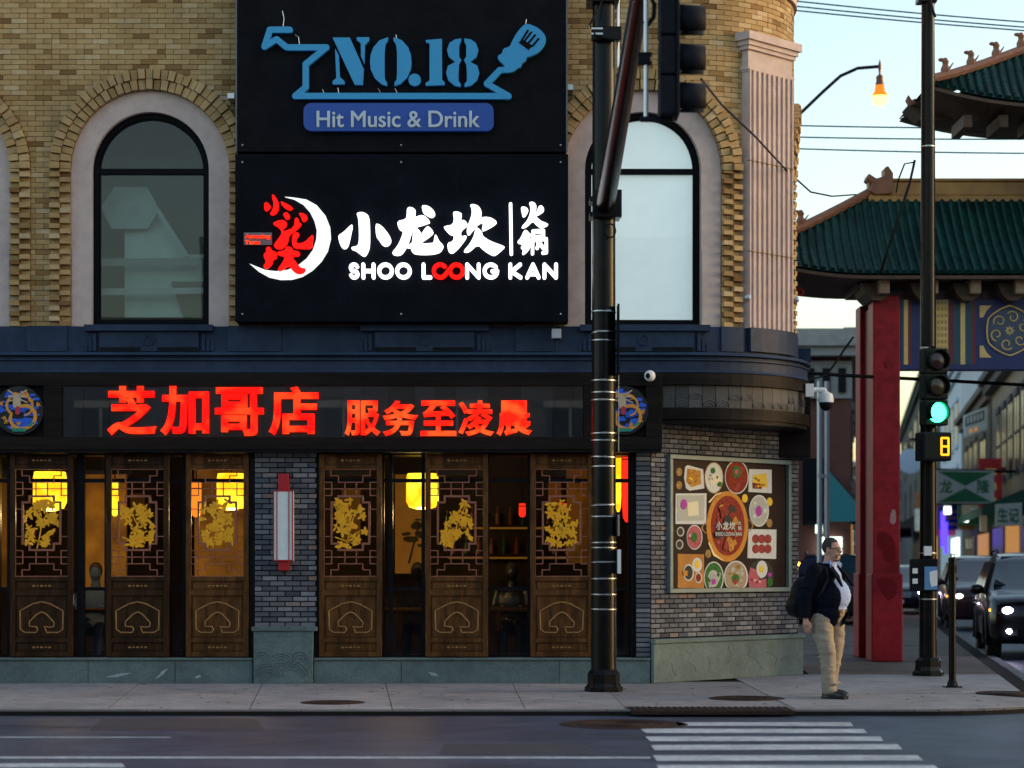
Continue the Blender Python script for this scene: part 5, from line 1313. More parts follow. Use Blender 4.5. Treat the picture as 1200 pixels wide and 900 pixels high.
m = MB(); m.box(-.18, .18, -.056, -.05, za + .03, zb - .03, M=RP); m.build('face', mat('dark_signal_face', (.008,.014,.012), .5, spec=.1), ps)
E_or = emitter('lit_orange_digit', (1.0,.26,.008), .9)
m = MB(); zm = (za + zb)/2; dx = .105
for (x0, z0, x1, z1) in ((-.04,.11,.04,.11), (-.04,0,.04,0), (-.04,-.11,.04,-.11), (-.05,.1,-.05,.01), (.05,.1,.05,.01), (-.05,-.01,-.05,-.1), (.05,-.01,.05,-.1)):
    m.box(dx + min(x0, x1) - .013, dx + max(x0, x1) + .013, -.062, -.055, zm + min(z0, z1) - .013, zm + max(z0, z1) + .013, M=RP)
m.build('digit', E_or, ps)
bp = thing('thin_post', 'thin black post with square foot standing right of the corner pole', 'post', (PX(1116, -1.0), -1.0, 0))
BX = PX(1116, -1.0)
m = MB(); m.lathe([(.044, 0), (.044, 1.52), (.05, 1.525), (.05, 1.56), (.02, 1.575)], (BX, -1.0, 0), 14); m.build('shaft', M_pole, bp, smooth=True)
m = MB(); m.prism_z([(BX - .1, -1.1), (BX + .1, -1.1), (BX + .1, -.9), (BX - .1, -.9)], .003, .02); m.lathe([(.07, .02), (.06, .06), (.045, .09)], (BX, -1.0, 0), 14); m.build('foot', M_pole, bp)
m = MB(); m.lathe([(.052, 0), (.052, .1), (.045, .1), (.045, 0)], (BX, -1.0, 1.38), 14); m.build('collar', M_pole, bp)
# ---------------------------------------------------------------- street lamp behind the building
LY_ = 14.0
sl_ = thing('street_lamp', 'lit pendant street lamp on a curved arm beside the upper wall', 'street lamp', (PX(918, LY_), LY_, 0))
lx, lz = PX(1031, LY_), PZ(78, LY_)
m = MB(); m.tube([(PX(918, LY_), LY_, 0), (PX(918, LY_), LY_, PZ(150, LY_))], [.13, .09], 14); m.build('post', M_pole, sl_, smooth=True)
m = MB(); m.tube([P3(918, 150, LY_), P3(940, 131, LY_), P3(965, 107, LY_), P3(985, 89, LY_), P3(1005, 80, LY_), P3(1029, 78, LY_)], .032, 10); m.build('arm', M_black, sl_, smooth=True)
k_ = (D + LY_)/F
m = MB(); m.lathe([(.004, 8.5*k_), (.03, 2*k_), (.03, -3*k_), (.02, -6*k_), (.02, -9*k_), (4.5*k_, -12*k_), (4.2*k_, -16*k_), (5.2*k_, -22*k_)], (lx, LY_, lz), 20); m.build('lamp_cap', mat('bronze_lamp_cap', (.16,.05,.015), .4), sl_, smooth=True)
m = MB(); m.lathe([(5.2*k_, -22*k_), (6*k_, -29*k_), (10*k_, -35*k_), (8*k_, -35*k_)], (lx, LY_, lz), 20); m.build('lamp_bell', emitter('amber_glass_lamp_bell', (1.0,.24,.012), .30), sl_, smooth=True)
m = MB(); m.ell((lx, LY_, lz - 37.5*k_), (9.2*k_, 9.2*k_, 9*k_), nu=18, nv=10); m.build('globe', emitter('lit_lamp_globe', (1.0,.52,.07), 2.2), sl_, smooth=True)
# ---------------------------------------------------------------- overhead wires
M_wire = mat('blue_grey_wire', (.03,.14,.20), .5)
for (a, b, c, d_, lb) in ((930,1,1215,27,'topmost thin wire across the sky beside the roof corner'), (930,7,1215,33,'second thin wire from the top across the sky'), (930,12,1215,37,'third thin wire from the top, lowest of the upper bundle'),
                          (925,147,1240,150,'thin level wire crossing the sky below the street lamp'), (925,160.5,1240,163,'middle of three level wires above the gate roof'), (925,174,1240,180,'lowest of three level wires just above the gate roof')):
    cable([P3(a + (c - a)*k/6, b + (d_ - b)*k/6 + 1.2*math.sin(math.pi*k/6), 9.5) for k in range(7)], .0125, lb, M_wire)
cable([P3(1072, 188, 4.9), P3(1066, 215, 4.8), P3(1052, 258, 4.7), P3(1038, 300, 4.7), P3(1032, 320, 4.9)], .02, 'dark cable bundle drooping over the green gate roof beside the pole')
cable([P3(1072, 190, 4.9), P3(1060, 192, 4.8), P3(1053, 210, 4.8), P3(1050, 226, 4.8)], .012, 'thin looping wire above the gold gate ridge')
cable([P3(1000, 395, 5.4), P3(992, 406, 5.3), P3(977, 428, 5.2), P3(968, 440, 5.0), P3(940, 447, 4.6)], .016, 'dark cable sagging between the gate column and the shop corner')
cable([P3(940, 437, 5.3), P3(1000, 440.5, 5.5), P3(1070, 444, 6.5), P3(1215, 452, 7.5)], .03, 'thick black cable strung level across the street under the gate beam')
print('s5 ok')
# ---------------------------------------------------------------- gate over the side street
gate = thing('chinese_gate', 'red pillared gate with green tiled roofs and a blue and gold beam', 'gate', (PX(1040, 5.8), 6.5, 0))
GF = 5.8
gx0, gx1 = PX(1023, GF), PX(1055, GF)
GSPAN = 11.2
def pillar(x0, x1, y0, y1, mt, zt_):
    m = MB(); m.box(x0, x1, y0, y1, 0, zt_); p = m.build('pillar', mt, gate, bevel=.02)
    m = MB(); m.box(x0 - .03, x1 + .035, y0 - .035, y1 + .03, 0.002, PZ(672, GF)); m.build('pillar_base', mt, p, bevel=.02); return p
zpt = PZ(346, GF)
for dx in (0, GSPAN):
    pillar(gx0 + dx, gx1 + dx, GF, GF + .45, M_redpaint, zpt); pillar(gx0 + dx + .02, gx1 + dx, GF + 1.35, GF + 1.8, M_redpaint, zpt)
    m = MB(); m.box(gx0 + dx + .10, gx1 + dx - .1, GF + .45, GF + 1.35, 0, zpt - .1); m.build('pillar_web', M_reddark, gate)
M_worn = mat('worn_red_patch', (.11,.007,.012), .7, spec=.1, col2=(.24,.012,.02), scale=30)
M_paper = mat('torn_paper', (.55,.40,.38), .7, col2=(.35,.1,.1), scale=40)
for pts, mt_ in (([(1027,628),(1032,622),(1040,625),(1049,634),(1050,655),(1046,660),(1036,657),(1034,645),(1028,640)], M_worn), ([(1045,596),(1050,598),(1050,612),(1047,615),(1042,612)], M_paper), ([(1035,424),(1039,423),(1040,432),(1036,431)], M_worn), ([(1026,676),(1050,678),(1052,696),(1042,705),(1034,696)], M_worn)):
    Y = GF - (.0375 if pts[0][1] > 672 else .002); m = MB(); m.prism([(PX(x, Y), PZ(y, Y)) for x, y in smooth_poly(pts, 2)], Y - .002, Y + .01); m.build('worn_patch', mt_, gate)
# blue and gold beam
by = GF + .12; bz0, bz1 = PZ(427.5, by), PZ(351, by)
bx1 = gx0 + GSPAN + .3
m = MB(); m.box(gx1 - .1, bx1, by, by + .3, bz0, bz1); beam = m.build('beam', M_gblue, gate)
m = MB(); m.box(gx1 - .1, bx1, by - .03, by + .33, bz0 - .07, bz0 + .0); m.build('beam_moulding', M_gblue, beam)
def band(a, b, mt_, nm, o=.006):
    m = MB(); m.box(PX(a, by), PX(b, by), by - o, by + .01, bz0 + .004, bz1 - .004); return m.build(nm, mt_, beam)
for a, b, mt_ in ((1055.5,1059.2,M_gteal), (1059.2,1064,M_ggold), (1064,1068,M_gmaroon), (1097,1111,M_ggold), (1111,1117.5,M_gmaroon), (1125.5,1131,M_ggold), (1139,1143.5,M_gmaroon), (1117.5,1125.5,M_gteal), (1131,1139,M_gteal)): band(a, b, mt_, 'colour_band')
m = MB()
for k in range(10):
    z = bz0 + .05 + (bz1 - bz0 - .1)*k/9
    for x in (1098.2, 1102.5, 1106.8): m.box(PX(x, by), PX(x + 2.8, by), by - .011, by, z - .022, z + .03)
m.build('key_pattern', mat('gate_pale_gold', (.42,.30,.10), .5), beam)
def flower(cx, cy):
    Y = by - .004; X, Z = PX(cx, Y), PZ(cy, Y); s_ = (D + Y)/F
    m = MB(); pts = []
    for i in range(73):
        a = 2*math.pi*i/72 + math.pi/6; r = (27 + 1.8*abs(math.sin(3*(a - math.pi/6)))*-1 + 1.5)*s_; pts.append((X + r*math.cos(a), Y - .01, Z + r*1.02*math.sin(a)))
    m.tube(pts, 1.1*s_, 6); m.build('flower_outline', M_ggold, beam)
    for k in range(6):
        m = MB(); a0 = 2*math.pi*k/6 + .3; c = (X + 16*s_*math.cos(a0), Z + 16*s_*math.sin(a0)); p = []
        for i in range(22):
            t_ = i/21; r = (7.5 - 5.2*t_)*s_; a = a0 + 1.2 - t_*6.5; p.append((c[0] + r*math.cos(a), Y - .012, c[1] + r*math.sin(a)))
        m.tube(p, .85*s_, 6); m.build('flower_scroll', M_ggold, beam)
    m = MB()
    for k in range(8):
        a = 2*math.pi*k/8; d_ = Vector((math.cos(a), math.sin(a))); n_ = Vector((-d_.y, d_.x)); c = Vector((X, Z))
        m.prism([tuple(c + d_*1*s_), tuple(c + d_*3.4*s_ + n_*1.1*s_), tuple(c + d_*6.2*s_), tuple(c + d_*3.4*s_ - n_*1.1*s_)], Y - .012 - .0006*k, Y)
    m.build('flower_star', M_ggold, beam)
    m = MB(); m.prism([(X + 25*s_*math.cos(2*math.pi*k/30), Z + 25*s_*math.sin(2*math.pi*k/30)) for k in range(30)], Y - .006, Y + .01); m.build('flower_ground', mat('gate_slate_blue', (.05,.08,.15), .5), beam)
flower(1183, 387.5)
for (x, y, sx, sy) in ((1148, 358, 1, 1), (1148, 419, 1, -1), (1218, 358, -1, 1), (1218, 419, -1, -1)):
    Y = by - .004; m = MB(); m.prism([(PX(x, Y), PZ(y, Y)), (PX(x + 14*sx, Y), PZ(y, Y)), (PX(x + 8*sx, Y), PZ(y + 6*sy, Y)), (PX(x + 4*sx, Y), PZ(y + 14*sy, Y)), (PX(x, Y), PZ(y + 14*sy, Y))], Y - .008, Y); m.build('corner_scroll', M_ggold, beam)
# beam ends and corbels under the eaves
for x in (1030, 1087, 1137, 1190, 1245, 1300):
    Y = 5.45; m = MB(); m.box(PX(x, Y), PX(x + 13, Y), Y, Y + 1.2, PZ(344, Y), PZ(323, Y)); e = m.build('rafter_end', M_timberpale, gate, bevel=.02)
    m = MB(); m.prism([(PX(x - 18, Y), PZ(330, Y)), (PX(x + 12, Y), PZ(330, Y)), (PX(x + 12, Y), PZ(346, Y)), (PX(x + 4, Y), PZ(351, Y)), (PX(x - 6, Y), PZ(350, Y)), (PX(x - 14, Y), PZ(342, Y))], Y + .15, Y + 1.0); m.build('corbel', M_timber, gate)
# tiled roofs
def roof(xl, xr_full, ye, yr, ze, zr_, xend, zc, yb, pitch, name, upturn=1.9, zsoff=None, thick=.05):
    """xl corner X, ze eave height, zc height of the upturned corner, xend ridge end X"""
    ro = MB()
    def eave(x):
        q = 0
        if x < xl + upturn: q = ((xl + upturn - x)/upturn)**2
        if x > xr_full - upturn: q = ((x - (xr_full - upturn))/upturn)**2
        return ze + (zc - ze)*q
    mid = (xl + xr_full)/2; xr_end = xr_full - (xend - xl)
    def topp(x):
        if x < xend: t = (x - xl)/(xend - xl)
        elif x > xr_end: t = (xr_full - x)/(xr_full - xr_end)
        else: t = 1
        t = max(0, min(1, t))
        return ye + (yr - ye)*t, zc + (zr_ - zc)*(t**1.15)
    def line(x, n=6):
        yt_, zt_ = topp(x); zb_ = eave(x); out = []
        for k in range(n + 1):
            s = k/n; out.append((x, ye + (yt_ - ye)*s, zb_ + (zt_ - zb_)*s - .10*math.sin(math.pi*s)*min(1, (yt_ - ye)/1.0)))
        return out
    xs = [xl + (xr_full - xl)*k/80 for k in range(81)]
    L = [line(x) for x in xs]; n = len(L[0]); p = [q for l in L for q in l]
    f = [(i*n+j, (i+1)*n+j, (i+1)*n+j+1, i*n+j+1) for i in range(80) for j in range(n - 1)]
    ro.add(p, f)
    # back slope mirrored about the ridge
    off = len(p); pb = [(x, 2*yr - y, z) for x, y, z in p]; ro.add(pb, [tuple(reversed(q)) for q in f])
    e1 = [l[0] for l in L]; e2 = [(x, 2*yr - y, z) for x, y, z in e1]
    for e in (L[0], L[-1]): pass
    ro.add([L[0][0], (xl, 2*yr - ye, zc), (xend, yr, zr_)], [(0, 1, 2)]); ro.add([L[-1][0], (xr_full, 2*yr - ye, zc), (xr_end, yr, zr_)], [(0, 1, 2)])
    ob = ro.build('roof', M_tile, gate, smooth=True)
    x = xl + pitch*.6
    while x < xr_full - pitch*.5:
        l = line(x, 8)
        if x < 12.0 or int((x - xl)/pitch) % 2 == 0:
            m = MB(); pts = [(a, b, c + .018) for a, b, c in l]
            rad = []
            q = []
            for i in range(len(pts) - 1):
                a, b = Vector(pts[i]), Vector(pts[i+1]); q += [a, a.lerp(b, .92)]; rad += [pitch*.34, pitch*.29]
            q.append(Vector(pts[-1])); rad.append(pitch*.28)
            m.tube(q, rad, 7); m.build('tile_row', M_tile, ob, smooth=True)
        x += pitch
    # eave board and soffit
    m = MB(); zs_ = zsoff
    pf = [(x, ye + .03, z - .03) for (x, y, z) in e1]; pg = [(x, ye + .03, z - .03 - thick) for (x, y, z) in e1]; ph = [(max(xl + .9, min(xr_full - .9, x)), ye + .75, zs_ - .0) for (x, y, z) in e1]
    pi_ = [(x, 2*yr - y_, z) for x, y_, z in ph]; pj = [(x, 2*yr - ye - .03, z - .05) for x, y, z in e1]
    nn = len(pf); m.add(pf + pg + ph + pi_ + pj, [(r_*nn+i, r_*nn+i+1, (r_+1)*nn+i+1, (r_+1)*nn+i) for r_ in range(4) for i in range(nn - 1)]); 
    for i in (0, nn - 1): m.add([pg[i], ph[i], pi_[i], pj[i]], [(0,1,2,3)])
    m.build('eaves', M_timber, ob)
    # ridge and hips
    m = MB(); m.box(xend - .05, xr_end + .05, yr - .10, yr + .10, zr_ - .02, zr_ + .20); rg = m.build('ridge', M_ridge, gate, bevel=.02)
    m = MB(); m.box(xend - .05, xr_end + .05, yr - .13, yr + .13, zr_ + .20, zr_ + .245); m.box(xend - .05, xr_end + .05, yr - .13, yr + .13, zr_ - .12, zr_ - .02); m.build('ridge_coping', M_ridge, rg, bevel=.01)
    for s in (-1, 1):
        hp = []
        for k in range(9):
            t = k/8; x = (xl + (xend - xl)*t) if s < 0 else (xr_full - (xr_full - xr_end)*t); y, z = topp(x); hp.append((x, y, z + .05))
        m = MB(); m.tube(hp, .075, 8); h_ = m.build('hip_ridge', M_terra, ob, smooth=True)
        for k in range(2 if name == 'lower' else 4):           # little beasts on the hip
            t = (.26 if name == 'lower' else .10) + .17*k; i = t*8; a = Vector(hp[int(i)]).lerp(Vector(hp[int(i) + 1]), i - int(i)); m = MB()
            m.loft([[(a.x + q*math.cos(j*1.05)*1.2, a.y + q*math.sin(j*1.05), a.z + hh) for j in range(6)] for q, hh in ((.055, .04), (.06, .10), (.035, .17), (.045, .22), (.02, .27))]); m.ell((a.x - .06, a.y, a.z + .24), (.05, .03, .03), nu=8, nv=6); m.tube([(a.x + .05, a.y, a.z + .1), (a.x + .12, a.y, a.z + .2)], [.02, .008], 6); m.build('roof_beast', M_terra, h_)
    return ob, rg
ze1 = PZ(320, 5.2); zr1 = PZ(229, 6.6); xe1 = PX(1020, 6.6)
r1, rg1 = roof(PX(874, 5.2), gx0 + gx1 + GSPAN - PX(874, 5.2), 5.2, 6.6, ze1, zr1, xe1, PZ(296, 5.2), 9.2, .135, 'lower', zsoff=PZ(343, 7.2))
m = MB(); fx, fz = xe1 + .05, zr1 + .1
m.prism([(fx + a, fz + b) for a, b in ((.28,-.1),(.28,.22),(.20,.34),(.14,.30),(.15,.18),(.02,.14),(-.10,.22),(-.14,.13),(-.05,.06),(-.08,-.06),(.0,-.12))], 6.44, 6.76); m.build('ridge_dragon', M_terra, rg1, bevel=.02)
ze2 = PZ(123, 5.2); zr2 = PZ(36, 6.3)
xl2 = PX(1090, 5.0)
r2, rg2 = roof(xl2, gx0 + gx1 + GSPAN - xl2, 5.0, 6.3, ze2, zr2, PX(1262, 6.3), PZ(97, 5.0), 9.2, .135, 'upper', zsoff=PZ(156, 6.85))
# outward curled corner ornament under the upper eaves and the supporting frieze
m = MB(); m.prism([P3(x, y, 6.6)[0::2] for x, y in ((1060,127),(1070,121),(1096,112),(1110,122),(1112,146),(1092,146),(1076,142))], 6.3, 6.9); m.build('corner_rafter', M_timber, gate, bevel=.02)
m = MB(); m.prism([P3(x, y, 6.3)[0::2] for x, y in ((1062,117),(1064,112),(1068,118),(1072,116),(1076,122),(1066,124))], 6.25, 6.4); m.build('corner_beast', M_terra, gate)
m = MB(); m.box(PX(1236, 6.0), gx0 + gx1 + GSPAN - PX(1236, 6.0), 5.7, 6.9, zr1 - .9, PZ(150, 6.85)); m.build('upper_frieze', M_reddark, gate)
m = MB(); m.box(gx0 - .2, bx1 - .1, 5.98, 7.25, bz1 + .15, PZ(343, 7.2) + .03); m.build('roof_frame', M_timber, gate)
for x in (1126, 1168, 1205):
    m = MB(); m.box(PX(x, 5.5), PX(x + 10, 5.5), 5.3, 6.2, PZ(152, 5.5), PZ(138, 5.5)); m.build('rafter_end', M_timber, gate)
m = MB(); c = P3(937, 342, 5.6); m.tube([(c[0] + .055*math.cos(a*.6) - .0, c[1], c[2] + .05*math.sin(a*.6)) for a in range(12)], .018, 8); m.tube([(c[0] - .2, c[1], c[2] + .06), (c[0] - .05, c[1], c[2])], .05, 8); m.build('curled_bracket', M_redpaint, gate)

# ---------------------------------------------------------------- buildings down the side street
M_rbrick = mat('red_brown_brick', (.15,.052,.038), .85, col2=(.09,.033,.026), scale=3, amt=.9, bump=.3)
M_gstone = mat('grey_stone_trim', (.36,.36,.34), .8, col2=(.26,.26,.25), scale=4)
M_darkb = mat('dark_facade', (.045,.045,.052), .8, col2=(.03,.03,.034), scale=3)
M_siding = mat('pale_siding', (.48,.55,.62), .7)
M_tan = mat('tan_stucco', (.11,.08,.055), .85, col2=(.075,.055,.04), scale=2)
M_cream = mat('cream_terracotta', (.18,.13,.09), .7, col2=(.11,.08,.055), scale=3)
M_wdark = mat('dark_window', (.010,.012,.015), .2, spec=.15)
M_awng = mat('green_awning', (.010,.07,.05), .8); M_awnt = mat('teal_awning', (.03,.22,.24), .7); M_awnw = mat('awning_stripe', (.5,.6,.6), .7); M_awnd = mat('dark_awning', (.03,.03,.035), .8)
E_warm = emitter('lit_shop_window', (1.0,.45,.12), .10); E_blue = emitter('blue_neon', (.06,.03,1.0), .9); E_pink = emitter('pink_neon', (1.0,.03,.45), 1.0); E_cool = emitter('lit_cool_sign', (.75,.9,.8), .8)
class Fac:
    """facade frame: origin on the ground, t along the facade, n outwards"""
    def __init__(s, o, tdir, ndir): s.o, s.t, s.n = Vector((*o, 0)), Vector((*tdir, 0)), Vector((*ndir, 0))
    def p(s, a, z, o=0): return s.o + s.t*a + s.n*o + Vector((0, 0, z))
    def box(s, m, a0, a1, z0, z1, o0, o1):
        m.hexa([s.p(a0, z0, o1), s.p(a1, z0, o1), s.p(a1, z0, o0), s.p(a0, z0, o0), s.p(a0, z1, o1), s.p(a1, z1, o1), s.p(a1, z1, o0), s.p(a0, z1, o0)])
sd2 = SD.to_2d(); nl = Vector((-sd2.y, sd2.x)); nr = -nl
def facadeR(Y): return (16 + .158*(Y - 40), Y)
def block(name, label, fac, length, height, depth, wall, wins=(), trim=None, end=None, shop=None, cornice=.35):
    t = thing(name, label, 'building', tuple(fac.p(length/2, 0, -depth/2)))
    m = MB(); fac.box(m, 0, length, 0, height, -depth, 0); m.build('wall', wall, t)
    if cornice:
        m = MB(); fac.box(m, -.2, length, height - .5, height - .15, 0.002, cornice); fac.box(m, -.3, length, height - .15, height + .12, -.2, cornice + .2); m.build('cornice', trim or wall, t)
    for (a0, a1, z0, z1) in wins:
        m = MB(); fac.box(m, a0, a1, z0, z1, -.02, .03); w_ = m.build('window', M_wdark, t)
        m = MB(); fac.box(m, a0 - .12, a1 + .12, z0 - .2, z0, 0.002, .12); m.build('sill', trim or wall, w_); m = MB(); fac.box(m, a0 - .12, a1 + .12, z1, z1 + .22, 0.002, .10); m.build('lintel', trim or wall, w_)
        m = MB(); fac.box(m, (a0 + a1)/2 - .04, (a0 + a1)/2 + .04, z0, z1, .03, .05); fac.box(m, a0, a1, (z0 + z1)/2 - .04, (z0 + z1)/2 + .04, .03, .055); m.build('glazing_bar', trim or wall, w_)
    if shop:
        for (a0, a1, z0, z1, mt_) in shop:
            m = MB(); fac.box(m, a0, a1, z0, z1, -.02, .04); m.build('shop_window', mt_, t)
    return t
def awning(fac, a0, a1, z0, z1, out, mt_, label, stripes=0):
    t = thing('shop_awning', label, 'awning', tuple(fac.p((a0 + a1)/2, z0, out/2)))
    m = MB(); m.add([fac.p(a0, z1, .05), fac.p(a1, z1, .05), fac.p(a1, z0 + .25, out), fac.p(a0, z0 + .25, out), fac.p(a0, z0, out), fac.p(a1, z0, out), fac.p(a0, z0, .05), fac.p(a1, z0, .05)], [(0,1,2,3), (3,2,5,4), (0,3,4,6), (1,7,5,2)]); m.build('canopy', mt_, t)
    for k in range(stripes):
        a = a0 + (a1 - a0)*(k + .5)/stripes; w_ = (a1 - a0)/stripes*.3; m = MB()
        m.add([fac.p(a - w_, z1 - .02, .12), fac.p(a + w_, z1 - .02, .12), fac.p(a + w_, z0 + .27, out + .03), fac.p(a - w_, z0 + .27, out + .03)], [(0,1,2,3)]); m.build('stripe', M_awnw, t)
    return t
fa = Fac(facadeR(30), tuple(sd2), tuple(nl))
wA = [(a, a + 1.6, 4.6, 7.0) for a in (7, 10, 13, 16, 19, 22)]
A = block('corner_shop_house', 'two storey building with cream upper wall and dark cornice at far right', fa, 27, 8.5, 12, M_cream, wA, M_darkb, shop=[(2, 12, .6, 2.8, M_wdark), (13, 19, .6, 2.8, E_warm), (20, 26, .6, 2.8, M_wdark)])
awning(fa, 6, 20, 2.9, 3.8, 1.6, M_awng, 'dark green shop awning with pale stripes at the right edge', 7)
fb = Fac(facadeR(57.5), tuple(sd2), tuple(nl))
B_ = block('brown_shop_house', 'tan brown shop building with a framed box sign, left of the cream building', fb, 22, 8.4, 12, M_tan, [(3, 6, 4.6, 6.6), (9, 11, 4.6, 6.8), (13, 15, 4.6, 6.8), (17, 19, 4.6, 6.8)], M_tan, shop=[(1, 8, .6, 2.7, E_warm), (10, 19, .6, 2.7, M_wdark)], cornice=.2)
awning(fb, 4, 20, 4.0, 5.2, 1.2, M_awng, 'green awning over the upper floor of the tan brown building')
fc = Fac(facadeR(80), tuple(sd2), tuple(nl))
Cb = block('white_siding_house', 'tall pale blue-white sided building rising behind the tan brown one', fc, 26, 11.5, 14, M_siding, [(a, a + 2, z, z + 2.2) for a in (3, 8, 13, 18) for z in (4.2, 7.6)], M_siding, shop=[(2, 10, .6, 2.8, E_cool)], cornice=.2)
for k in range(20):                                                 # clapboards on its end wall
    m = MB(); z = 7.2 + k*.21; p0 = fc.p(0, z, .0); p1 = fc.p(0, z, -8); m.hexa([(*p0.xy, z), (*p1.xy, z), (*(p1 - fc.t*.02).xy, z), (*(p0 - fc.t*.02).xy, z), (*p0.xy, z + .2), (*p1.xy, z + .2), (*(p1 - fc.t*.0).xy, z + .2), (*(p0 - fc.t*.0).xy, z + .2)]); m.build('clapboard', M_siding, Cb)
fd = Fac(facadeR(108), tuple(sd2), tuple(nl))
Db = block('dark_row_house', 'long dark building with tall green-framed windows seen just right of the gate pillar', fd, 110, 15.5, 14, M_darkb, [(a, a + 5, z, z + 3.6) for a in (4, 13, 22, 34, 48, 64, 84) for z in (5.0, 10.2)], mat('dark_green_trim', (.02,.06,.05), .7), shop=[(2, 20, .6, 3.2, E_warm), (30, 60, .6, 3.2, M_wdark)])
awning(fd, 6, 60, 3.8, 5.4, 2.4, M_awnd, 'black awning along the far dark building behind the pole')
# left side: red brick building with stone cornice
fe = Fac((9.05, 30.5), tuple(sd2), tuple(nr))
Eb = block('red_brick_house', 'red brick building with stone cornice between the shop corner and gate pillar', fe, 40, 7.65, 10, M_rbrick, [(a, a + 1.6, 3.8, 5.8) for a in (3, 8, 13, 18)], M_gstone, shop=[(1, 9, .5, 2.6, E_warm), (12, 20, .5, 2.6, E_cool)], cornice=.55)
m = MB(); e = fe.p(0, 0); m.box(e.x - 6, e.x + .02, e.y - .04, e.y + .02, 5.9, 6.9); m.build('stone_frieze', M_gstone, Eb)
for k in range(14):
    m = MB(); m.box(e.x - .35 - .42*k, e.x - .15 - .42*k, e.y - .1, e.y - .03, 6.05, 6.7); m.build('dentil', M_wdark, Eb)
m = MB(); m.box(e.x - 6, e.x + .6, e.y - .5, e.y + .1, 7.0, 7.25); m.box(e.x - 6, e.x + .75, e.y - .65, e.y + .1, 7.25, 7.7); m.build('end_cornice', M_gstone, Eb)
for x0, x1, z0, z1, mt_ in ((-1.3, -.7, 2.5, 4.3, M_wdark), (-2.6, -1.9, 2.5, 4.3, M_wdark), (-.9, -.25, .6, 2.2, E_cool)):
    m = MB(); m.box(e.x + x0, e.x + x1, e.y - .06, e.y, z0, z1); m.build('window', mt_, Eb)
awn = Fac((7.9, 27.5), tuple(sd2), tuple(nr))
awning(awn, -.2, 4.0, 2.55, 3.9, 1.0, M_awnt, 'teal striped shop awning left of the red gate pillar', 6)
# silver column in front of it
sp = thing('steel_column', 'silver steel column rising behind the corner security camera', 'column', (PX(965, 18), 18, 0))
for x in (960.5, 969):
    m = MB(); m.tube([P3(x, 690, 18), P3(x, 447, 18)], .055, 12); m.build('tube', mat('silver_paint', (.42,.45,.5), .35, metal=.5) if 'silver_paint' not in MATS else MATS['silver_paint'], sp, smooth=True)
m = MB(); m.box(PX(958, 18), PX(972, 18), 17.95, 18.05, PZ(470, 18), PZ(466, 18)); m.box(PX(958, 18), PX(972, 18), 17.95, 18.05, PZ(560, 18), PZ(556, 18)); m.build('tie_plate', MATS['silver_paint'], sp)
# signs along the street
M_sgreen = mat('sign_green', (.015,.16,.07), .6); M_swhite = mat('sign_white', (.55,.60,.58), .6)
SYb = 43.0
bn = thing('banner_sign', 'green and white banner sign with two white triangles, hung over the street', 'sign', (PX(1131, SYb), SYb, PZ(590, SYb)))
def spoly(par, pts, Y, t, mt_, nm): m = MB(); m.prism([(PX(x, Y), PZ(y, Y)) for x, y in pts], Y - t, Y); return m.build(nm, mt_, par)
spoly(bn, ((1097,551),(1164.5,552),(1164.5,590),(1097,590)), SYb, .06, M_swhite, 'board')
spoly(bn, ((1099,552.5),(1162.5,553.5),(1131,569.5)), SYb - .06, .01, M_sgreen, 'upper_triangle'); spoly(bn, ((1099,588.5),(1162.5,588.5),(1131,572)), SYb - .06, .01, M_sgreen, 'lower_triangle')
text_mesh('龙', 'sign_character', 1101, 562, 1116, 578, SYb - .062, .01, M_sgreen, bn, bold=.02)
text_mesh('隆', 'sign_character', 1145, 562, 1160, 578, SYb - .062, .01, M_sgreen, bn, bold=.02)
m = MB(); m.tube([P3(1090, 550.5, SYb), P3(1205, 553, SYb)], .05, 8); m.tube([P3(1097, 590.5, SYb), P3(1190, 590, SYb)], .035, 8); m.build('hanger', M_black, bn)
g2_ = thing('shop_sign', 'small white sign with green characters above the green awning', 'sign', (PX(1181, 36), 36, PZ(617, 36)))
spoly(g2_, ((1166,591),(1197,589),(1197,616),(1166,617)), 36, .08, M_swhite, 'board'); text_mesh('生记', 'sign_character', 1169, 595, 1194, 613, 35.91, .01, M_sgreen, g2_, bold=.02)
rs = thing('round_sign', 'round pale blue sign hanging behind the pole next to the gate pillar', 'sign', (PX(1065, 80), 80, PZ(556, 80)))
spoly(rs, circ(1066, 540.5, 14.5, n=28)[:-1], 80, .15, mat('round_sign_face', (.45,.56,.72), .6), 'disc'); 
m = MB(); m.tube([P3(1066, 526, 80.05), P3(1066, 515, 80.05), P3(1095, 515, 80.05)], .08, 6); m.build('hanger', M_black, rs)
fs_ = thing('box_sign', 'framed white box sign with dark lettering bars on the tan building', 'sign', (PX(1142, 58), 58, PZ(512, 58)))
spoly(fs_, ((1129,487),(1155,477),(1155,503),(1129,513)), 58, .3, M_swhite, 'case'); spoly(fs_, ((1131,489),(1153,480.5),(1153,492),(1131,500)), 57.7, .02, M_darkb, 'panel')
for k in range(5): spoly(fs_, ((1133+4*k,489.5-1.4*k),(1135.4+4*k,488.7-1.4*k),(1135.4+4*k,496.5-1.4*k),(1133+4*k,497.4-1.4*k)), 57.68, .02, M_swhite, 'letter_bar')
spoly(fs_, ((1136,503),(1139,502),(1139,507),(1136,508)), 57.7, .02, E_warm, 'lamp'); spoly(fs_, ((1142,501),(1145,500),(1145,505),(1142,506)), 57.7, .02, E_warm, 'lamp')
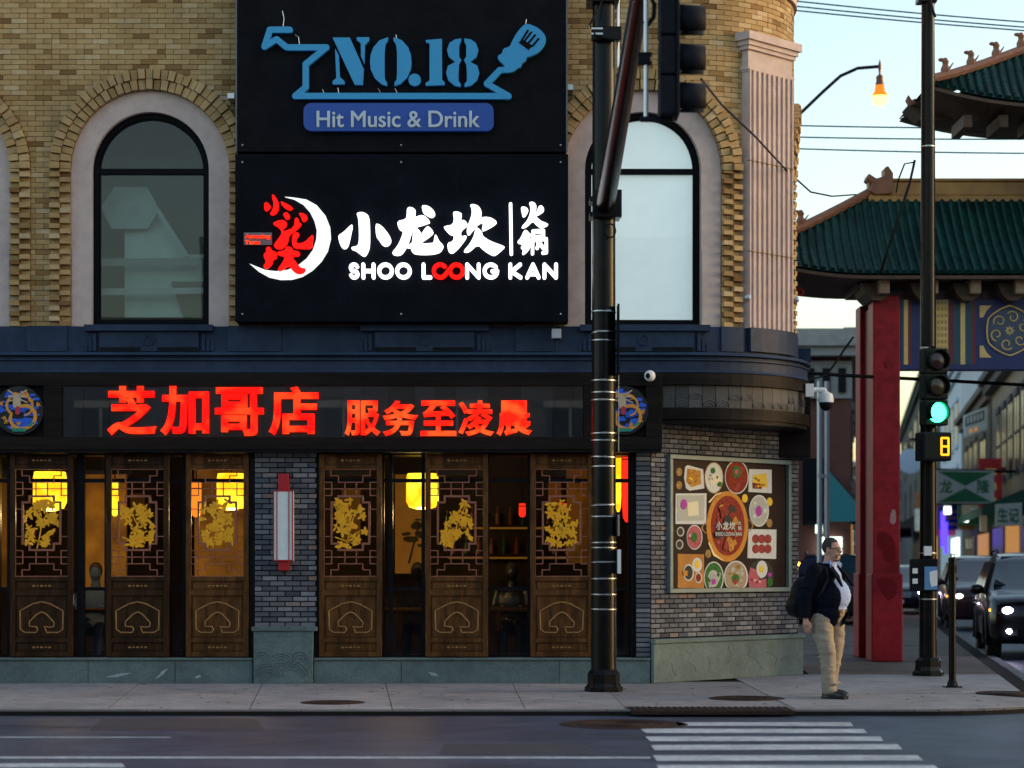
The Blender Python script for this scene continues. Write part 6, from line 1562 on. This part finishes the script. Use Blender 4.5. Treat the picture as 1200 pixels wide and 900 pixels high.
for (x0, x1, y0, y1, Y, em, nm, lb) in ((1103,1107,600,640,70,E_blue,'neon_strip','blue neon strip in a shop doorway behind the corner pole'), (1107,1110,612,648,72,E_blue,'neon_strip','second blue neon strip right beside the taller one'),
        (1107,1114,594,602,60,E_cool,'lit_sign','small bright white lit sign under the green banner'), (986,988.5,640,662,34,E_pink,'neon_strip','left pink neon line behind the standing man'), (989.5,992,640,662,34,E_pink,'neon_strip','middle pink neon line behind the standing man'), (996,998,642,664,34,E_pink,'neon_strip','right pink neon line beside the gate pillar'),
        (957,963,616,624,29.5,E_cool,'lit_sign','small white star-like lit sign left of the man'), (1128,1140,606,612,50,E_cool,'lit_sign','dim white lettered shop fascia right of the corner pole'), (1133,1139,632,642,48,M_swhite,'notice','pale notice hanging under the shop fascia'), (1149,1156,604,622,46,M_swhite,'notice','pale pink notice panel left of the small green sign'), (934,937,660,669,28,emitter('amber_lamp', (1.0,.5,.03), 4),'amber_light','small amber light at the edge of the corner wall beside the man')):
    m = MB(); m.box(PX(x0, Y), PX(x1, Y), Y - .05, Y, PZ(y1, Y), PZ(y0, Y)); m.box(PX(x0, Y) - .02, PX(x1, Y) + .02, Y, Y + .05, PZ(y1, Y) - .02, PZ(y0, Y) + .02); o = m.build(nm, em); tag(o, lb, 'sign' if 'sign' in nm or nm == 'notice' else 'light')
# more blade signs and lamps along the right-hand facades
bl = (((.5,.02,.03), 'red', 49, 4.2, 2.0, .8), ((.55,.5,.35), 'cream', 53, 3.5, .9, 1.2), ((.02,.2,.1), 'dark green', 60, 3.6, 1.2, 1.0), ((.6,.35,.04), 'amber', 66, 3.9, 1.9, .7), ((.03,.06,.3), 'navy blue', 73, 3.6, 1.1, 1.3), ((.45,.03,.2), 'magenta', 83, 4.0, 2.2, 1.0), ((.6,.6,.55), 'white', 92, 3.9, 1.2, 1.8), ((.4,.12,.03), 'brown orange', 104, 4.6, 2.4, 1.4))
for k, (c, cn, Y, z, h, wd) in enumerate(bl):
    X, _ = facadeR(Y); t = thing('blade_sign', cn + ' blade sign jutting from the shopfronts down the side street', 'sign', (X, Y, z - h/2))
    m = MB(); m.box(X - .15 - wd, X - .15, Y - .08, Y + .08, z - h/2, z + h/2); m.build('panel', mat('blade_' + cn.replace(' ', '_'), c, .6, col2=tuple(q*.6 for q in c), scale=3), t)
    m = MB(); m.box(X - .2, X + .02, Y - .04, Y + .04, z + h*.3, z + h*.3 + .08); m.build('bracket', M_black, t)
    m = MB()
    for q in range(3): m.box(X - .15 - wd*.75, X - .15 - wd*.25, Y - .095, Y - .08, z - h*.32 + q*h*.26, z - h*.32 + q*h*.26 + h*.12)
    m.build('lettering_bars', M_swhite if k % 2 else M_ggold, t)
# far end of the street closes the view
fz = Fac((40, 230), (1, 0), (0, -1))
block('far_house', 'far pale building closing the end of the side street', Fac((24, 240), (1, 0), (0, -1)), 40, 14, 10, M_tan, [(a, a + 3, z, z + 3) for a in (3, 10, 17, 24, 31) for z in (4, 9)], M_gstone)
print('s6 ok')

# unseen house added at the other street corner to block low sky light
fg = Fac((15.2, 4.0), tuple(sd2), tuple(nl))
block('corner_shop_house', 'unseen brown brick house added at the far right corner to block low sky light', fg, 25, 10.5, 14, M_rbrick, [(a, a + 1.6, 5, 7.2) for a in (3, 8, 13, 18)], M_gstone, shop=[(2, 9, .6, 3, M_wdark), (12, 20, .6, 3, E_warm)])
# ---------------------------------------------------------------- cars
M_glassd = mat('car_glass', (.005,.006,.008), .12, spec=.08)
M_tyre = mat('tyre', (.012,.012,.012), .85); M_rim = mat('rim', (.35,.36,.38), .35, metal=.8)
M_chrome = mat('chrome', (.6,.6,.62), .2, metal=1)
E_head = emitter('lit_headlight', (.80,.70,1.0), 20); E_headdim = emitter('lit_dim_headlight', (1.0,.85,.6), 3); E_amber = emitter('lit_amber_marker', (1.0,.35,.03), 1.5)
def car(name, label, front, heading, paint, lights, W_=1.92, L=4.7, H=1.74, fog=True):
    h = Vector((heading[0], heading[1], 0)).normalized()          # nose direction
    side = Vector((-h.y, h.x, 0))
    o = Vector((front[0], front[1], RZ))
    def T(x, y, z): return tuple(o - h*y + side*x + Vector((0, 0, z)))   # x lateral, y back from nose
    t = thing(name, label, 'car', tuple(o - h*(L/2)))
    k = H/1.74; w = W_/1.92; l = L/4.7
    st = [(0.0,.50,.70,.78,.70,.62), (.06,.34,.80,.92,.84,.74), (.22,.27,.90,1.0,.92,.82), (.55,.25,.98,1.06,.955,.85), (1.25,.25,1.03,1.14,.96,.86), (1.95,.25,1.05,1.60,.96,.72), (2.35,.25,1.06,1.70,.96,.69), (2.9,.25,1.06,1.74,.96,.68), (3.9,.25,1.07,1.71,.96,.68), (4.4,.30,1.06,1.56,.94,.70), (4.65,.42,.98,1.10,.88,.74), (4.7,.55,.85,.92,.82,.70)]
    rings = []
    for y, zl, zb, zt_, wb, wt in st:
        zl, zb, zt_, wb, wt, y = zl*k, zb*k, zt_*k, wb*w, wt*w, y*l
        half = [(wb*.86, zl), (wb*.985, zl + .12), (wb, (zl + zb)/2 + .05), (wb*.975, zb), (wt + (wb - wt)*.12, zt_ - .10*min(1, (zt_ - zb)/.3)), (wt, zt_ - .03), (wt*.6, zt_)]
        rings.append([T(x, y, z) for x, z in half] + [T(-x, y, z) for x, z in reversed(half)])
    m = MB(); m.loft(rings); body = m.build('body', paint, t, smooth=True)
    def quad(nm, pts, mt_, par=t, th=.012):
        m = MB(); n = len(pts); a = [Vector(T(*q)) for q in pts]
        nv = (a[1] - a[0]).cross(a[2] - a[0]).normalized()
        cen = sum(a, Vector())/n; out = cen - Vector(T(0, L*.55, .8)); 
        if nv.dot(out) < 0: nv = -nv
        m.add([q + nv*th for q in a] + [q - nv*.03 for q in a], [list(range(n)), list(range(2*n-1, n-1, -1))] + [(i, i+n, (i+1) % n + n, (i+1) % n) for i in range(n)]); return m.build(nm, mt_, par)
    Wd = .96*w
    quad('windscreen', [(-.80*w,1.36*l,1.18*k), (.80*w,1.36*l,1.18*k), (.62*w,2.22*l,1.655*k), (-.62*w,2.22*l,1.655*k)], M_glassd, th=.02)
    quad('rear_window', [(-.66*w,4.6*l,1.13*k), (.66*w,4.6*l,1.13*k), (.6*w,4.42*l,1.48*k), (-.6*w,4.42*l,1.48*k)], M_glassd)
    for s in (-1, 1):
        for a0, a1, b0, b1 in ((1.62, 2.62, 2.25, 2.62), (2.72, 3.65, 2.72, 3.6), (3.75, 4.3, 3.7, 4.1)):
            quad('side_window', [(s*.945*w,a0*l,1.10*k), (s*.945*w,a1*l,1.10*k), (s*.765*w,b1*l,1.58*k), (s*.765*w,b0*l,1.57*k)], M_glassd, th=.012)
        m = MB(); c = T(s*(Wd + .09), 1.75*l, 1.12*k); R_ = Matrix.Rotation(math.atan2(h.y, h.x) + math.pi/2, 4, 'Z'); m.ell(c, (.12, .07, .085), M=R_, nu=14, nv=8); m.tube([T(s*(Wd - .05), 1.75*l, 1.06*k), c], .03, 8); m.build('wing_mirror', paint, t, smooth=True)
        for y in (.92, 3.75):
            m = MB(); ax = Matrix(((side.x, h.x, 0, 0), (side.y, h.y, 0, 0), (0, 0, 1, 0), (0, 0, 0, 1))) @ Matrix.Rotation(RAD(90), 4, 'Y')
            c = Vector(T(s*.83*w, y*l, .345)); m.lathe([(.21, -.11), (.32, -.115), (.345, -.08), (.345, .08), (.32, .115), (.21, .11)], c, 28, M=ax); wh = m.build('wheel', M_tyre, t, smooth=True)
            m = MB(); m.lathe([(.215, -.10), (.19, -.112), (.05, -.09), (.05, .09), (.19, .112), (.215, .10)], c, 20, M=ax); m.build('rim', M_rim, wh)
            m = MB(); arcp = [T(s*(Wd - .01), (y*l) - .42*math.cos(a*math.pi/12), .345 + .42*math.sin(a*math.pi/12)) for a in range(-1, 14)]; m.tube(arcp, .04, 8); m.build('wheel_arch', M_black, t)
        quad('headlight_housing', [(s*.46*w,.012*l,.72*k), (s*.80*w,.055*l,.74*k), (s*.84*w,.13*l,.88*k), (s*.50*w,.05*l,.85*k)], M_black, th=.02)
        m = MB(); m.ell(T(s*.66*w, .05*l, .80*k), (.085, .085, .055), nu=14, nv=8); m.build('headlight', lights, t, smooth=True)
        quad('bumper_inset', [(s*.50*w,.03*l,.40*k), (s*.80*w,.10*l,.40*k), (s*.80*w,.10*l,.56*k), (s*.50*w,.03*l,.56*k)], M_black, th=.03)
        if fog:
            m = MB(); m.ell(T(s*.64*w, .02, .47*k), (.045, .045, .04), nu=12, nv=8); m.build('fog_lamp', lights, t, smooth=True)
        m = MB(); m.box(-.03, .03, -.04, .04, -.02, .02); m.v = [tuple(Vector(T(s*.90*w, .32*l, .80*k)) + Vector(v)) for v in m.v]; m.build('side_marker', E_amber, t)
        quad('tail_lamp', [(s*.62*w,4.66*l,.8*k), (s*.86*w,4.6*l,.8*k), (s*.86*w,4.6*l,1.0*k), (s*.62*w,4.66*l,1.0*k)], M_redpaint)
        m = MB(); m.tube([T(s*.955*w, 1.5*l, .88*k), T(s*.965*w, 4.3*l, .92*k)], .012, 6); m.build('waist_line', M_black, t)
        m = MB(); m.tube([T(s*.66*w, 2.5*l, 1.73*k), T(s*.66*w, 2.6*l, 1.78*k), T(s*.66*w, 4.0*l, 1.77*k), T(s*.66*w, 4.1*l, 1.70*k)], .02, 8); m.build('roof_rail', M_black, t)
    quad('grille', [(-.38*w,.02,.60*k), (.38*w,.02,.60*k), (.38*w,.12*l,.86*k), (-.38*w,.12*l,.86*k)], M_black, th=.02)
    for z in (.66, .73, .80):
        m = MB(); m.tube([T(-.36*w, -.0, z*k), T(.36*w, -.0, z*k)], .012, 6); m.build('grille_bar', M_chrome, t)
    quad('number_plate', [(-.16,-.02,.44*k), (.16,-.02,.44*k), (.16,-.01,.56*k), (-.16,-.01,.56*k)], M_white, th=.02)
    quad('lower_grille', [(-.42*w,.02,.30*k), (.42*w,.02,.30*k), (.42*w,.0,.40*k), (-.42*w,.0,.40*k)], M_black, th=.02)
    return t
hd = (-SD.x, -SD.y)
M_cblack = mat('black_car_paint', (.006,.006,.008), .22, spec=.25, coat=.25); M_cmaroon = mat('dark_maroon_car_paint', (.03,.010,.014), .25, spec=.3, coat=.3); M_cblue = mat('dark_blue_car_paint', (.010,.016,.035), .25, spec=.3, coat=.3)
car('parked_suv', 'black suv with bright headlights driving toward the corner at right', (8.55, 7.2), hd, M_cblack, E_head)
car('parked_suv', 'dark maroon suv behind the black one, dim headlights', (10.85, 22.0), hd, M_cmaroon, E_headdim, fog=False)
car('parked_car', 'dark car with one bright headlight half hidden behind the gate pillar', (11.3, 36.0), hd, M_cblue, E_head, H=1.5, fog=False)
car('parked_suv', 'dark blue vehicle parked behind the standing man', (7.7, 25.0), hd, M_cblue, M_rim, H=1.8, fog=False)
# ---------------------------------------------------------------- standing man
from mathutils import noise as MN
def blob(name, mb, mt_, parent, voxel=.012, it=6, cut=None, xf=None, folds=0):
    o = mb.build(name + '_tmp', mt_)
    r = o.modifiers.new('r', 'REMESH'); r.mode = 'VOXEL'; r.voxel_size = voxel; r.use_smooth_shade = True
    s = o.modifiers.new('s', 'SMOOTH'); s.factor = .5; s.iterations = it
    dg = bpy.context.evaluated_depsgraph_get(); me = bpy.data.meshes.new_from_object(o.evaluated_get(dg))
    bpy.data.objects.remove(o)
    if cut or xf or folds:
        bm = bmesh.new(); bm.from_mesh(me)
        if cut: bmesh.ops.delete(bm, geom=[f for f in bm.faces if cut(f.calc_center_median())], context='FACES')
        if folds:
            bm.normal_update()
            for v in bm.verts:
                c = v.co; d_ = MN.noise(Vector((c.x*7 + c.z*5, c.y*7, c.z*22))) + .5*MN.noise(Vector((c.x*16 - c.z*14, c.y*16 + c.z*9, c.z*30)))
                v.co = c + v.normal*d_*folds
        if xf: bmesh.ops.transform(bm, matrix=xf, verts=bm.verts)
        bm.to_mesh(me); bm.free()
    me.materials.clear(); me.materials.append(mt_); me.name = name
    me.polygons.foreach_set('use_smooth', [True]*len(me.polygons))
    n = bpy.data.objects.new(name, me); COL.objects.link(n); adopt(n, parent); return n
def limb(m, pts, rad, n=14):
    m.tube(pts, rad, n)
    for p, r in zip(pts, rad): m.ell(p, (r, r, r), nu=12, nv=8)
MY = -3.03; MX = PX(971, MY)
man = thing('person', 'man in navy blazer, blue shirt and khaki trousers waiting at the kerb', 'person', (MX, MY, 0))
XF = Matrix.Translation((MX, MY, 0)) @ Matrix.Rotation(RAD(-38), 4, 'Z')
M_skin = mat('skin', (.56,.30,.21), .55, col2=(.50,.24,.17), scale=30); M_navyc = mat('navy_wool', (.004,.005,.011), .95, spec=.1, col2=(.006,.007,.014), scale=40, bump=.2, bscale=150)
M_shirt = mat('light_blue_cotton', (.36,.46,.72), .85, col2=(.30,.39,.64), scale=14); M_khaki = mat('khaki_cotton', (.33,.27,.20), .9, col2=(.25,.20,.15), scale=9, bump=.4, bscale=25)
M_shoe = mat('black_leather', (.008,.008,.009), .4); M_hair = mat('dark_brown_hair', (.022,.015,.011), .7, bump=.6, bscale=200); M_beard = mat('greying_beard', (.10,.075,.06), .8)
SH = ((-.05, -.205, 1.42), (-.05, .205, 1.42))
EL = ((-.13, -.275, 1.14), (-.11, .275, 1.14)); WR = ((-.13, -.29, .90), (-.10, .285, .90))
# body: one continuous mesh, hands with five fingers
m = MB()
m.ell((.045, 0, 1.655), (.098, .076, .118), nu=20, nv=14); m.ell((.065, 0, 1.60), (.078, .062, .075), nu=16, nv=10)
limb(m, [(-.01, 0, 1.40), (.0, 0, 1.48), (.02, 0, 1.56)], [.075, .068, .064])
m.tube([(.125, 0, 1.665), (.155, 0, 1.625), (.13, 0, 1.615)], [.014, .022, .014], 8); m.ell((.153, 0, 1.625), (.02, .018, .017))
for s in (-1, 1): m.ell((.035, s*.078, 1.645), (.022, .012, .034))
m.ell((.125, 0, 1.572), (.02, .03, .010)); m.ell((.11, 0, 1.545), (.032, .034, .026)); m.ell((.115, 0, 1.69), (.025, .05, .014))
m.ell((-.03, 0, 1.30), (.13, .18, .17)); m.ell((.04, 0, 1.10), (.17, .17, .16)); m.ell((-.01, 0, .93), (.14, .16, .1))
for i in range(2):
    s = -1 if i == 0 else 1
    limb(m, [SH[i], EL[i], WR[i]], [.05, .042, .030])
    wx, wy, wz = WR[i]
    limb(m, [(wx + .005, wy, wz - .02), (wx + .012, wy, wz - .07)], [.030, .036]); m.ell((wx + .012, wy, wz - .065), (.042, .022, .048))
    for f, (dx, L_) in enumerate(((.036, .072), (.013, .082), (-.010, .078), (-.032, .062))):
        b = Vector((wx + .012 + dx, wy, wz - .10)); limb(m, [b, b + Vector((.006, -s*.012, -L_*.5)), b + Vector((.0, -s*.032, -L_*.9))], [.0105, .0095, .0085], 8)
    limb(m, [(wx + .045, wy - s*.0, wz - .045), (wx + .068, wy - s*.012, wz - .08), (wx + .066, wy - s*.022, wz - .112)], [.013, .011, .0095], 8)
LEGX = ((.10, -.13), (-.04, .13))
for (fx, fy) in LEGX:
    limb(m, [(-.01, fy*.95, .9), (fx*.5 + .01, fy, .5), (fx - .03, fy, .09)], [.085, .055, .042]); limb(m, [(fx - .05, fy, .05), (fx + .14, fy - .0, .035)], [.04, .032])
blob('body', m, M_skin, man, .0075, 4, xf=XF)
# trousers
m = MB(); m.ell((-.005, 0, .95), (.19, .185, .13), nu=20, nv=12)
for (fx, fy) in LEGX:
    limb(m, [(-.01, fy*.9, .88), (.005, fy, .70), (fx*.5 + .02, fy, .50), (fx*.8 - .01, fy, .27), (fx - .025, fy, .10)], [.125, .112, .092, .082, .078], 18)
    m.ell((fx + .005, fy, .085), (.088, .075, .035)); m.ell((fx*.8 + .02, fy, .17), (.085, .078, .022)); m.ell((fx*.5 - .03, fy, .46), (.085, .085, .02))
blob('trousers', m, M_khaki, man, .009, 5, cut=lambda c: c.z > 1.045 or c.z < .055, xf=XF, folds=.011)
# shirt
m = MB(); m.ell((-.01, 0, 1.32), (.155, .195, .175), nu=20, nv=12); m.ell((.05, 0, 1.14), (.205, .20, .20), nu=20, nv=12); m.ell((.02, 0, .99), (.19, .185, .08)); limb(m, [(0, 0, 1.42), (.012, 0, 1.505)], [.09, .078])
blob('shirt', m, M_shirt, man, .011, 5, cut=lambda c: c.z > 1.51 or c.z < .955, xf=XF, folds=.005)
m = MB()
for s in (-1, 1): m.prism([(.0, 0), (.085, -.075), (.11, -.01), (.07, .03)], -.008, .008, M=XF @ Matrix.Translation((.035, s*.035, 1.50)) @ Matrix.Rotation(RAD(s*55), 4, 'Z'))
m.build('collar', M_shirt, man)
for z in (1.36, 1.28, 1.20, 1.12, 1.04):
    bx_ = {1.36: .145, 1.28: .195, 1.20: .245, 1.12: .258, 1.04: .235}[z]; m = MB(); c = XF @ Vector((bx_, 0, z)); m.ell(c, (.008, .008, .008), nu=8, nv=6); m.build('button', M_white, man)
m = MB(); rgs = [[XF @ Vector(((.20 + .0)*math.cos(2*math.pi*k/24) + .01, .19*math.sin(2*math.pi*k/24), z)) for k in range(24)] for z in (.955, .99)]; m.loft(rgs); m.build('belt', M_shoe, man)
# blazer
m = MB(); m.ell((-.03, 0, 1.32), (.175, .225, .185), nu=20, nv=12); m.ell((.03, 0, 1.12), (.235, .225, .21), nu=20, nv=12); m.ell((.0, 0, .95), (.225, .218, .13), nu=20, nv=12); m.ell((-.02, 0, .86), (.20, .205, .09)); limb(m, [(-.03, 0, 1.42), (-.03, 0, 1.49)], [.11, .092])
m.ell((-.04, -.13, 1.42), (.10, .11, .06)); m.ell((-.04, .13, 1.42), (.10, .11, .06))
for i in range(2):
    limb(m, [SH[i], EL[i], (WR[i][0], WR[i][1], WR[i][2] + .01)], [.085, .073, .056], 18); e = EL[i]; m.ell((e[0] - .01, e[1], e[2] - .02), (.08, .074, .02)); m.ell((e[0] + .01, e[1], e[2] + .10), (.08, .078, .02))
def jcut(c):
    if c.z > 1.50 or c.z < .80: return True
    if c.x > .02 and abs(c.y) < .035 + .085*max(0, min(1, (1.46 - c.z)/.22)) - .045*max(0, min(1, (1.05 - c.z)/.2)) and abs(c.y) < .16: return True
    return any(c.z < WR[i][2] + .0 and (Vector((c.x, c.y)) - Vector(WR[i][:2])).length < .085 and abs(c.y) > .225 for i in range(2))
bz = blob('blazer', m, M_navyc, man, .010, 5, cut=jcut, xf=XF, folds=.0045)
sm = bz.modifiers.new('thick', 'SOLIDIFY'); sm.thickness = .012; sm.offset = 0
m = MB()
for s in (-1, 1):
    q = [(.045, s*.075, 1.50), (.16, s*.075, 1.37), (.235, s*.118, 1.24), (.20, s*.165, 1.33), (.115, s*.15, 1.42), (.03, s*.115, 1.49)]
    a = [XF @ (Vector(v) + Vector((.018, s*.0, 0))) for v in q]; b = [XF @ (Vector(v) - Vector((.012, 0, 0))) for v in q]; n = len(a)
    m.add(a + b, [list(range(n)), list(range(2*n-1, n-1, -1))] + [(i, i+n, (i+1) % n + n, (i+1) % n) for i in range(n)])
m.build('lapels', M_navyc, man)
# hair, glasses, beard, eyes, shoes
m = MB(); m.ell((.025, 0, 1.685), (.104, .083, .105), nu=20, nv=12)
blob('hair', m, M_hair, man, .007, 3, cut=lambda c: (c.x > .075 and c.z < 1.735) or c.z < 1.60 or (c.x > .03 and c.z < 1.665), xf=XF)
m = MB(); m.ell((.108, 0, 1.543), (.034, .030, .028)); m.ell((.135, 0, 1.592), (.018, .036, .009)); m.tube([(.125, -.036, 1.59), (.118, -.042, 1.56)], .011, 8); m.tube([(.125, .036, 1.59), (.118, .042, 1.56)], .011, 8)
blob('goatee', m, M_beard, man, .006, 2, xf=XF)
m = MB()
for s in (-1, 1):
    m.tube([XF @ Vector((.148 - .008*abs(math.cos(a*.524)), s*.034 + .026*math.cos(a*.524), 1.658 + .019*math.sin(a*.524))) for a in range(13)], .0038, 6)
    m.tube([XF @ Vector((.135, s*.062, 1.664)), XF @ Vector((.09, s*.080, 1.664)), XF @ Vector((.03, s*.085, 1.66))], .0035, 6)
m.tube([XF @ Vector((.15, -.010, 1.662)), XF @ Vector((.15, .010, 1.662))], .0035, 6); m.build('glasses', M_black, man)
for s in (-1, 1):
    m = MB(); m.ell(XF @ Vector((.125, s*.032, 1.658)), (.013, .013, .009), nu=10, nv=8); e = m.build('eye', M_white, man); m = MB(); m.ell(XF @ Vector((.136, s*.032, 1.658)), (.006, .006, .006), nu=8, nv=6); m.build('iris', M_hair, e)
for (fx, fy) in LEGX:
    m = MB(); m.ell((fx + .05, fy, .05), (.165, .052, .047)); m.ell((fx - .045, fy, .065), (.065, .046, .06)); m.ell((fx + .14, fy, .042), (.08, .055, .036)); m.box(fx - .10, fx + .20, fy - .045, fy + .045, .002, .03)
    blob('shoe', m, M_shoe, man, .009, 3, cut=None, xf=XF)
bpk = thing('backpack', 'black backpack worn on the standing man\'s back', 'backpack', tuple(XF @ Vector((-.30, 0, 1.0))))
m = MB(); m.ell((-.30, -.03, 1.14), (.14, .19, .21), nu=20, nv=12); m.ell((-.33, -.03, 1.04), (.15, .19, .17)); m.ell((-.42, -.03, 1.02), (.08, .15, .13))
blob('bag', m, M_black, bpk, .012, 4, xf=XF)
for s in (-1, 1):
    m = MB(); m.tube([XF @ Vector(v) for v in ((-.20, s*.11, 1.30), (-.14, s*.135, 1.43), (-.04, s*.14, 1.497), (.06, s*.16, 1.44), (.10, s*.185, 1.33), (.05, s*.235, 1.18), (-.1, s*.20, 1.06))], .017, 8); m.build('strap', M_black, bpk, smooth=True)
m = MB(); m.tube([XF @ Vector((-.24, -.04, 1.33)), XF @ Vector((-.26, 0, 1.37)), XF @ Vector((-.24, .04, 1.33))], .012, 8); m.build('carry_handle', M_black, bpk)
# seated guests inside the restaurant
def guest(px, gY, coat, lab, clab):
    gX = PX(px, gY); gz = .15
    gu = thing('person', lab, 'person', (gX, gY, gz))
    m = MB(); T0_ = lambda x, y, z: (gX + x, gY + y, gz + z)
    m.ell(T0_(0, 0, 1.22), (.085, .10, .12)); limb(m, [T0_(0, .02, .95), T0_(0, .01, 1.15)], [.08, .055]); m.ell(T0_(0, .02, .80), (.21, .14, .22)); m.ell(T0_(0, .02, .55), (.19, .15, .14))
    for s in (-1, 1): limb(m, [T0_(s*.20, .02, .95), T0_(s*.25, -.06, .72), T0_(s*.12, -.26, .76)], [.06, .05, .035]); limb(m, [T0_(s*.09, 0, .5), T0_(s*.11, -.4, .48), T0_(s*.11, -.42, .08)], [.085, .065, .045])
    blob('body', m, coat, gu, .016, 4)
    m = MB(); m.ell(T0_(0, .02, 1.25), (.095, .105, .12)); blob('hair', m, M_hair, gu, .014, 3)
    st_ = thing('dining_chair', clab, 'chair', (gX, gY, gz))
    m = MB(); m.box(gX - .22, gX + .22, gY - .2, gY + .22, gz + .36, gz + .41); m.build('seat', M_doord, st_); m = MB(); m.box(gX - .22, gX + .22, gY + .2, gY + .24, gz + .41, gz + .95); m.build('backrest', M_doord, st_)
    for a in (-.19, .19):
        for b in (-.17, .19): m = MB(); m.box(gX + a - .02, gX + a + .02, gY + b - .02, gY + b + .02, gz, gz + .36); m.build('leg', M_doord, st_)
guest(489, 2.6, M_navyc, 'dark silhouette of a guest seated inside beside the golden mural', 'dark chair under the guest beside the golden mural')
guest(112, 2.3, mat('blue_coat', (.04,.07,.16), .9), 'guest in a blue coat seated behind the glass between the left screens', 'dark chair under the guest in the blue coat')
guest(600, 2.6, M_shoe, 'dim guest in black seated behind the plain glass near the tiny red lantern', 'dark chair under the dim guest in black')
# ---------------------------------------------------------------- the other side of the main street, behind the camera (mirrored in glass and paint)
random.seed(40)
x = -46.0; kinds = ((M_rbrick, 'red brick'), (M_darkb, 'dark grey'), (M_tan, 'tan'), (M_rbrick, 'brown brick'), (M_darkb, 'charcoal'))
lbs = ['red brick shop house across the main road, far left', 'dark grey shop house across the main road, left', 'tan shop house across the main road, opposite the restaurant', 'brown brick shop house across the main road, opposite the corner', 'charcoal shop house across the main road, right']
for i, wd in enumerate((19, 17, 18, 17, 20)):
    hgt = (10.5, 9.0, 11.5, 8.5, 10.5)[i]
    fo = Fac((x + wd, -40), (-1, 0), (0, 1))
    block('shop_house', lbs[i], fo, wd - .3, hgt, 9, kinds[i][0], [(a, a + 1.4, z, z + 1.9) for a in (2, 5.5, 9, 12.5) for z in (4.4,)], M_gstone, shop=[(1.5, wd/2 - .5, .5, 3.0, M_wdark), (wd/2 + .5, wd - 2, .5, 3.0, E_warm if i % 2 else M_wdark)])
    x += wd
print('s7 ok')

# ---------------------------------------------------------------- repeats of a kind share a group
GROUPS = {'paper_lantern': 'lanterns hanging in the dining room', 'dining_table': 'dining tables in the restaurant', 'dining_chair': 'dining chairs in the restaurant', 'framed_picture': 'framed pictures in the dining room', 'manhole_cover': 'iron covers in the sidewalk and road', 'overhead_cable': 'cables and wires overhead',
    'blade_sign': 'blade signs down the side street', 'security_camera': 'security cameras on the building', 'parked_suv': 'vehicles in the side street', 'parked_car': 'vehicles in the side street', 'shop_awning': 'shop awnings down the side street', 'traffic_light': 'traffic lights at the crossing', 'signal_pole': 'signal poles at the crossing',
    'dragon_medallion': 'medallions on the fascia', 'lit_character_sign': 'red lit characters on the fascia', 'neon_strip': 'neon strips in the side street', 'lit_sign': 'small lit signs in the side street', 'notice': 'notices in the side street', 'shop_house': 'shop houses across the main road', 'corner_shop_house': 'shop houses along the side street', 'anchor_plate': 'anchor plates on the upper wall'}
for o in list(COL.objects):
    b = o.name.split('.')[0]
    if o.parent is None and b in GROUPS and o.get('label'): o['group'] = GROUPS[b]
